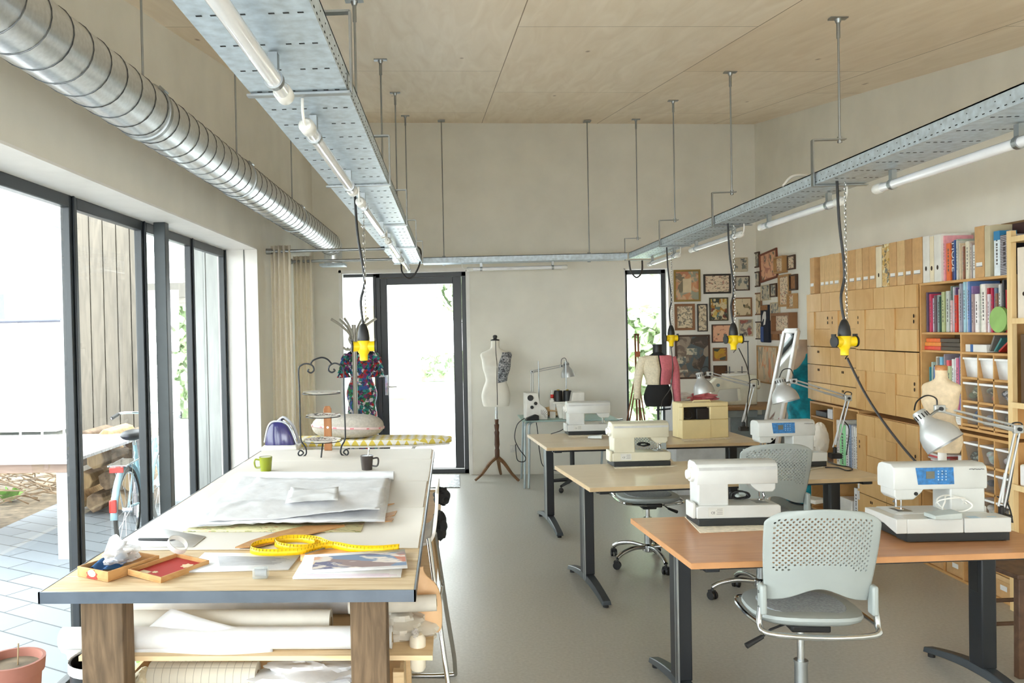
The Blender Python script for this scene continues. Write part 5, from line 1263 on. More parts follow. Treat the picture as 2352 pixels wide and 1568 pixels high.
# ---- glass table with overlockers
YG0, YG1 = 8.72, 9.35; zg = onY(1212, 966, YG0).z
xa, xb_ = onY(1206, 966, YG0).x, onY(1415, 966, YG0).x
t = T('glass_table', 'frosted glass table on grey tube legs against the back wall', 'table', (xa, YG0, 0))
W_, D_ = xb_-xa, YG1-YG0
G().box(-.03, 0, zg-.012, W_+.03, D_, zg).build('glass_top', glassmat('frosted_green_glass', (214, 234, 230), opac=.55, oc=(196, 222, 218)), t, bev=.004)
TG = mat('grey_blue_tube', (170, 182, 186), .35, .4)
for x in (.0, W_-.06):
    for k in (0, .045):
        pts = [(x+k, .05, .0), (x+k*1.0, .05, zg-.10), (x+k+.02, .06, zg-.03), (x+k+.06, .09, zg-.02)]
        G().tube(smoothpath([(x+k-.015, .03, 0), (x+k, .05, zg*.6), (x+k+.004, .06, zg-.07), (x+k+.045, .10, zg-.024), (x+k+.12, .2, zg-.024)], 5), .0125, 10).build('leg', TG, t)
    G().tube(smoothpath([(x, D_-.03, 0), (x+.02, D_-.06, zg*.6), (x+.03, D_-.08, zg-.06), (x+.06, D_-.12, zg-.024)], 5), .0125, 10).build('leg', TG, t)
G().tube([(.1, .2, zg-.024), (W_-.1, .2, zg-.024)], .0125, 10).build('rail', TG, t)
def gz(px, py, d): return onY(px, py, YG0+d)
s_ = YG0/1880
OVL = mat('overlocker_white', (230, 228, 222), .35)
def overlock(label, px, flip=1, knobs=True):
    P = gz(px, 962, .12); t = T('overlocker', label, 'sewing machine', (P.x, YG0+.08, zg+.001), R(4))
    g = G(); k = 1
    pr = [(-.14*0-.115, 0), (.115, 0), (.115, .085), (.095, .12), (.035, .17), (.01, .285), (-.115, .285)]
    g.prism([(flip*x, z) for x, z in pr], 0, .20, 'y'); b = g.build('body', OVL, t, bev=.006)
    if knobs:
        for x, z, r in ((-.07, .235, .032), (-.015, .175, .018), (-.055, .135, .018)): g = G(); g.cyl((flip*x, -.016, z), (flip*x, .0, z), r, r, 20); g.build('dial', BLACK, t, bev=.002)
        g = G()
        for i in range(7): a = R(90-15*i); g.bar((.045+.035*math.cos(a), -.001, .02+.035*math.sin(a)), (.045+.085*math.cos(a), -.001, .02+.085*math.sin(a)), .003, .003, (0, 1, 0))
        g.build('vent_slots', BLACK, t)
    G().cyl((flip*.05, .15, .15), (flip*.05, .15, .62), .006, n=8).build('thread_mast', STEEL, t)
    return t
overlock('white overlocker with three black dials on the glass table', 1233)
o2 = overlock('second white overlocker behind the farthest sewing machine', 1318, -1, False)
for k, (px, lb) in enumerate(((1283, 'black thread cone on the glass table, nearer the dials'), (1304, 'black thread cone on the glass table, nearer the farthest machine'))):
    c = gz(px, 918, .2); b = T('thread_cone', lb, 'thread', (c.x, YG0+.22, 0), 0, 'thread cones on the overlocker')
    b.location.z = gz(px, 921, .22).z
    G().lathe([(.050, 0), (.048, .012), (.047, .10), (.042, .115), (.01, .118)], n=20).build('thread', BLACK, b); G().lathe([(.012, .115), (.018, .125), (.006, .128)], n=12).build('core', mat('gold_core', (196, 166, 70), .4), b)
c = gz(1294, 924, .22); t = T('thread_tray', 'white thread tray carrying two black cones', 'thread stand', (c.x, YG0+.22, zg))
hz = gz(1294, 921, .22).z-zg
g = G(); g.box(-.12, -.06, hz-.02, .12, .06, hz-.002); g.prism([(-.055, 0), (.12, 0), (.11, hz-.02), (-.09, hz-.02)], -.05, .05, 'y'); g.build('tray', OVL, t, bev=.005)
c = gz(1266, 905, .25); t = T('pin_bottle', 'small white bottle with red label beside the overlocker dials', 'bottle', (gz(1268, 915, .25).x, YG0+.24, zg))
hb = gz(1266, 918, .25).z-zg; G().box(-.03, -.03, 0, .03, .03, hb).build('stand', OVL, t); G().lathe([(.018, hb), (.018, hb+.07), (.008, hb+.08), (.007, hb+.11)], n=16).build('flask', WHITE, t); G().lathe([(.0185, hb+.02), (.0185, hb+.06)], n=16, cap=False).build('red_label', RED, t, solid=.001)
crumple('crumpled tan fabric between the two overlockers', 'tan_fabric', (gz(1274, 945, .3).x, YG0+.30, zg+.065), (.14, .09, .06), mat('tan_fabric', (206, 176, 136), .9, var=.12), 71, .35, cat='fabric')
c = gz(1222, 962, .03); t = T('foot_pedal', 'black foot pedal on the front edge of the glass table', 'foot pedal', (c.x, YG0+.03, zg+.001), R(8))
g = G(); g.prism([(-.075, 0), (.07, 0), (.07, .05), (.04, .062), (-.06, .025)], -.03, .04, 'y'); g.build('body', BLACK, t, bev=.008)
cord('power_cord', 'black cord looping down from the glass table beside its leg', [gz(1205, 960, .0), gz(1188, 975, -.02), gz(1182, 1005, -.02), gz(1192, 1030, -.02), gz(1207, 1050, -.02), gz(1203, 1060, -.02), gz(1188, 1055, -.02), gz(1184, 1020, -.02)], .005, BLACK)
cord('power_cord', 'black cord hanging to the floor behind the glass table', [gz(1232, 970, .5), gz(1236, 1000, .5), gz(1240, 1040, .5), gz(1250, 1072, .5), gz(1290, 1082, .5)], .005, BLACK)
q4 = lambda x, y, d=0: onY(x, y, YG0+.45+d)
lamp('grey desk lamp clamped to the glass table, bent over toward the wall', q4(1222, 958)*1.0, q4(1222, 856), q4(1290, 843), q4(1300, 834), q4(1305, 868), .075, .9, cable=[[q4(1289, 842), q4(1290, 828), q4(1298, 825), q4(1302, 834)]])
bpy.data.objects['desk_lamp.003'].location.z = zg+.001
# ---- industrial machine on its table in the back corner
YI0 = 8.75; A = onY(1662, 935, YI0); B = onY(1765, 935, YI0); zi_ = A.z
t = T('machine_table', 'wooden topped industrial sewing table in the back corner', 'table', (A.x-.12, YI0, 0))
W_ = min(B.x-A.x+.42, XR-.02-(A.x-.12))
G().box(0, 0, zi_-.035, W_, .55, zi_).build('table_top', wood('brown_top', (150, 112, 76), (178, 138, 98), (1, 8, 8), .5), t, bev=.003)
for x in (.06, W_-.1): G().box(x, .12, .03, x+.05, .42, zi_-.036).build('leg', mat('grey_steel_leg', (150, 158, 160), .4, .3), t, bev=.004)
G().box(W_*.3, .1, .15, W_*.75, .13, zi_-.10).build('apron_panel', mat('grey_panel', (150, 156, 158), .5), t)
G().box(.05, .02, zi_-.11, W_*.62, .2, zi_-.04).build('drawer', mat('grey_panel', (150, 156, 158), .5), t, bev=.003)
t = T('industrial_machine', 'cream industrial sewing machine with thread stand in the back corner', 'sewing machine', (onY(1690, 930, YI0+.2).x, YI0+.25, zi_+.001), 0)
k = (YI0+.2)/1880
def ip(x, y): return ((x-1690)*k, (931-y)*k)
INDM = mat('industrial_cream', (214, 208, 188), .4)
g = G(); g.prism([ip(*q) for q in ((1640, 931), (1738, 931), (1738, 866), (1730, 862), (1648, 868), (1636, 880), (1636, 905), (1648, 908), (1655, 896), (1700, 893), (1702, 922), (1660, 926), (1640, 926))], -.05, .05, 'y'); g.build('body', INDM, t, bev=.008)
g = G(); g.cyl((*ip(1738, 885)[:1], 0, ip(1738, 885)[1]), (ip(1746, 885)[0], 0, ip(1746, 885)[1]), .055, n=22); g.build('handwheel', INDM, t, bev=.004)
g = G(); a = ip(1640, 908); g.cyl((a[0], -.01, a[1]), (a[0], -.01, ip(0, 929)[1]), .004, n=8); g.cyl((ip(1650, 885)[0], -.055, ip(1650, 885)[1]), (ip(1650, 885)[0], -.07, ip(1650, 885)[1]), .018, n=14); g.build('needle_bar', CHROME, t)
g = G(); g.prism([ip(*q) for q in ((1665, 868), (1715, 868), (1718, 860), (1665, 860))], -.03, .03, 'y'); g.build('top_plate', WHITE, t)
g = G()
for x in (1688, 1716): g.cyl((ip(x, 0)[0], .10, ip(0, 862)[1]), (ip(x, 0)[0], .10, ip(0, 845)[1]), .005, n=6); g.lathe([(.05, ip(0, 858)[1]), (.05, ip(0, 858)[1]+.004)], (ip(x, 0)[0], .10, 0), 20)
g.cyl((ip(1730, 0)[0], .10, 0), (ip(1730, 0)[0], .10, ip(0, 787)[1]), .007, n=8); g.bar((ip(1700, 0)[0], .10, ip(0, 788)[1]), (ip(1732, 0)[0], .10, ip(0, 788)[1]), .012, .012); g.build('thread_stand', DARK, t)
# ---- leaning mirror
a, b = onY(1800, 757, 8.6), onY(1831, 757, 8.6)
pt = [onY(1800, 757, 8.75), onY(1833, 757, 8.45), onY(1796, 970, 7.6), onY(1745, 1010, 7.95)]
t0 = onY(1801, 756, 8.9); b0 = onZ(1742, 1075, 0.0)
A0, A1 = onY(1803, 760, 7.85), onY(1832, 760, 7.62); B0 = onY(1757, 985, 7.55); B1 = onY(1792, 985, 7.32)
dn = (B0-A0); kf = -(A0.z)/dn.z; B0 = A0+dn*kf; dn = (B1-A1); B1 = A1+dn*(-(A1.z)/dn.z)
o = (B0+B1)/2; t = T('leaning_mirror', 'tall silver framed mirror leaning before the teal dress', 'mirror', o)
SILF = mat('silver_frame', (214, 212, 212), .3, .5)
g = G(); nrm = (A1-A0).cross(B0-A0).normalized()
for p, q_ in ((A0, A1), (A0, B0), (A1, B1), (B0, B1)): g.bar(p-o, q_-o, .05, .03, nrm)
g.build('frame', SILF, t, bev=.006)
g = G(); c4 = [A0, A1, B1, B0]; g.loft([[p-o+nrm*h for p in c4] for h in (-.004, .004)]); g.build('mirror_glass', mat('mirror_silver', (225, 228, 230), .03, 1, 0), t, smooth=False)
# ---- pictures: back wall (x0, y0, x1, y1 in picture pixels of the crop), frame colour, art
def cp(x, y): return 1530+x/4.48, 570+y/4.48
ARTS = {
 'ornate': art('art_ornate', (206, 170, 136), [(180, 120, 90), (150, 150, 130), (196, 140, 100), (120, 110, 90)], 14, .44),
 'plain': mat('art_plain', (208, 190, 158), .7),
 'light': art('art_light', (212, 196, 166), [(140, 130, 112), (164, 144, 118), (110, 102, 92)], 38, .5),
 'grey': art('art_grey', (196, 186, 164), [(120, 126, 120), (150, 146, 130), (100, 104, 104)], 22, .48),
 'colour': art('art_colour', (206, 190, 150), [(60, 64, 60), (170, 120, 50), (120, 60, 46), (96, 116, 110), (200, 170, 90)], 20, .45),
 'leaf': art('art_leaf', (214, 194, 158), [(66, 68, 54), (110, 100, 72), (150, 130, 96)], 15, .54),
 'pink': art('art_pink', (222, 170, 136), [(96, 96, 84), (130, 110, 90), (180, 120, 100)], 15, .52),
 'red': art('art_red', (200, 188, 164), [(160, 96, 84), (140, 130, 120), (110, 100, 96)], 16, .48),
 'collage': art('art_collage', (116, 100, 88), [(150, 136, 120), (80, 92, 96), (70, 60, 54), (170, 150, 130)], 9, .42),
 'photos': art('art_photos', (160, 104, 62), [(70, 76, 66), (200, 180, 140), (190, 150, 50)], 10, .45),
 'brown': mat('cork_brown', (150, 106, 70), .85, var=.1, vs=40), 'dbrown': mat('board_brown', (92, 64, 42), .8, var=.1, vs=40),
 'poster': art('art_poster', (214, 190, 156), [(190, 176, 150), (160, 150, 130), (216, 150, 110)], 16, .5, (1, 1, .4)),
 'text': art('art_text', (220, 200, 172), [(120, 104, 90), (176, 122, 104), (150, 140, 120)], 34, .52, (1, 1, 2)),
}
FR = {'gold': mat('frame_gold', (150, 124, 66), .4, .4), 'black': mat('frame_black', (48, 42, 36), .45), 'dark': mat('frame_dark_brown', (72, 50, 36), .5), 'brown': mat('frame_brown', (134, 92, 60), .55), 'tan': mat('frame_tan', (176, 136, 88), .55), 'paper': mat('frame_paper', (196, 182, 152), .8), 'green': mat('frame_olive', (74, 68, 48), .45), 'red': mat('frame_reddish', (120, 62, 42), .5)}
def picture(label, W, H, fw, dp, fr, ar, mtx, mount=None):
    t = T('framed_picture', label, 'picture', (0, 0, 0), 0, 'framed prints on the corner walls'); t.matrix_world = mtx
    g = G()
    for x0, z0, x1, z1 in ((-W/2, -H/2, W/2, -H/2+fw), (-W/2, H/2-fw, W/2, H/2), (-W/2, -H/2+fw, -W/2+fw, H/2-fw), (W/2-fw, -H/2+fw, W/2, H/2-fw)): g.box(x0, -dp, z0, x1, -.001, z1)
    g.build('frame', FR[fr], t, bev=.002)
    m_ = fw
    if mount:
        G().box(-W/2+fw, -dp*.5, -H/2+fw, W/2-fw, -.003, H/2-fw).build('mount', ARTS[mount] if mount in ARTS else FR[mount], t, smooth=False); m_ = fw+min(W, H)*.27
        G().box(-W/2+m_, -dp*.5-.002, -H/2+m_, W/2-m_, -dp*.5, H/2-m_).build('print', ARTS[ar], t, smooth=False)
    else: G().box(-W/2+fw, -dp*.5, -H/2+fw, W/2-fw, -.003, H/2-fw).build('print', ARTS[ar], t, smooth=False)
    return t
back = [
 ((78, 218, 347, 552), .022, 'gold', 'plain', 'largest gold framed print with an ornate orange border', 'ornate'),
 ((383, 262, 660, 470), .02, 'black', 'text', 'wide black framed print of rows of small figures', None),
 ((685, 95, 832, 243), .008, 'paper', 'grey', 'square pale brown print, topmost on the back wall', None),
 ((700, 284, 853, 437), .012, 'dark', 'grey', 'square dark framed grey print under the pale brown one', None),
 ((87, 570, 290, 845), .028, 'brown', 'light', 'upright print in a broad brown frame beside the narrow window', None),
 ((320, 572, 420, 857), .012, 'black', 'light', 'tall narrow black framed print with small flowers', None),
 ((443, 505, 632, 748), .014, 'green', 'colour', 'colourful print of costumed figures in an olive frame', None),
 ((680, 505, 877, 705), .014, 'brown', 'leaf', 'brown framed print of dark leaves', None),
 ((467, 780, 690, 972), .012, 'dark', 'pink', 'salmon coloured print with dark flowers behind the yellow outlet', None),
 ((745, 728, 885, 908), .010, 'paper', 'red', 'unframed looking print with faded red figures', None),
 ((92, 887, 445, 1345), .020, 'dark', 'collage', 'largest dark framed collage of old photographs', None),
 ((478, 1020, 620, 1160), .012, 'brown', 'photos', 'small brown frame holding four little photographs', None),
 ((485, 1203, 622, 1340), .008, 'dark', 'dbrown', 'plain dark brown square board above the lamp', None)]
for (x0, y0, x1, y1), fw, fr, ar, lb, mo in back:
    a, b = onY(*cp(x0, y1), YB), onY(*cp(x1, y0), YB)
    c = (a+b)/2; W_, H_ = b.x-a.x, b.z-a.z
    p = picture(lb, W_, H_, fw, .022, fr, ar, Matrix.Translation((c.x, YB-.001, c.z)), mo)
    if ar == 'collage':
        for (u, v, w2, h2) in ((-.02, .12, .30, .15), (-.34, -.07, .30, .16), (-.3, -.32, .32, .06)): G().cb((u*W_, -.013, v*H_), (w2*W_, .003, h2*H_)).build('photo', ARTS['grey'], p)
right = [
 ((907, 40, 970, 200), .012, 'dark', 'grey', 'small dark framed print nearest the corner, top row', .02, 0),
 ((978, 28, 1155, 330), .016, 'red', 'pink', 'big tilted red framed fashion print, top of the side wall', .02, -4),
 ((1160, 82, 1255, 255), .014, 'tan', 'text', 'deep tan box frame beside the tilted red print', .06, 0),
 ((1262, 70, 1337, 220), .012, 'dark', 'text', 'small dark framed print at the top nearest the cabinets', .02, 0),
 ((910, 240, 975, 398), .012, 'dark', 'grey', 'small dark framed print nearest the corner, second row', .02, 0),
 ((990, 375, 1080, 535), .008, 'paper', 'grey', 'pale frameless print under the tilted red print', .02, 0),
 ((1082, 362, 1148, 502), .012, 'dark', 'grey', 'little dark framed print beside the pale frameless print', .02, 0),
 ((1178, 270, 1290, 600), .018, 'tan', 'text', 'tall tan framed print of three standing figures', .03, 0),
 ((1292, 268, 1362, 432), .012, 'dark', 'brown', 'small frame with plain orange brown ground next to the cabinets', .03, 0),
 ((1288, 465, 1362, 620), .014, 'tan', 'text', 'small tan box frame, lower of the two next to the cabinets', .05, 0),
 ((915, 457, 992, 687), .012, 'brown', 'leaf', 'upright brown framed print nearest the corner, third row', .02, 0),
 ((1088, 555, 1178, 742), .008, 'paper', 'grey', 'pale print beside the hanging navy textile', .02, 0),
 ((1163, 662, 1355, 880), .024, 'brown', 'text', 'deep brown box frame above the leaning mirror', .09, 0),
 ((918, 752, 1005, 938), .012, 'dark', 'light', 'dark framed print nearest the corner, lowest of the small ones', .02, 0),
 ((1100, 808, 1170, 945), .006, 'brown', 'brown', 'plain cork board under the pale print', .02, 0),
 ((950, 1003, 1160, 1392), .012, 'tan', 'poster', 'large faded orange poster behind the leaning mirror', .02, 0)]
rotR = rotz(R(-90))
for (x0, y0, x1, y1), fw, fr, ar, lb, dp, tl in right:
    a, b = onX(*cp(x0, (y0+y1)/2), XR), onX(*cp(x1, (y0+y1)/2), XR); xm = (x0+x1)/2
    zt_, zb_ = onX(*cp(xm, y0), XR).z, onX(*cp(xm, y1), XR).z
    W_, H_ = abs(a.y-b.y), zt_-zb_
    picture(lb, W_, H_, fw*1.3, dp, fr, ar, Matrix.Translation((XR-.001, (a.y+b.y)/2, (zt_+zb_)/2)) @ rotR @ Matrix.Rotation(R(tl), 4, 'Y'))
a, b = onX(*cp(1005, 770), XR), onX(*cp(1085, 770), XR); zt_, zb_ = onX(*cp(1045, 582), XR).z, onX(*cp(1045, 968), XR).z
t = T('hanging_textile', 'narrow navy hanging textile with a white bird shape', 'textile', (0, 0, 0)); t.matrix_world = Matrix.Translation((XR-.004, (a.y+b.y)/2, (zt_+zb_)/2)) @ rotR
W_, H_ = a.y-b.y, zt_-zb_
G().box(-W_/2, -.03, -H_/2, W_/2, -.002, H_/2).build('cloth', mat('navy_cloth', (28, 34, 48), .85), t, bev=.004)
G().box(-W_/2+.02, -.034, H_*.36, W_/2-.02, -.0305, H_*.49).build('top_patch', mat('cork_brown', (150, 106, 70), .85), t)
g = G(); g.prism([(-.30*W_, .05*H_), (-.2*W_, .22*H_), (.0, .33*H_), (.2*W_, .32*H_), (.22*W_, .15*H_), (.1*W_, -.02*H_), (-.1*W_, -.04*H_), (.02*W_, .12*H_), (-.1*W_, .14*H_)], -.036, -.031, 'y'); g.build('white_bird', WHITE, t)
g = G(); g.box(-W_/2-.006, -.033, -H_*.48, -W_*.15, -.0305, -.08*H_); g.build('blue_band', mat('mid_blue', (60, 84, 140), .85), t)
# ------------------------------------------------------------------ birch cabinets, bookcase and what stands in them
XC = 3.29
def yc(px, py=740): return onX(px, py, XC).y
def zc(px, py): return onX(px, py, XC).z
BIR = [wood('birch_ply_a', (204, 162, 104), (216, 178, 121), (4, 4, 1), .5), wood('birch_ply_b', (198, 155, 97), (211, 171, 114), (4, 4, 1.5), .5), wood('birch_ply_c', (208, 167, 109), (220, 183, 127), (4, 4, 1), .5)]
BIRE = wood('birch_ply_edge', (196, 150, 92), (212, 168, 112), (3, 3, 3), .55); BACKP = mat('cabinet_back_brown', (112, 90, 58), .7, var=.05)
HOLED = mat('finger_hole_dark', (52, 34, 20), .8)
ycol = [yc(p) for p in (1858, 1911, 1970, 2037, 2112)]
TOPZ = 1.965; DEP = XR-XC-.004
def carcass(name, label, y0, y1, z0, z1, cat='cabinet', group=None):
    """y0 is the far end (left in the picture)"""
    t = T(name, label, cat, (XC, y0, z0), R(-90), group); w = y0-y1; h = z1-z0; th = .016
    f_ = .006 if cat == 'cabinet' else 0
    g = G(); g.box(0, f_, 0, th, DEP, h); g.box(w-th, f_, 0, w, DEP, h); g.box(th, f_, h-th, w-th, DEP, h); g.box(th, f_, 0, w-th, DEP, th)
    g.build('carcass', BIRE, t, smooth=False)
    G().box(th, DEP-.008, th, w-th, DEP-.002, h-th).build('back_panel', BACKP, t, smooth=False)
    return t, w, h
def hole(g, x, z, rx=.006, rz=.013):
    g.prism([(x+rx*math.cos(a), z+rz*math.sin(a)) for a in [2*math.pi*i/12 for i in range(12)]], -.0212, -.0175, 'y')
def door(t, x0, x1, z0, z1, hs, seed=0):
    w, h = x1-x0-.007, z1-z0-.007; ox, oz = x0+.0035, z0+.0035; g = G(); rn = random.Random(seed)
    bl = [(0, .645, .66, 1, -.020), (.645, 1, .66, 1, -.017), (0, .33, 0, .66, -.020), (.33, 1, .33, .66, -.010), (.33, 1, 0, .33, -.016)]
    order = [0, 1, 2, 1, 0]; rn.shuffle(order)
    for (a, b, c, d, y), k in zip(bl, order):
        g.mi = k; e = .0009; g.box(ox+a*w+e, y, oz+c*h+e, ox+b*w-e, -.001, oz+d*h-e)
    d_ = g.build('door', BIR, t, smooth=False)
    g = G(); x = ox+(.10*w if hs < 0 else .92*w)
    for dz in (-.02, .02): hole(g, x, oz+.49*h+dz)
    g.build('finger_hole', HOLED, d_, smooth=False)
def drawer(t, x0, x1, z0, z1, seed):
    g = G(); g.mi = seed % 3; g.box(x0+.003, -.018, z0+.003, x1-.003, -.001, z1-.003); d_ = g.build('drawer', BIR, t, smooth=False)
    g = G(); xm = (x0+x1)/2
    for dx in (-.011, .011): hole(g, xm+dx, z1-.045, .006, .011)
    g.build('finger_hole', HOLED, d_, smooth=False)
ZM = 1.0
t, w, h = carcass('wall_cabinet', 'upper birch cabinet nearest the corner, two doors over six drawers', ycol[0], ycol[2], ZM, TOPZ)
x1 = ycol[0]-ycol[1]
door(t, 0, x1, .49, h, 1, 1); door(t, x1, w, .49, h, -1, 2)
for k in range(3):
    drawer(t, 0, x1, .49-.16*(k+1), .49-.16*k, k); drawer(t, x1, w, .49-.16*(k+1), .49-.16*k, k+1)
t, w, h = carcass('wall_cabinet', 'upper birch cabinet beside the bookcase, four pinwheel doors', ycol[2], ycol[4], ZM, TOPZ)
x1 = ycol[2]-ycol[3]
for k in range(2):
    door(t, 0, x1, k*h/2, (k+1)*h/2, -1, 3+k); door(t, x1, w, k*h/2, (k+1)*h/2, 1, 6+k)
t, w, h = carcass('base_cabinet', 'lower birch cabinet with two tall doors over drawers', ycol[2], ycol[4], .0, ZM-.035)
door(t, 0, x1, .49, h, -1, 9); door(t, x1, w, .49, h, 1, 10)
for k in range(3):
    drawer(t, 0, x1, .49-.16*(k+1), .49-.16*k, k+2); drawer(t, x1, w, .49-.16*(k+1), .49-.16*k, k)
g = G(); g.box(.01, -.0195, .36, .035, -.018, .44); g.box(.01, -.0195, .27, .035, -.018, .34); g.build('paper_label', PAPER, t)
t, w, h = carcass('open_shelf', 'open birch shelf unit under the drawers, holding folders', ycol[0], ycol[2], .0, ZM-.012, 'shelf')
x1 = ycol[0]-ycol[1]
g = G(); g.box(x1-.008, .002, .016, x1+.008, DEP-.01, h-.016)
za, zb_ = zc(1880, 957), zc(1940, 1098)
g.box(.016, .004, za-.012, x1-.008, DEP-.01, za); g.box(x1+.008, .004, zb_-.012, w-.016, DEP-.01, zb_); g.box(.016, .004, .30, x1-.008, DEP-.01, .316)
g.build('shelf_board', BIRE, t, smooth=False)
# ---- standing things: box files and books
def standing(name, label, cat, yfar, ynear, z0, h, m, group, depth=.2, xf=None, build=None):
    """a book or file standing on a shelf with its spine toward the room"""
    x = (XC if xf is None else xf)
    t = T(name, label, cat, (x, yfar, z0+.0008), R(-90), group); w = yfar-ynear-.002
    build(t, w, h, depth, m); return t
KR = [mat('kraft_board', (202, 162, 112), .75, var=.04, vs=20), mat('kraft_board_dark', (184, 143, 96), .75, var=.04, vs=20), mat('kraft_board_pale', (212, 177, 128), .75, var=.04, vs=20)]
CREAMB = mat('cream_board', (230, 218, 190), .6); SPECK = art('floral_board', (214, 180, 120), [(120, 100, 70), (230, 220, 180), (190, 150, 60), (110, 116, 110)], 38, .48)
LABELM = mat('label_white', (236, 236, 234), .6); LHOLD = mat('label_holder', (150, 150, 150), .35, .8)
def b_file(label=True, hole_=False):
    def f(t, w, h, d, m):
        g = G(); g.prism([(0, 0), (d, 0), (d, h), (d*.4, h*.995), (.0, h*.985)], 0, w, 'x'); g.build('box', m, t, bev=.002)
        G().box(.003, .004, h*.985, w-.003, d*.5, h*.992).build('papers', PAPER, t)
        if label: G().box(w*.18, -.002, h*.22, w*.82, .0, h*.29).build('label_holder', LABELM, t); G().box(w*.18, -.003, h*.205, w*.82, .0, h*.222).build('label_pull', LHOLD, t)
        if hole_:
            g = G(); g.prism([(w/2+.010*math.cos(a), h*.30+.016*math.sin(a)) for a in [2*math.pi*i/14 for i in range(14)]], -.0012, .0, 'y'); g.build('finger_hole', HOLED, t)
    return f
fl = [(127, 160, 362, 0), (203, 237, 350, 2), (237, 272, 344, 2), (272, 306, 334, 2), (306, 350, 330, 2), (375, 415, 314, 2), (417, 468, 304, 0), (470, 517, 294, 2), (522, 570, 284, 0), (572, 620, 274, 0), (622, 664, 280, 3), (668, 720, 258, 4), (722, 776, 246, 0), (780, 838, 234, 2), (840, 893, 222, 1), (895, 968, 210, 0)]
cs = 3.267
cols_ = {0: 'brown kraft', 1: 'darker kraft', 2: 'pale kraft', 3: 'cream', 4: 'flower patterned'}
nf = len(fl)
for i, (a, b, yt, k) in enumerate(fl):
    y0, y1 = yc(1820+a/cs, 600), yc(1820+b/cs, 600)
    lb = '%s box file on the cabinet top, %s from the corner end' % (cols_[k], ordw(i))
    if i == 0: lb = 'brown kraft box file standing alone at the corner end of the cabinet top'
    if k == 3: lb = 'cream box file with a finger hole among the kraft files'
    if k == 4: lb = 'flower patterned box file among the kraft files'
    zt_ = zc(1820+(a+b)/2/cs, 480+yt/cs)
    standing('box_file', lb, 'box file', y0, y1, TOPZ, zt_-TOPZ, [KR[0], KR[1], KR[2], CREAMB, SPECK][k], 'box files on top of the cabinets', .22, XC+.004, b_file(k not in (3, 4), k == 3))
BM = {}
def bookmat(c):
    k = 'cover_%02x%02x%02x' % c
    return mat(k, c, .45, var=.05, vs=30)
def cname(c):
    r, g, b = c; mx, mn = max(c), min(c); v = mx
    if mx-mn < 28: return 'black' if v < 80 else 'dark grey' if v < 120 else 'grey' if v < 175 else 'pale grey' if v < 215 else 'white'
    import colorsys; h, s, v2 = colorsys.rgb_to_hsv(r/255, g/255, b/255); h *= 360
    if s < .16 and v2 > .8: return 'cream' if 20 < h < 90 else 'off-white'
    n = 'red' if h < 14 or h > 345 else 'orange' if h < 32 else 'tan' if h < 55 and s < .6 else 'yellow' if h < 66 else 'green' if h < 165 else 'teal' if h < 195 else 'blue' if h < 250 else 'purple' if h < 310 else 'pink'
    return ('dark ' if v2 < .45 else 'pale ' if s < .3 else '')+n
def b_book(t, w, h, d, m):
    G().box(0, 0, 0, w, d, h).build('cover', m, t, bev=.0012, seg=1)
    G().box(.0015, .004, h-.0012, w-.0015, d+.001, h+.0006).build('pages', PAPER, t, smooth=False)
    if w > .012:
        rn = random.Random(int(w*1e5)+int(h*1e4)); g = G(); z = h*.25; lm = LABELM if sum(m.node_tree.nodes['Principled BSDF'].inputs[0].default_value[:3]) < 0 else None
        while z < h*.8: l = rn.uniform(.006, .02); g.box(w*.36, -.0006, z, w*.62, .0, z+l); z += l+rn.uniform(.003, .012)
        g.build('spine_title', mat('spine_ink', (96, 92, 92), .6), t, smooth=False)
def books(lst, sx0, sy0, sc, zbase, shelf, group, depth=.19, name='book'):
    for i, (a, b, yt, c) in enumerate(lst):
        pa, pb = sx0+a/sc, sx0+b/sc; y0, y1 = yc(pa, 700), yc(pb, 700); zt_ = zc((pa+pb)/2, sy0+yt/sc)
        standing(name, '%s book on %s, %s from the cabinet side' % (cname(c), shelf, ordw(i)), 'book', y0, y1, zbase, max(.08, zt_-zbase), bookmat(c), group, min(depth, .19), XC+.02+.004*((i*7) % 5), b_book)
# bookcase
yb0, yb1 = ycol[4]-.004, yc(2325, 640)
ydiv = yc(2206, 800); wB = yb0-yb1
zs1 = zc(2150, 763); zs2l = zc(2160, 805); zs2r = zc(2260, 810); zsl3 = zc(2190, 930)
zg = [zc(2227, 866), zc(2227, 920), zc(2227, 974)]
t, w, h = carcass('bookcase', 'upper birch bookcase with pigeonholes full of white tubs', yb0, yb1, ZM+.0, TOPZ, 'bookcase')
g = G(); xd = yb0-ydiv; th = .014
def shelf_(x0, x1, z): g.box(x0, .004, z-ZM-th, x1, DEP-.01, z-ZM)
shelf_(.016, w-.016, zs1); g.box(xd-.007, .003, .016, xd+.007, DEP-.01, zs1-ZM-th)
shelf_(.016, xd-.007, zs2l); shelf_(xd+.007, w-.016, zs2r)
xs = [yb0-yc(2245, 900), yb0-yc(2281, 900)]
for x in xs: g.box(x-.005, .004, .016, x+.005, DEP-.01, zs2r-ZM-th)
rows_ = [z for z in zg if z > ZM+.03]
for z in rows_: shelf_(xd+.007, w-.016, z)
zl = ZM+.10; shelf_(.016, xd-.007, zl)
g.build('shelf_board', BIRE, t, smooth=False)
t, w, h = carcass('bookcase', 'lower birch bookcase with lidded boxes and kraft boxes', yb0, yb1, 0, ZM-.022, 'bookcase')
g = G(); zr = [zc(2227, 1047), zc(2227, 1105), .62, .46, .30, .17]
zr = [.80, .635, .47, .315, .175]
g.box(xd-.007, .003, .016, xd+.007, DEP-.01, h-.016)
for z in zr: g.box(xd+.007, .004, z-th, w-.016, DEP-.01, z)
for z in (.72, .53, .315, .175): g.box(.016, .004, z-th, xd-.007, DEP-.01, z)
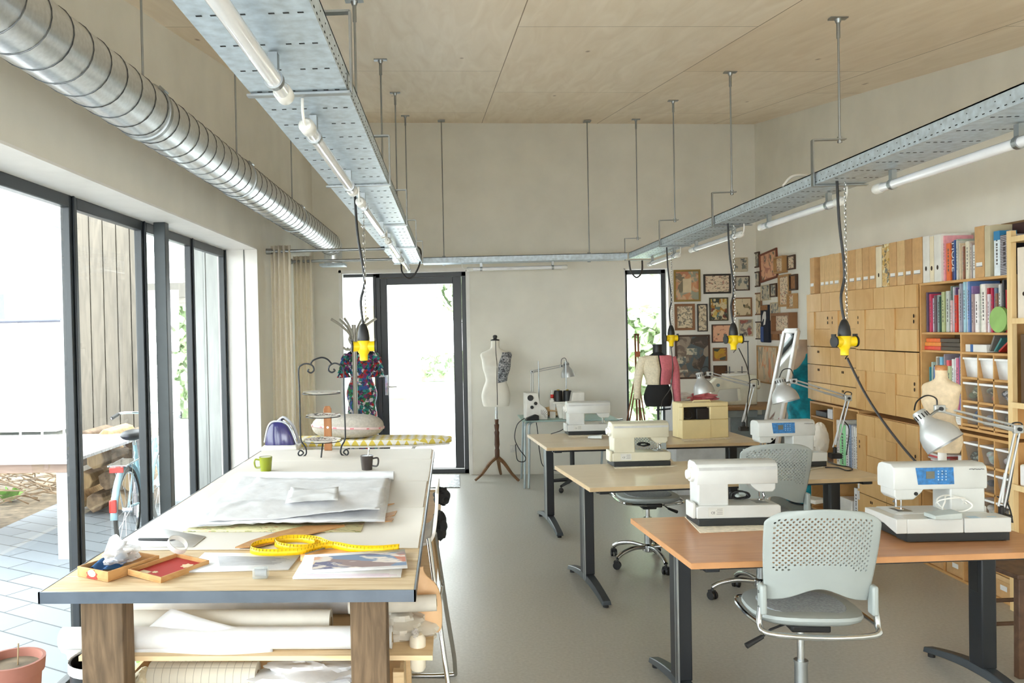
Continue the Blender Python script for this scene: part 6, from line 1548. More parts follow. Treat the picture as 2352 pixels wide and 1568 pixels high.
for x in xs: g.box(x-.005, .004, .315, x+.005, DEP-.01, h-.016)
for x in (w*.25, w*.5+.0, w*.75):
    if abs(x-xd) > .03: g.box(x-.006, .004, .016, x+.006, DEP-.01, .161)
g.build('shelf_board', BIRE, t, smooth=False)
B1 = [(150, 168, 940, (90, 72, 100)), (170, 195, 958, (206, 70, 100)), (196, 222, 1005, (200, 200, 222)), (228, 250, 975, (112, 92, 100)), (252, 290, 968, (140, 160, 160)), (292, 305, 985, (56, 88, 78)), (306, 341, 935, (180, 190, 140)), (343, 361, 950, (212, 200, 178)), (363, 400, 925, (190, 196, 190)), (402, 417, 870, (120, 140, 130)), (418, 435, 1030, (222, 190, 190)), (436, 449, 880, (200, 200, 210)), (450, 457, 885, (120, 90, 130)), (458, 487, 970, (204, 52, 40)), (490, 517, 905, (236, 222, 210)), (519, 549, 840, (150, 150, 165)), (550, 574, 800, (170, 210, 222)), (576, 604, 798, (226, 230, 240)), (606, 631, 800, (104, 136, 190)), (633, 654, 870, (150, 120, 172)), (655, 678, 960, (172, 150, 150)), (680, 719, 958, (246, 240, 240)), (722, 755, 850, (190, 196, 178)), (757, 807, 845, (236, 232, 224)), (808, 831, 890, (182, 58, 70)), (833, 857, 960, (226, 220, 226)), (858, 879, 890, (192, 48, 82)), (880, 911, 890, (110, 130, 152)), (912, 937, 950, (152, 110, 88)), (938, 958, 880, (70, 60, 72)), (960, 985, 850, (210, 210, 210)), (985, 1010, 800, (60, 60, 64)), (1016, 1029, 960, (80, 150, 130)), (1030, 1041, 910, (192, 48, 60)), (1042, 1058, 830, (226, 226, 220))]
books(B1, 2090, 480, 4.9, zs1, 'the long bookcase shelf', 'books on the long bookcase shelf')
c = onX(2090+975/4.9, 480+1210/4.9, XC-.01)
g = G(); rr_ = zc(2286, 480+1065/4.9)-c.z
g.lathe([(rr_, -.01), (rr_, .01)], (0, 0, 0), 32, Matrix.Rotation(R(90), 4, 'Y')); 
tag(g.build('green_disc', mat('green_card', (30, 66, 30), .6), loc=(XC+.008, c.y, zs1+rr_+.001)), 'round green disc standing before the books on the long shelf', 'disc')
B2 = [(348, 364, 300, (226, 160, 170)), (366, 414, 385, (226, 116, 62)), (416, 456, 365, (60, 62, 110)), (457, 470, 350, (70, 100, 160)), (471, 489, 340, (170, 184, 170)), (491, 509, 360, (206, 206, 196)), (511, 524, 385, (220, 200, 170)), (526, 551, 415, (228, 220, 204)), (553, 571, 420, (150, 104, 84)), (573, 599, 370, (226, 222, 196)), (601, 631, 365, (226, 220, 200)), (633, 649, 380, (200, 186, 180)), (651, 667, 410, (150, 196, 212)), (669, 699, 405, (226, 226, 224)), (701, 716, 245, (200, 46, 62))]
books(B2, 2090, 480, 4.9, TOPZ, 'top of the bookcase', 'books on top of the bookcase')
for o in [o for o in bpy.data.objects if o.get('group') == 'books on top of the bookcase' and o['label'].startswith('dark blue') or o.get('group') == 'books on top of the bookcase' and 'third' in str(o.get('label')) ][:1]:
    o['label'] = 'navy book with white MODE lettering on top of the bookcase'; hh_ = zc(2179, 554)-TOPZ; w_ = yc(2090+416/4.9, 600)-yc(2090+456/4.9, 600)
    text('MODE', .068, LABELM, o, (w_/2, -.0006, hh_*.60), (R(90), R(90), 0), 'title_lettering')
for i, (a, b, yt, m, lb, ho) in enumerate([(138, 212, 300, WHITE, 'white magazine file with finger hole, first on the bookcase top', 1), (216, 260, 300, CREAMB, 'narrow cream file between the two white files', 1), (264, 345, 280, WHITE, 'taller white magazine file beside the pink book', 1), (722, 828, 185, KR[0], 'kraft box file with label holder beside the red book', 0), (834, 896, 180, mat('pale_olive_board', (200, 190, 160), .6), 'pale olive box file before the dark box', 0)]):
    pa, pb = 2090+a/4.9, 2090+b/4.9
    standing('box_file', lb, 'box file', yc(pa, 600), yc(pb, 600), TOPZ, zc((pa+pb)/2, 480+yt/4.9)-TOPZ, m, 'files on top of the bookcase', .2, XC+.004, b_file(i == 3, bool(ho)))
# big dark box with the open card carton on it, blue book and spiral books before it
ya, yb_ = yc(2090+905/4.9, 600), yc(2352, 600)-.12
t = tag(G().box(XC+.13, yb_, TOPZ+.001, XR-.004, ya, zc(2290, 480+158/4.9)).build('dark_box', mat('dark_brown_box', (58, 34, 36), .7), bev=.004), 'large dark brown box standing on the bookcase end', 'box')
zt_ = zc(2290, 480+158/4.9)
KRD = mat('carton_brown', (126, 100, 70), .8)
t = T('card_carton', 'open brown carton with a hand hole on top of the dark box', 'carton', (XC+.17, yc(2235, 520), zt_+.001), R(-90))
w_ = yc(2235, 520)-yc(2318, 520)
h_ = zc(2275, 488)-zt_
g = G(); g.prism([(0, 0), (w_, 0), (w_*.86, h_*.85), (w_*.72, h_), (w_*.30, h_), (w_*.22, h_*.6), (w_*.1, h_*.45), (0, h_*.2)], .08, .088, 'y'); g.box(0, 0, 0, w_, .18, .012); g.box(0, 0, .012, w_, .008, h_*.25); g.build('carton_body', KRD, t)
g = G(); g.prism([(w_*.42, h_*.62), (w_*.58, h_*.66), (w_*.58, h_*.86), (w_*.47, h_*.84)], .0785, .0799, 'y'); g.build('hand_hole', WALL, t)
B3 = [(932, 1000, 250, (226, 236, 242)), (1002, 1100, 290, (200, 200, 206)), (1104, 1128, 300, (60, 50, 70)), (1130, 1150, 300, (40, 38, 42))]
lb3 = ['white and blue book before the dark box', 'spiral bound book before the dark box', 'dark purple book beside the spiral bound book', 'black book at the rack end of the bookcase top']
for (a, b, yt, c), lb in zip(B3, lb3):
    pa, pb = 2090+a/4.9, 2090+b/4.9; hgt = zc((pa+pb)/2, 480+yt/4.9)-TOPZ
    t = standing('book', lb, 'book', yc(pa, 600), yc(pb, 600), TOPZ, hgt, bookmat(c), 'books on top of the bookcase', .1, XC+.008, b_book)
    wd = yc(pa, 600)-yc(pb, 600)
    if 'blue' in lb: G().box(-.0008, -.001, hgt*.8, wd-.001, .10, hgt+.001).build('blue_top', mat('book_blue', (50, 130, 180), .5), t)
    if 'spiral' in lb:
        g = G()
        for k in range(24): g.tube([(wd*.1, -.004, hgt*(k+.5)/24), (wd*.9, -.004, hgt*(k+.5)/24+.004)], .0022, 5)
        g.build('spiral_binding', mat('dark_wire', (110, 96, 110), .4, .5), t)
# lying books on the second shelf
for k, (a, b, y0, y1, c, lb) in enumerate(((150, 515, 78, 112, (226, 110, 50), 'top orange book of the stack lying on the second shelf'), (135, 555, 120, 160, (230, 140, 60), 'middle orange book of the stack lying on the second shelf'), (130, 555, 166, 205, (220, 80, 60), 'bottom red-orange book of the stack lying on the second shelf'))):
    hh = .026; z0 = zs2l+.001+(2-k)*(hh+.001)
    t = T('lying_book', lb, 'book', (XC+.02, yc(2090+a/4.9, 790), z0), R(-90), 'orange books lying on the second shelf'); w_ = yc(2090+a/4.9, 790)-yc(2090+b/4.9, 790)
    w_ = min(w_, yc(2090+a/4.9, 790)-ydiv-.015)
    G().box(0, 0, 0, w_*.44, .18, hh).build('spine', bookmat(c), t, bev=.002); G().box(w_*.44+.0005, .003, .001, w_, .18, hh-.001).build('dark_cover', mat('dark_cover_brown', (84, 76, 66), .6), t)
z0 = zs2r+.001
t = T('magazine_pile', 'white and blue box lying on the shelf over the pigeonholes', 'box', (XC+.02, yc(2210, 800), z0), R(-90)); w_ = yc(2210, 800)-yc(2258, 800)
G().box(0, 0, 0, w_, .17, .048).build('box_body', WHITE, t, bev=.002); G().box(w_*.25, -.001, .0, w_*.38, .0, .048).build('blue_stripe', mat('mid_blue2', (70, 110, 170), .6), t)
for k, (c, lb, an) in enumerate((((120, 116, 112), 'grey case leaning on the pigeonhole shelf', 25), ((70, 130, 130), 'teal case leaning on the pigeonhole shelf', 40), ((180, 50, 44), 'red case leaning on the pigeonhole shelf', 55))):
    m = rotz(R(-90)) @ Matrix.Rotation(R(an), 4, 'Y'); g = G(); g.box(0, 0, 0, .012, .14, .105, m)
    tag(g.build('leaning_case', bookmat(c), bev=.002, loc=(XC+.03+.004*k, yc(2260+9*k, 800), z0+.013)), lb, 'case')
# left lower bay of the upper bookcase
B4 = [(175, 186, 405, (60, 130, 140)), (187, 200, 350, (180, 200, 190)), (201, 217, 385, (40, 40, 44)), (218, 230, 405, (90, 120, 180)), (232, 256, 290, (226, 220, 206)), (258, 276, 300, (150, 140, 130)), (278, 310, 295, (120, 180, 210)), (311, 330, 262, (200, 190, 180)), (332, 346, 262, (150, 140, 150)), (348, 376, 330, (226, 100, 110)), (378, 412, 395, (180, 190, 150)), (414, 436, 318, (224, 226, 224)), (438, 466, 304, (226, 222, 230)), (468, 498, 308, (206, 110, 140)), (500, 511, 300, (220, 220, 226)), (513, 540, 288, (110, 120, 180)), (541, 556, 320, (200, 200, 210))]
books(B4, 2090, 760, 4.9, zl, 'the short shelf behind the beige form', 'books behind the beige dress form')
def paper_pile(label, px0, px1, zb_, n, cs_, th_=.012):
    for k in range(n):
        y0, y1 = yc(px0, 900), yc(px1, 900); rn = random.Random(k+int(px0))
        tag(G().box(XC+.02+rn.uniform(0, .015), y1+rn.uniform(0, .01), zb_+.001+k*(th_+.001), XC+.19, y0-rn.uniform(0, .02), zb_+.001+k*(th_+.001)+th_).build('magazine', bookmat(cs_[k % len(cs_)]), bev=.001), '%s, %s from the bottom' % (label, ordw(k)), 'magazine', 'magazines lying in the bookcase')
paper_pile('pale magazine lying low in the upper bookcase', 2125, 2200, ZM+.017, 5, [(236, 236, 232), (226, 226, 222), (220, 216, 210)], .013)
paper_pile('magazine lying in the lower bookcase beside the pole', 2122, 2150, .721, 5, [(200, 60, 60), (226, 220, 214), (180, 170, 170), (210, 90, 96), (232, 230, 226)], .012)
paper_pile('red bound volume stacked in the lower bookcase', 2168, 2184, .721, 3, [(150, 50, 46), (170, 70, 60), (140, 60, 50)], .02)
paper_pile('white box stacked in the lower bookcase beside the divider', 2186, 2203, .721, 3, [(232, 232, 232), (222, 222, 224)], .03)
# tubs in pigeonholes
TUBW = mat('white_tub', (240, 240, 240), .35); TUBC = glassmat('clear_tub', (240, 240, 240), opac=.10, oc=(220, 220, 218)); LID = mat('white_lid', (244, 244, 242), .35)
CONT = {n: art('contents_'+n, p, k, 26, .40) for n, p, k in (('green', (206, 206, 190), [(110, 120, 90), (60, 60, 56), (190, 170, 120)]), ('red', (200, 190, 170), [(180, 50, 46), (120, 120, 90), (70, 66, 60)]), ('grey', (190, 186, 190), [(60, 60, 70), (150, 150, 160), (30, 30, 34)]), ('blue', (190, 200, 210), [(60, 110, 170), (90, 80, 70), (40, 44, 60)]), ('teal', (160, 170, 160), [(30, 150, 150), (60, 56, 40), (190, 170, 90)]), ('pale', (206, 206, 206), [(190, 180, 190), (170, 190, 180), (226, 220, 210)]))}
xe = [xd+.007, xs[0], xs[1], wB-.016]
def tub(label, col, zb_, H, kind, cont):
    x0, x1 = xe[col]+.012, xe[col+1]-.012
    t = T('storage_tub', label, 'tub', (XC+.01, yb0-x0, zb_+.0008), R(-90), 'tubs in the pigeonholes'); w_ = x1-x0; d = .18; tp_ = .06
    g = G(); r0 = [(w_*tp_, .015), (w_*(1-tp_), .015), (w_*(1-tp_), d-.01), (w_*tp_, d-.01)]; r1 = [(0, 0), (w_, 0), (w_, d), (0, d)]
    g.loft([[(x, y, 0) for x, y in r0], [(x, y, H-.012) for x, y in r1]], cap=False); g.loft([[(x, y, .0) for x, y in r0], [(x, y, .001) for x, y in r0]])
    g.build('tub_body', TUBW if kind == 'white' else TUBC, t, solid=.002 if kind == 'white' else 0)
    G().box(-.006, -.006, H-.014, w_+.006, d, H).build('lid', LID, t, bev=.002)
    if cont:
        g = G(); rn = random.Random(hash(cont) % 100+col)
        for k in range(14):
            a = Vector((w_*rn.uniform(.22, .78), rn.uniform(.035, .11), H*rn.uniform(.18, .66))); g.ell(a, (.026, .026, .022), 8, 6)
        g.build('contents', CONT[cont], t)
nc = ['left', 'middle', 'right']
rowsz = [zg[0], zg[1], zg[2] if zg[2] > ZM+.03 else ZM+.016, ]
rowsz = sorted({round(z, 3) for z in rows_}, reverse=True)+[ZM+.016]
spec = [[('white', 'pale'), ('white', None), ('white', 'grey')], [('clear', 'green'), ('clear', 'red'), ('clear', 'grey')], [('clear', 'blue'), ('clear', 'grey'), ('clear', 'blue')], [('clear', 'grey'), ('clear', 'pale'), ('clear', 'blue')]]
tops = [zs2r-th]+[z-th for z in rowsz]
for r, z in enumerate(rowsz):
    H = min(.125, tops[r]-z-.02)
    if H < .05: continue
    for c in range(3):
        k, ct = spec[r][c]; tub('%s lidded tub in the %s row of upper pigeonholes, %s column' % ('white' if k == 'white' else 'clear', ['top', 'second', 'third', 'bottom'][r], ['divider side', 'centre', 'outer side'][c]), c, z, H, k, ct)
for r, z in enumerate((.80, .635, .47)):
    for c in range(3):
        tub('clear lidded tub in the %s row of lower pigeonholes, %s column' % (['top', 'second', 'third'][r], ['divider side', 'centre', 'outer side'][c]), c, z, .12, 'clear', [['teal', 'pale', 'pale'], ['pale', 'grey', 'red'], ['grey', 'pale', 'blue']][r][c])
# kraft boxes along the bottom
for k in range(4):
    x0 = .02+k*wB/4; x1 = (k+1)*wB/4-.02
    t = T('kraft_box', 'kraft storage box on the bottom shelf of the bookcase, %s from the cabinet side' % ordw(k), 'box', (XC+.01, yb0-x0, .017), R(-90), 'kraft boxes along the bookcase bottom'); w_ = x1-x0
    G().box(0, .003, 0, w_, .19, .105).build('box_body', KR[0], t, bev=.002); G().box(-.003, 0, .106, w_+.003, .192, .135).build('lid', KR[2], t, bev=.002); G().box(w_*.35, .0, .05, w_*.65, .003, .08).build('label_holder', LABELM, t)
# ---- open shelf contents under the drawers
ya = ycol[0]; x1 = ycol[0]-ycol[1]
def osx(px, py=1020): return ya-yc(px, py)
tag(G().box(XC+.02, yc(1893, 940), za+.001, XC+.17, yc(1868, 940), za+.05).build('black_tray', BLACK, bev=.006), 'black tray on the open shelf below the drawers', 'tray')
tag(G().box(XC+.02, yc(1906, 940), za+.001, XC+.10, yc(1895, 940), za+.085).build('photo_stack', PAPER, bev=.002), 'stack of white photos beside the black tray', 'photos')
F1 = [(1919, 1925, 965, (226, 222, 214)), (1926, 1939, 975, (150, 220, 160)), (1940, 1946, 977, (230, 230, 230)), (1947, 1952, 975, (130, 150, 180)), (1953, 1957, 977, (200, 200, 206)), (1958, 1962, 980, (226, 224, 220)), (1963, 1967, 983, (232, 230, 226))]
for i, (a, b, yt, c) in enumerate(F1):
    standing('folder', '%s folder on the open shelf, %s from the corner side' % ('mint green' if c[1] == 220 and c[0] == 150 else cname(c), ordw(i)), 'folder', yc(a, 1020), yc(b, 1020), zb_, zc((a+b)/2, yt)-zb_, bookmat(c), 'folders on the open shelf', .19, XC+.01, b_book)
tag(G().box(XC+.01, yc(1953, 1140), .017, XC+.18, yc(1926, 1140), .017+.20).build('white_basket', WHITE, bev=.006), 'white plastic basket at the foot of the open shelf', 'basket')
standing('binder', 'white and blue ring binder at the foot of the open shelf', 'binder', yc(1959, 1140), yc(1968, 1140), .017, .32, bookmat((236, 238, 242)), None, .19, XC+.01, b_book)
z0 = .317
for k in range(3): tag(G().box(XC+.01, yc(1899, 1080), z0+.001+.05*k, XC+.18, yc(1868, 1080), z0+.047+.05*k).build('storage_box', bookmat([(206, 200, 200), (226, 222, 220), (170, 160, 160)][k]), bev=.003), '%s flat box stacked in the open shelf behind the desk leg' % ['grey', 'white', 'darker grey'][k], 'box')
# sleeve board on a wooden trestle in front
Ysb = 7.35; a, b = onY(1824, 1135, Ysb), onY(1888, 1148, Ysb-.25)
t = T('sleeve_board', 'small white padded sleeve board on a wooden stand behind the middle desk', 'sleeve board', (a.x, Ysb, a.z-.03))
d = b-a; g = G(); n = Vector((-d.y, d.x, 0)).normalized()
g.loft([[Vector((0, 0, z))+n*s_*k+Vector((d.x*q, d.y*q, 0)) for q, s_ in ((0, -.04), (.0, .04), (.2, .055), (1, .085), (1, -.085), (.2, -.055))] for z, k in ((0, 1), (.035, .96))]); g.build('pad', mat('white_cotton_pad', (236, 234, 226), .85), t, bev=.008)
g = G(); g.box(d.x*.3-.02, d.y*.5-.06, -(a.z-.03), d.x*.8, d.y*.5+.06, -(a.z-.03)+.02); g.bar((d.x*.45, d.y*.5, -(a.z-.05)), (d.x*.45, d.y*.5, -.002), .05, .03); g.build('wooden_stand', wood('dark_stand_wood', (110, 72, 44), (140, 98, 64), (6, 6, 6), .5), t)
# ---- open pine rack at the picture's edge
PINE = wood('raw_pine', (226, 192, 136), (240, 214, 164), (8, 8, 1), .6)
yr0 = yb1-.02; xr0 = 3.245
t = T('open_rack', 'raw pine open rack standing beside the bookcase', 'rack', (xr0, yr0, 0), R(-90))
zt_ = onX(2333, 527, xr0).z; wr = .90
for x in (0, wr-.04):
    for y in (0, .24): G().box(x, y, 0, x+.04, y+.03, zt_).build('post', PINE, t, bev=.002)
zz = [onX(2345, y, xr0).z for y in (545, 735, 930, 1120)]+[.25]
for z in zz: G().box(.002, .002, z-.02, wr-.002, .268, z).build('shelf_board', PINE, t, bev=.001)
for z in zz[:4]: G().box(.04, -.012, z-.02, wr-.04, 0, z+.012).build('front_rail', PINE, t)
t = T('white_chest', 'white chest with a dark knob on the pine rack', 'chest', (xr0+.02, yr0-.06, zz[1]+.001), R(-90))
hh = zz[0]-zz[1]-.045
G().box(0, 0, 0, .5, .2, hh*.98).build('chest_body', mat('chest_cream', (230, 220, 206), .5), t, bev=.003); g = G(); g.cyl((.07, -.012, hh*.35), (.07, 0, hh*.35), .012); g.build('knob', HOLED, t)
tag(G().box(xr0+.02, yr0-.5, zz[2]+.001, xr0+.2, yr0-.08, zz[1]-.08).build('dark_crate', mat('dark_crate_brown', (96, 72, 50), .7), bev=.004), 'dark brown crate in the middle of the pine rack', 'crate')
tag(G().box(xr0+.02, yr0-.5, zz[3]+.001, xr0+.2, yr0-.06, zz[3]+.13).build('white_bin', TUBW, bev=.012), 'white plastic bin low on the pine rack', 'bin')
# dark wooden stool in the corner of the picture
st_y = 4.12; a = onY(2300, 1300, st_y)
t = T('wooden_stool', 'dark wooden stool beside the black leg at the picture edge', 'stool', (a.x+.12, st_y, 0), R(6))
STO = wood('dark_stool_wood', (74, 52, 38), (104, 76, 56), (6, 6, 6), .5)
hz = .50; G().box(-.17, -.15, hz-.025, .25, .17, hz).build('seat', STO, t, bev=.006)
for x in (-.14, .19):
    for y in (-.12, .14): G().bar((x, y, 0), (x*.93, y*.93, hz-.026), .034, .034, (0, 1, 0)).build('leg', STO, t, bev=.003)
for z in (.16, .28):
    for y in (-.12, .14): G().cyl((-.14, y, z), (.19, y, z), .011, n=8).build('rung', STO, t)
# ------------------------------------------------------------------ outside
def pav():
    m, nt, b = newmat('grey_paving_slabs')
    v = coords(nt, (1, 1, 1), rot=(0, 0, R(28)))
    br = nd(nt, 'ShaderNodeTexBrick'); nt.links.new(v, br.inputs['Vector'])
    br.inputs['Color1'].default_value = lin((140, 147, 154)); br.inputs['Color2'].default_value = lin((124, 131, 139)); br.inputs['Mortar'].default_value = lin((72, 76, 81))
    br.inputs['Scale'].default_value = 1; br.inputs['Mortar Size'].default_value = .006; br.inputs['Brick Width'].default_value = .62; br.inputs['Row Height'].default_value = .21
    nt.links.new(br.outputs['Color'], b.inputs['Base Color']); b.inputs['Roughness'].default_value = .75
    return m
GZ = -.05
st(G().box(-4.2, -4, -.16, -1.95, 10.6, GZ).build('terrace', pav(), smooth=False), 'grey slab paving outside the windows')
st(G().box(-40, -20, -.4, 40, 60, -.17).build('ground', mat('pale_ground', (222, 222, 220), .9, var=.08, vs=.6), smooth=False), 'pale ground outside')
st(G().box(-6.4, 10.6, -.16, 12, 30, -.06).build('pavement', mat('pale_concrete', (205, 206, 206), .9), smooth=False), 'pale concrete outside the back door')
SOIL = mat('garden_soil', (104, 92, 76), .95, var=.25, vs=12, bump=1, bs=8)
st(G().box(-14, -4, -.2, -4.2, 10.6, -.06).build('planting_bed', SOIL, smooth=False), 'bare soil planting bed')
# eave added to hold back sky light from the work table
st(G().box(-3.35, -4.5, 2.86, -1.95, 7.6, 2.98).build('added_eave', mat('added_eave_white', (214, 214, 212), .7), smooth=False), 'added roof overhang shading the windows')
# plank walls
PLK = wood('weathered_planks', (96, 90, 82), (122, 114, 103), (8, 8, .8), .8); PLG = wood('grey_planks', (132, 135, 134), (156, 159, 158), (8, 8, .8), .8)
def plankwall(name, label, x0, x1, y, z1, pw, m):
    t = G(); x = x0; k = 0
    while x < x1-.01:
        e = min(x+pw-.012, x1); t.box(x, y, GZ, e, y+.03, z1); x += pw; k += 1
    t.box(x0, y+.031, GZ, x1, y+.05, z1-.01)
    return tag(t.build(name, m, smooth=False), label, 'fence')
YP = 9.1
plankwall('plank_fence', 'tall weathered plank fence seen through the second window pane', onY(150, 800, YP).x, onY(338, 800, YP).x, YP, 3.5, .155, PLK)
YP2 = 7.9
plankwall('plank_fence', 'pale plank panel seen through the pane at the end of the windows', onY(440, 800, YP2).x, -1.97, YP2, 3.4, .16, PLG)
# canopy behind
a, b = onY(335, 660, 12.5), onY(440, 660, 12.5); zc_ = onY(400, 682, 12.5).z
t = T('carport', 'flat roofed canopy beyond the garden', 'canopy', ((a.x+b.x)/2, 12.5, GZ))
CANO = mat('canopy_grey', (108, 104, 98), .7)
G().box(-.9, 0, zc_-GZ, .9, 2.6, zc_-GZ+.22).build('roof', CANO, t); g = G()
for k in range(5): g.box(-.85, .2+.5*k, zc_-GZ-.06, .85, .27+.5*k, zc_-GZ-.001)
g.build('rafters', mat('rafter_pale', (190, 186, 178), .7), t)
for x in (-.86, .82): G().box(x, 2.4, 0, x+.06, 2.46, zc_-GZ-.06).build('post', CANO, t)
# hedge and trees
HG = art('hedge_leaves', (176, 194, 156), [(190, 206, 172), (158, 182, 136), (204, 216, 190), (176, 196, 152)], 9, .4)  # leaf greens lightened: the washed-out outdoor glare is put into the colour
def hedge(name, label, x0, x1, y0, y1, z1, n, seed, cat='hedge', r=.32):
    rn = random.Random(seed); g = G()
    g.box(x0+.1, y0+.1, GZ, x1-.1, y1-.1, z1-.15)
    for k in range(n):
        s_ = rn.random(); c = Vector((rn.uniform(x0, x1), y0+.05 if s_ < .6 else rn.uniform(y0, y1), rn.uniform(.1, z1) if s_ < .6 else z1-.1)); rr = r*rn.uniform(.5, 1)
        for q in range(3):
            d_ = Vector((rn.gauss(0, 1), rn.gauss(0, 1), rn.gauss(0, 1))).normalized(); u = d_.orthogonal().normalized(); v = d_.cross(u); p = c+d_*rr*.6
            g.f([g.v(p+(u*math.cos(i*1.257)+v*math.sin(i*1.257))*rr*.4+d_*.04*(i % 2)) for i in range(5)])
    return tag(g.build(name, HG, smooth=False), label, cat)
hedge('hedge', 'green hedge seen between the dark window posts', -6.2, -3.2, 17.0, 18.2, 2.5, 700, 1)
hedge('hedge', 'tall green hedge outside the narrow back window', 2.6, 4.6, 13.2, 14.4, 1.9, 500, 2)
hedge('hedge', 'distant green hedge outside the glass door', -2.5, 1.4, 28, 29, .8, 300, 4)
def tree(label, x, y, h, r, seed):
    t = T('garden_tree', label, 'tree', (x, y, GZ)); rn = random.Random(seed)
    G().tube([(0, 0, 0), (.05, 0, h*.4), (0, .05, h*.6)], [.10, .08, .04], 8).build('trunk', mat('bark', (96, 84, 70), .9), t)
    g = G()
    for k in range(900):
        d_ = Vector((rn.gauss(0, 1), rn.gauss(0, 1), rn.gauss(0, 1))).normalized(); c = Vector((0, 0, h*.72))+Vector((d_.x*r, d_.y*r, d_.z*h*.3))*rn.uniform(.5, 1); u = d_.orthogonal().normalized(); v = d_.cross(u); s_ = .14*rn.uniform(.6, 1.2)
        g.f([g.v(c+(u*math.cos(i*1.257)+v*math.sin(i*1.257))*s_) for i in range(5)])
    g.build('leaves', HG, t, smooth=False); return t
tree('leafy tree beyond the glass door, upper side of the pane', .45, 25, 4.4, 1.0, 5)
tree('leafy tree filling the top of the narrow back window', 4.9, 17, 5.6, 1.6, 6)
tree('leafy tree above the hedge between the window posts', -5.2, 19.5, 4.4, 1.2, 7)
# pale house beyond the garden
YH = 15.0; xr_ = onY(118, 600, YH).x; ze = onY(60, 520, YH).z
t = T('white_house', 'white rendered house with flat eave beyond the garden', 'house', (xr_-3.2, YH, GZ))
RND = mat('white_render', (238, 238, 236), .8)
G().box(-3.2, 0, 0, 3.2, 5, ze-GZ).build('walls', RND, t, smooth=False)
G().box(-3.5, -.25, ze-GZ+.001, 3.42, 5.2, ze-GZ+.14).build('roof', mat('zinc_roof', (150, 160, 168), .6), t)
wa, wb = onY(-4, 742, YH), onY(18, 668, YH); o = Vector((xr_-3.2, YH, GZ)); a, b = wa-o, wb-o
f_ = G().box(a.x-.3, -.03, a.z, b.x, -.002, b.z).build('window', WHITE, t); G().box(a.x-.25, -.034, a.z+.06, b.x-.06, -.031, b.z-.06).build('pane', mat('dark_pane', (90, 104, 116), .15), f_)
YH2 = 21; xa_, xb2 = onY(890, 700, YH2).x, onY(955, 700, YH2).x
t = T('yellow_house', 'pale yellow house wall beyond the glass door', 'house', ((xa_+xb2)/2, YH2, GZ))
G().box((xa_-xb2)/2-.6, 0, 0, (xb2-xa_)/2, 3, 2.4).build('walls', mat('pale_yellow_render', (226, 206, 150), .8), t); G().box((xa_-xb2)/2-.8, -.3, 2.401, (xb2-xa_)/2+.2, 3.2, 3.6).build('roof', mat('pale_roof', (196, 196, 198), .7), t)
YS2 = 13.5; xa_, xb2 = onY(1478, 800, YS2).x, onY(1522, 800, YS2).x
tag(G().box(xa_, YS2-1.2, GZ, xb2+.4, YS2-1.17, onY(1500, 733, YS2).z).build('board_fence', mat('pale_board_fence', (206, 190, 172), .8)), 'pale board fence outside the narrow back window', 'fence')
# rail outside the first pane
YRl = 11.0; a, b = onY(-10, 738, YRl), onY(140, 735, YRl)
t = T('metal_railing', 'grey metal railing with mesh outside the first pane', 'railing', (a.x, YRl, GZ))
G().cyl((0, 0, a.z-GZ), (b.x-a.x, 0, a.z-GZ), .03).build('handrail', mat('rail_grey', (100, 104, 120), .5, .3), t)
for k in range(4): G().cyl(((b.x-a.x)*k/3, 0, 0), ((b.x-a.x)*k/3, 0, a.z-GZ), .016, n=8).build('post', mat('rail_pale', (196, 190, 180), .5), t)
# garden table
zt = .74
c1, c2, c3 = onZ(318, 994, zt), onZ(160, 1058, zt), onZ(0, 1060, zt)
t = T('garden_table', 'pale slatted garden table outside the windows', 'table', (c2.x-1.0, c2.y, GZ))
TS = wood('silver_teak', (176, 170, 172), (200, 194, 196), (1, 8, 8), .7)
Ly = c1.y-c2.y; g = G(); n = int(Ly/.075)
for k in range(n): g.box(-1.5, k*.075, zt-GZ-.025, 1.0, k*.075+.062, zt-GZ)
g.build('slat_top', TS, t, smooth=False)
G().box(-1.45, .05, zt-GZ-.10, .95, .08, zt-GZ-.026).build('apron', wood('reddish_apron', (140, 116, 104), (166, 140, 126), (1, 8, 8), .7), t)
for x in (-1.4, .86):
    for y in (.06, Ly-.14): G().box(x, y, 0, x+.09, y+.08, zt-GZ-.026).build('leg', TS, t)
# firewood
rn = random.Random(12); LOG = wood('split_log', (150, 122, 88), (196, 166, 122), (6, 6, 1), .85); BARK = mat('log_bark', (110, 92, 74), .9, var=.2, vs=20)
k = 0; base = onZ(270, 1118, GZ); lab = ['at the bottom of the stack', 'on the second layer of the stack', 'on the third layer of the stack', 'on top of the stack']
for row in range(4):
    for i in range(4-row % 2):
        x = onY(196, 1100, 8.25).x+i*.235+(row % 2)*.12; y = 8.25+rn.uniform(-.04, .04); r = .115*rn.uniform(.85, 1); z = GZ+.12+row*.205
        g = G(); pr = [(r*math.cos(a)*rn.uniform(.8, 1.0), r*math.sin(a)*rn.uniform(.8, 1.0)) for a in [2*math.pi*j/7 for j in range(7)]]
        g.loft([[(px_, yy, pz) for px_, pz in pr] for yy in (-.28, .28)])
        o = g.build('firewood_log', [LOG, BARK][k % 2], bev=.01, loc=(x, y, z)); k += 1
        tag(o, 'split firewood log outside, %s from the left %s' % (ordw(i), lab[row]), 'log', 'firewood logs stacked outside')
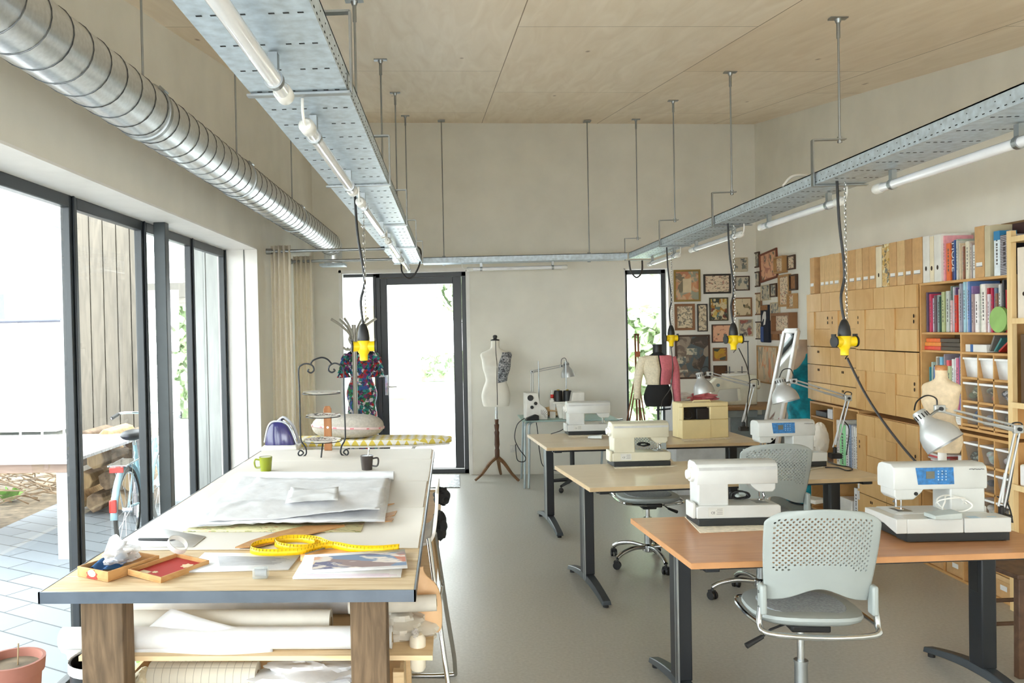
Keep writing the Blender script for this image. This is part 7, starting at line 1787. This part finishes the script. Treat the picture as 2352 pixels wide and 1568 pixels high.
# brushwood heap
g = G(); rn = random.Random(21)
for k in range(420):
    a = rn.uniform(0, 6.28); c = Vector((rn.uniform(-7.6, -4.35), rn.uniform(8.35, 9.7), rn.uniform(-.05, .42))); d_ = Vector((math.cos(a), .4*math.sin(a), rn.uniform(-.1, .25)))*rn.uniform(.3, .8)
    g.tube([c-d_*.5, c+Vector((0, 0, .04)), c+d_*.5], [.010, .008, .004], 4)
tag(g.build('brushwood', mat('dry_twigs', (128, 108, 86), .9, var=.2)), 'heap of dry brushwood behind the garden table', 'brushwood', None, 'stuff')
c = onZ(22, 1150, GZ); g = G()
for k in range(40):
    a = rn.uniform(0, 6.28); l = rn.uniform(.08, .2); d_ = Vector((math.cos(a), math.sin(a), rn.uniform(.4, 1.5))).normalized(); u = d_.orthogonal().normalized()*.035
    p0 = Vector((0, 0, .02)); g.f([g.v(p0), g.v(p0+d_*l*.5+u), g.v(p0+d_*l), g.v(p0+d_*l*.5-u)])
tag(g.build('weed_plant', mat('fresh_green', (110, 160, 60), .7), loc=(c.x, c.y, -.06)), 'small fresh green weed at the edge of the soil', 'plant')
# clay pot
c = onZ(40, 1590, GZ); c.y = max(c.y, 2.9)
P = onY(30, 1560, 3.1); 
t = T('clay_pot', 'terracotta pot with dry soil outside the first window', 'plant pot', (P.x, 3.1, GZ))
hp = onY(30, 1512, 3.1).z-GZ; CLAY = mat('terracotta', (150, 98, 84), .8)
G().lathe([(.07, 0), (.105, hp-.05), (.115, hp-.05), (.12, hp), (.108, hp), (.10, hp-.03), (.095, hp-.035)], n=32, cap=False).build('pot', CLAY, t); G().lathe([(.104, hp-.03), (.001, hp-.022)], n=28).build('soil', SOIL, t)
g = G(); g.tube([(.02, 0, hp-.03), (.025, .0, hp+.06)], .003, 5); g.build('dry_stem', mat('dry_stem', (150, 130, 100), .8), t)
# bicycle
Yb_ = 6.55; Pb = onY(292, 1100, Yb_)
t = T('bicycle', 'light blue city bicycle parked outside beside the window', 'bicycle', (Pb.x, Yb_, GZ), R(6))
BL = mat('pale_blue_paint', (150, 186, 200), .3); 
def wheel(y):
    w = T('wheel', None, None, (0, y, .34)); w.parent = t
    for k in ('label', 'category'):
        if k in w: del w[k]
    G().tube([(0, .33*math.cos(a), .33*math.sin(a)) for a in [2*math.pi*i/40 for i in range(40)]], .018, 8, closed=True).build('tyre', RUBBER, w)
    G().tube([(0, .305*math.cos(a), .305*math.sin(a)) for a in [2*math.pi*i/40 for i in range(40)]], .010, 6, closed=True).build('rim', CHROME, w)
    g = G()
    for i in range(18): a = 2*math.pi*i/18; g.cyl((.02*(-1)**i, 0, 0), (0, .3*math.cos(a), .3*math.sin(a)), .0013, n=4)
    g.cyl((-.04, 0, 0), (.04, 0, 0), .02); g.build('spokes', CHROME, w)
wheel(0); wheel(1.08)
g = G()
for a, b, r in (((0, .02, .36), (0, .42, .32), .010), ((0, .02, .36), (0, .26, .78), .010), ((0, .42, .32), (0, .24, .86), .016), ((0, .42, .32), (0, .92, .80), .018), ((0, .90, .98), (0, .94, .66), .018), ((0, .94, .66), (0, 1.08, .36), .013), ((0, .33, .58), (0, .93, .86), .014)): g.cyl(a, b, r, n=10)
g.build('frame', BL, t)
for y in (0, 1.08): G().grid(lambda u, v: ((v-.5)*.055, y+.372*math.cos(R(-10+190*u)) , .34+.372*math.sin(R(-10+190*u))), 20, 2).build('mudguard', BL, t, solid=.002)
g = G(); g.ell((0, .20, .93), (.10, .15, .045)); g.build('saddle', BLACK, t); G().cyl((0, .24, .84), (0, .22, .92), .012).build('seat_post', CHROME, t)
G().tube(smoothpath([(-.30, .62, 1.03), (-.26, .78, 1.06), (-.10, .88, 1.05), (.10, .88, 1.05), (.26, .78, 1.06), (.30, .62, 1.03)], 5), .011, 8).build('handlebar', CHROME, t)
for s_ in (-1, 1): G().cyl((s_*.30, .62, 1.03), (s_*.275, .73, 1.055), .016, n=10).build('grip', BLACK, t)
g = G(); g.box(-.07, -.25, .735, .07, .12, .745)
for s_ in (-1, 1): g.cyl((s_*.07, -.1, .735), (s_*.04, .0, .36), .006, n=6); g.cyl((s_*.07, -.26, .74), (s_*.07, .14, .74), .007, n=6)
g.build('rear_rack', CHROME, t)
G().box(-.055, -.285, .69, .055, -.27, .735).build('red_reflector', mat('reflector_red', (200, 44, 36), .25), t, bev=.006)
G().box(-.028, -.40, .40, .028, -.375, .50).build('tail_light', mat('reflector_red', (200, 44, 36), .25), t, bev=.008)
G().cyl((.08, .42, .30), (-.08, .42, .30), .012).build('crank', CHROME, t)
# ------------------------------------------------------------------ light
w = bpy.data.worlds.new('overcast_sky'); S.world = w; w.use_nodes = True
nt = w.node_tree; bg = nt.nodes['Background']
bg.inputs['Color'].default_value = (.93, .97, 1.0, 1); bg.inputs['Strength'].default_value = 4.2
S.view_settings.view_transform = 'Standard'; S.view_settings.look = 'None'; S.view_settings.gamma = 1; S.view_settings.use_curve_mapping = False
S.view_settings.exposure = 1.3
c = S.cycles
c.use_denoising = True
try: c.denoiser = 'OPENIMAGEDENOISE'
except Exception: pass
c.max_bounces = 10; c.diffuse_bounces = 6; c.glossy_bounces = 4; c.transmission_bounces = 6; c.transparent_max_bounces = 16
c.sample_clamp_indirect = 8; c.caustics_reflective = False; c.caustics_refractive = False
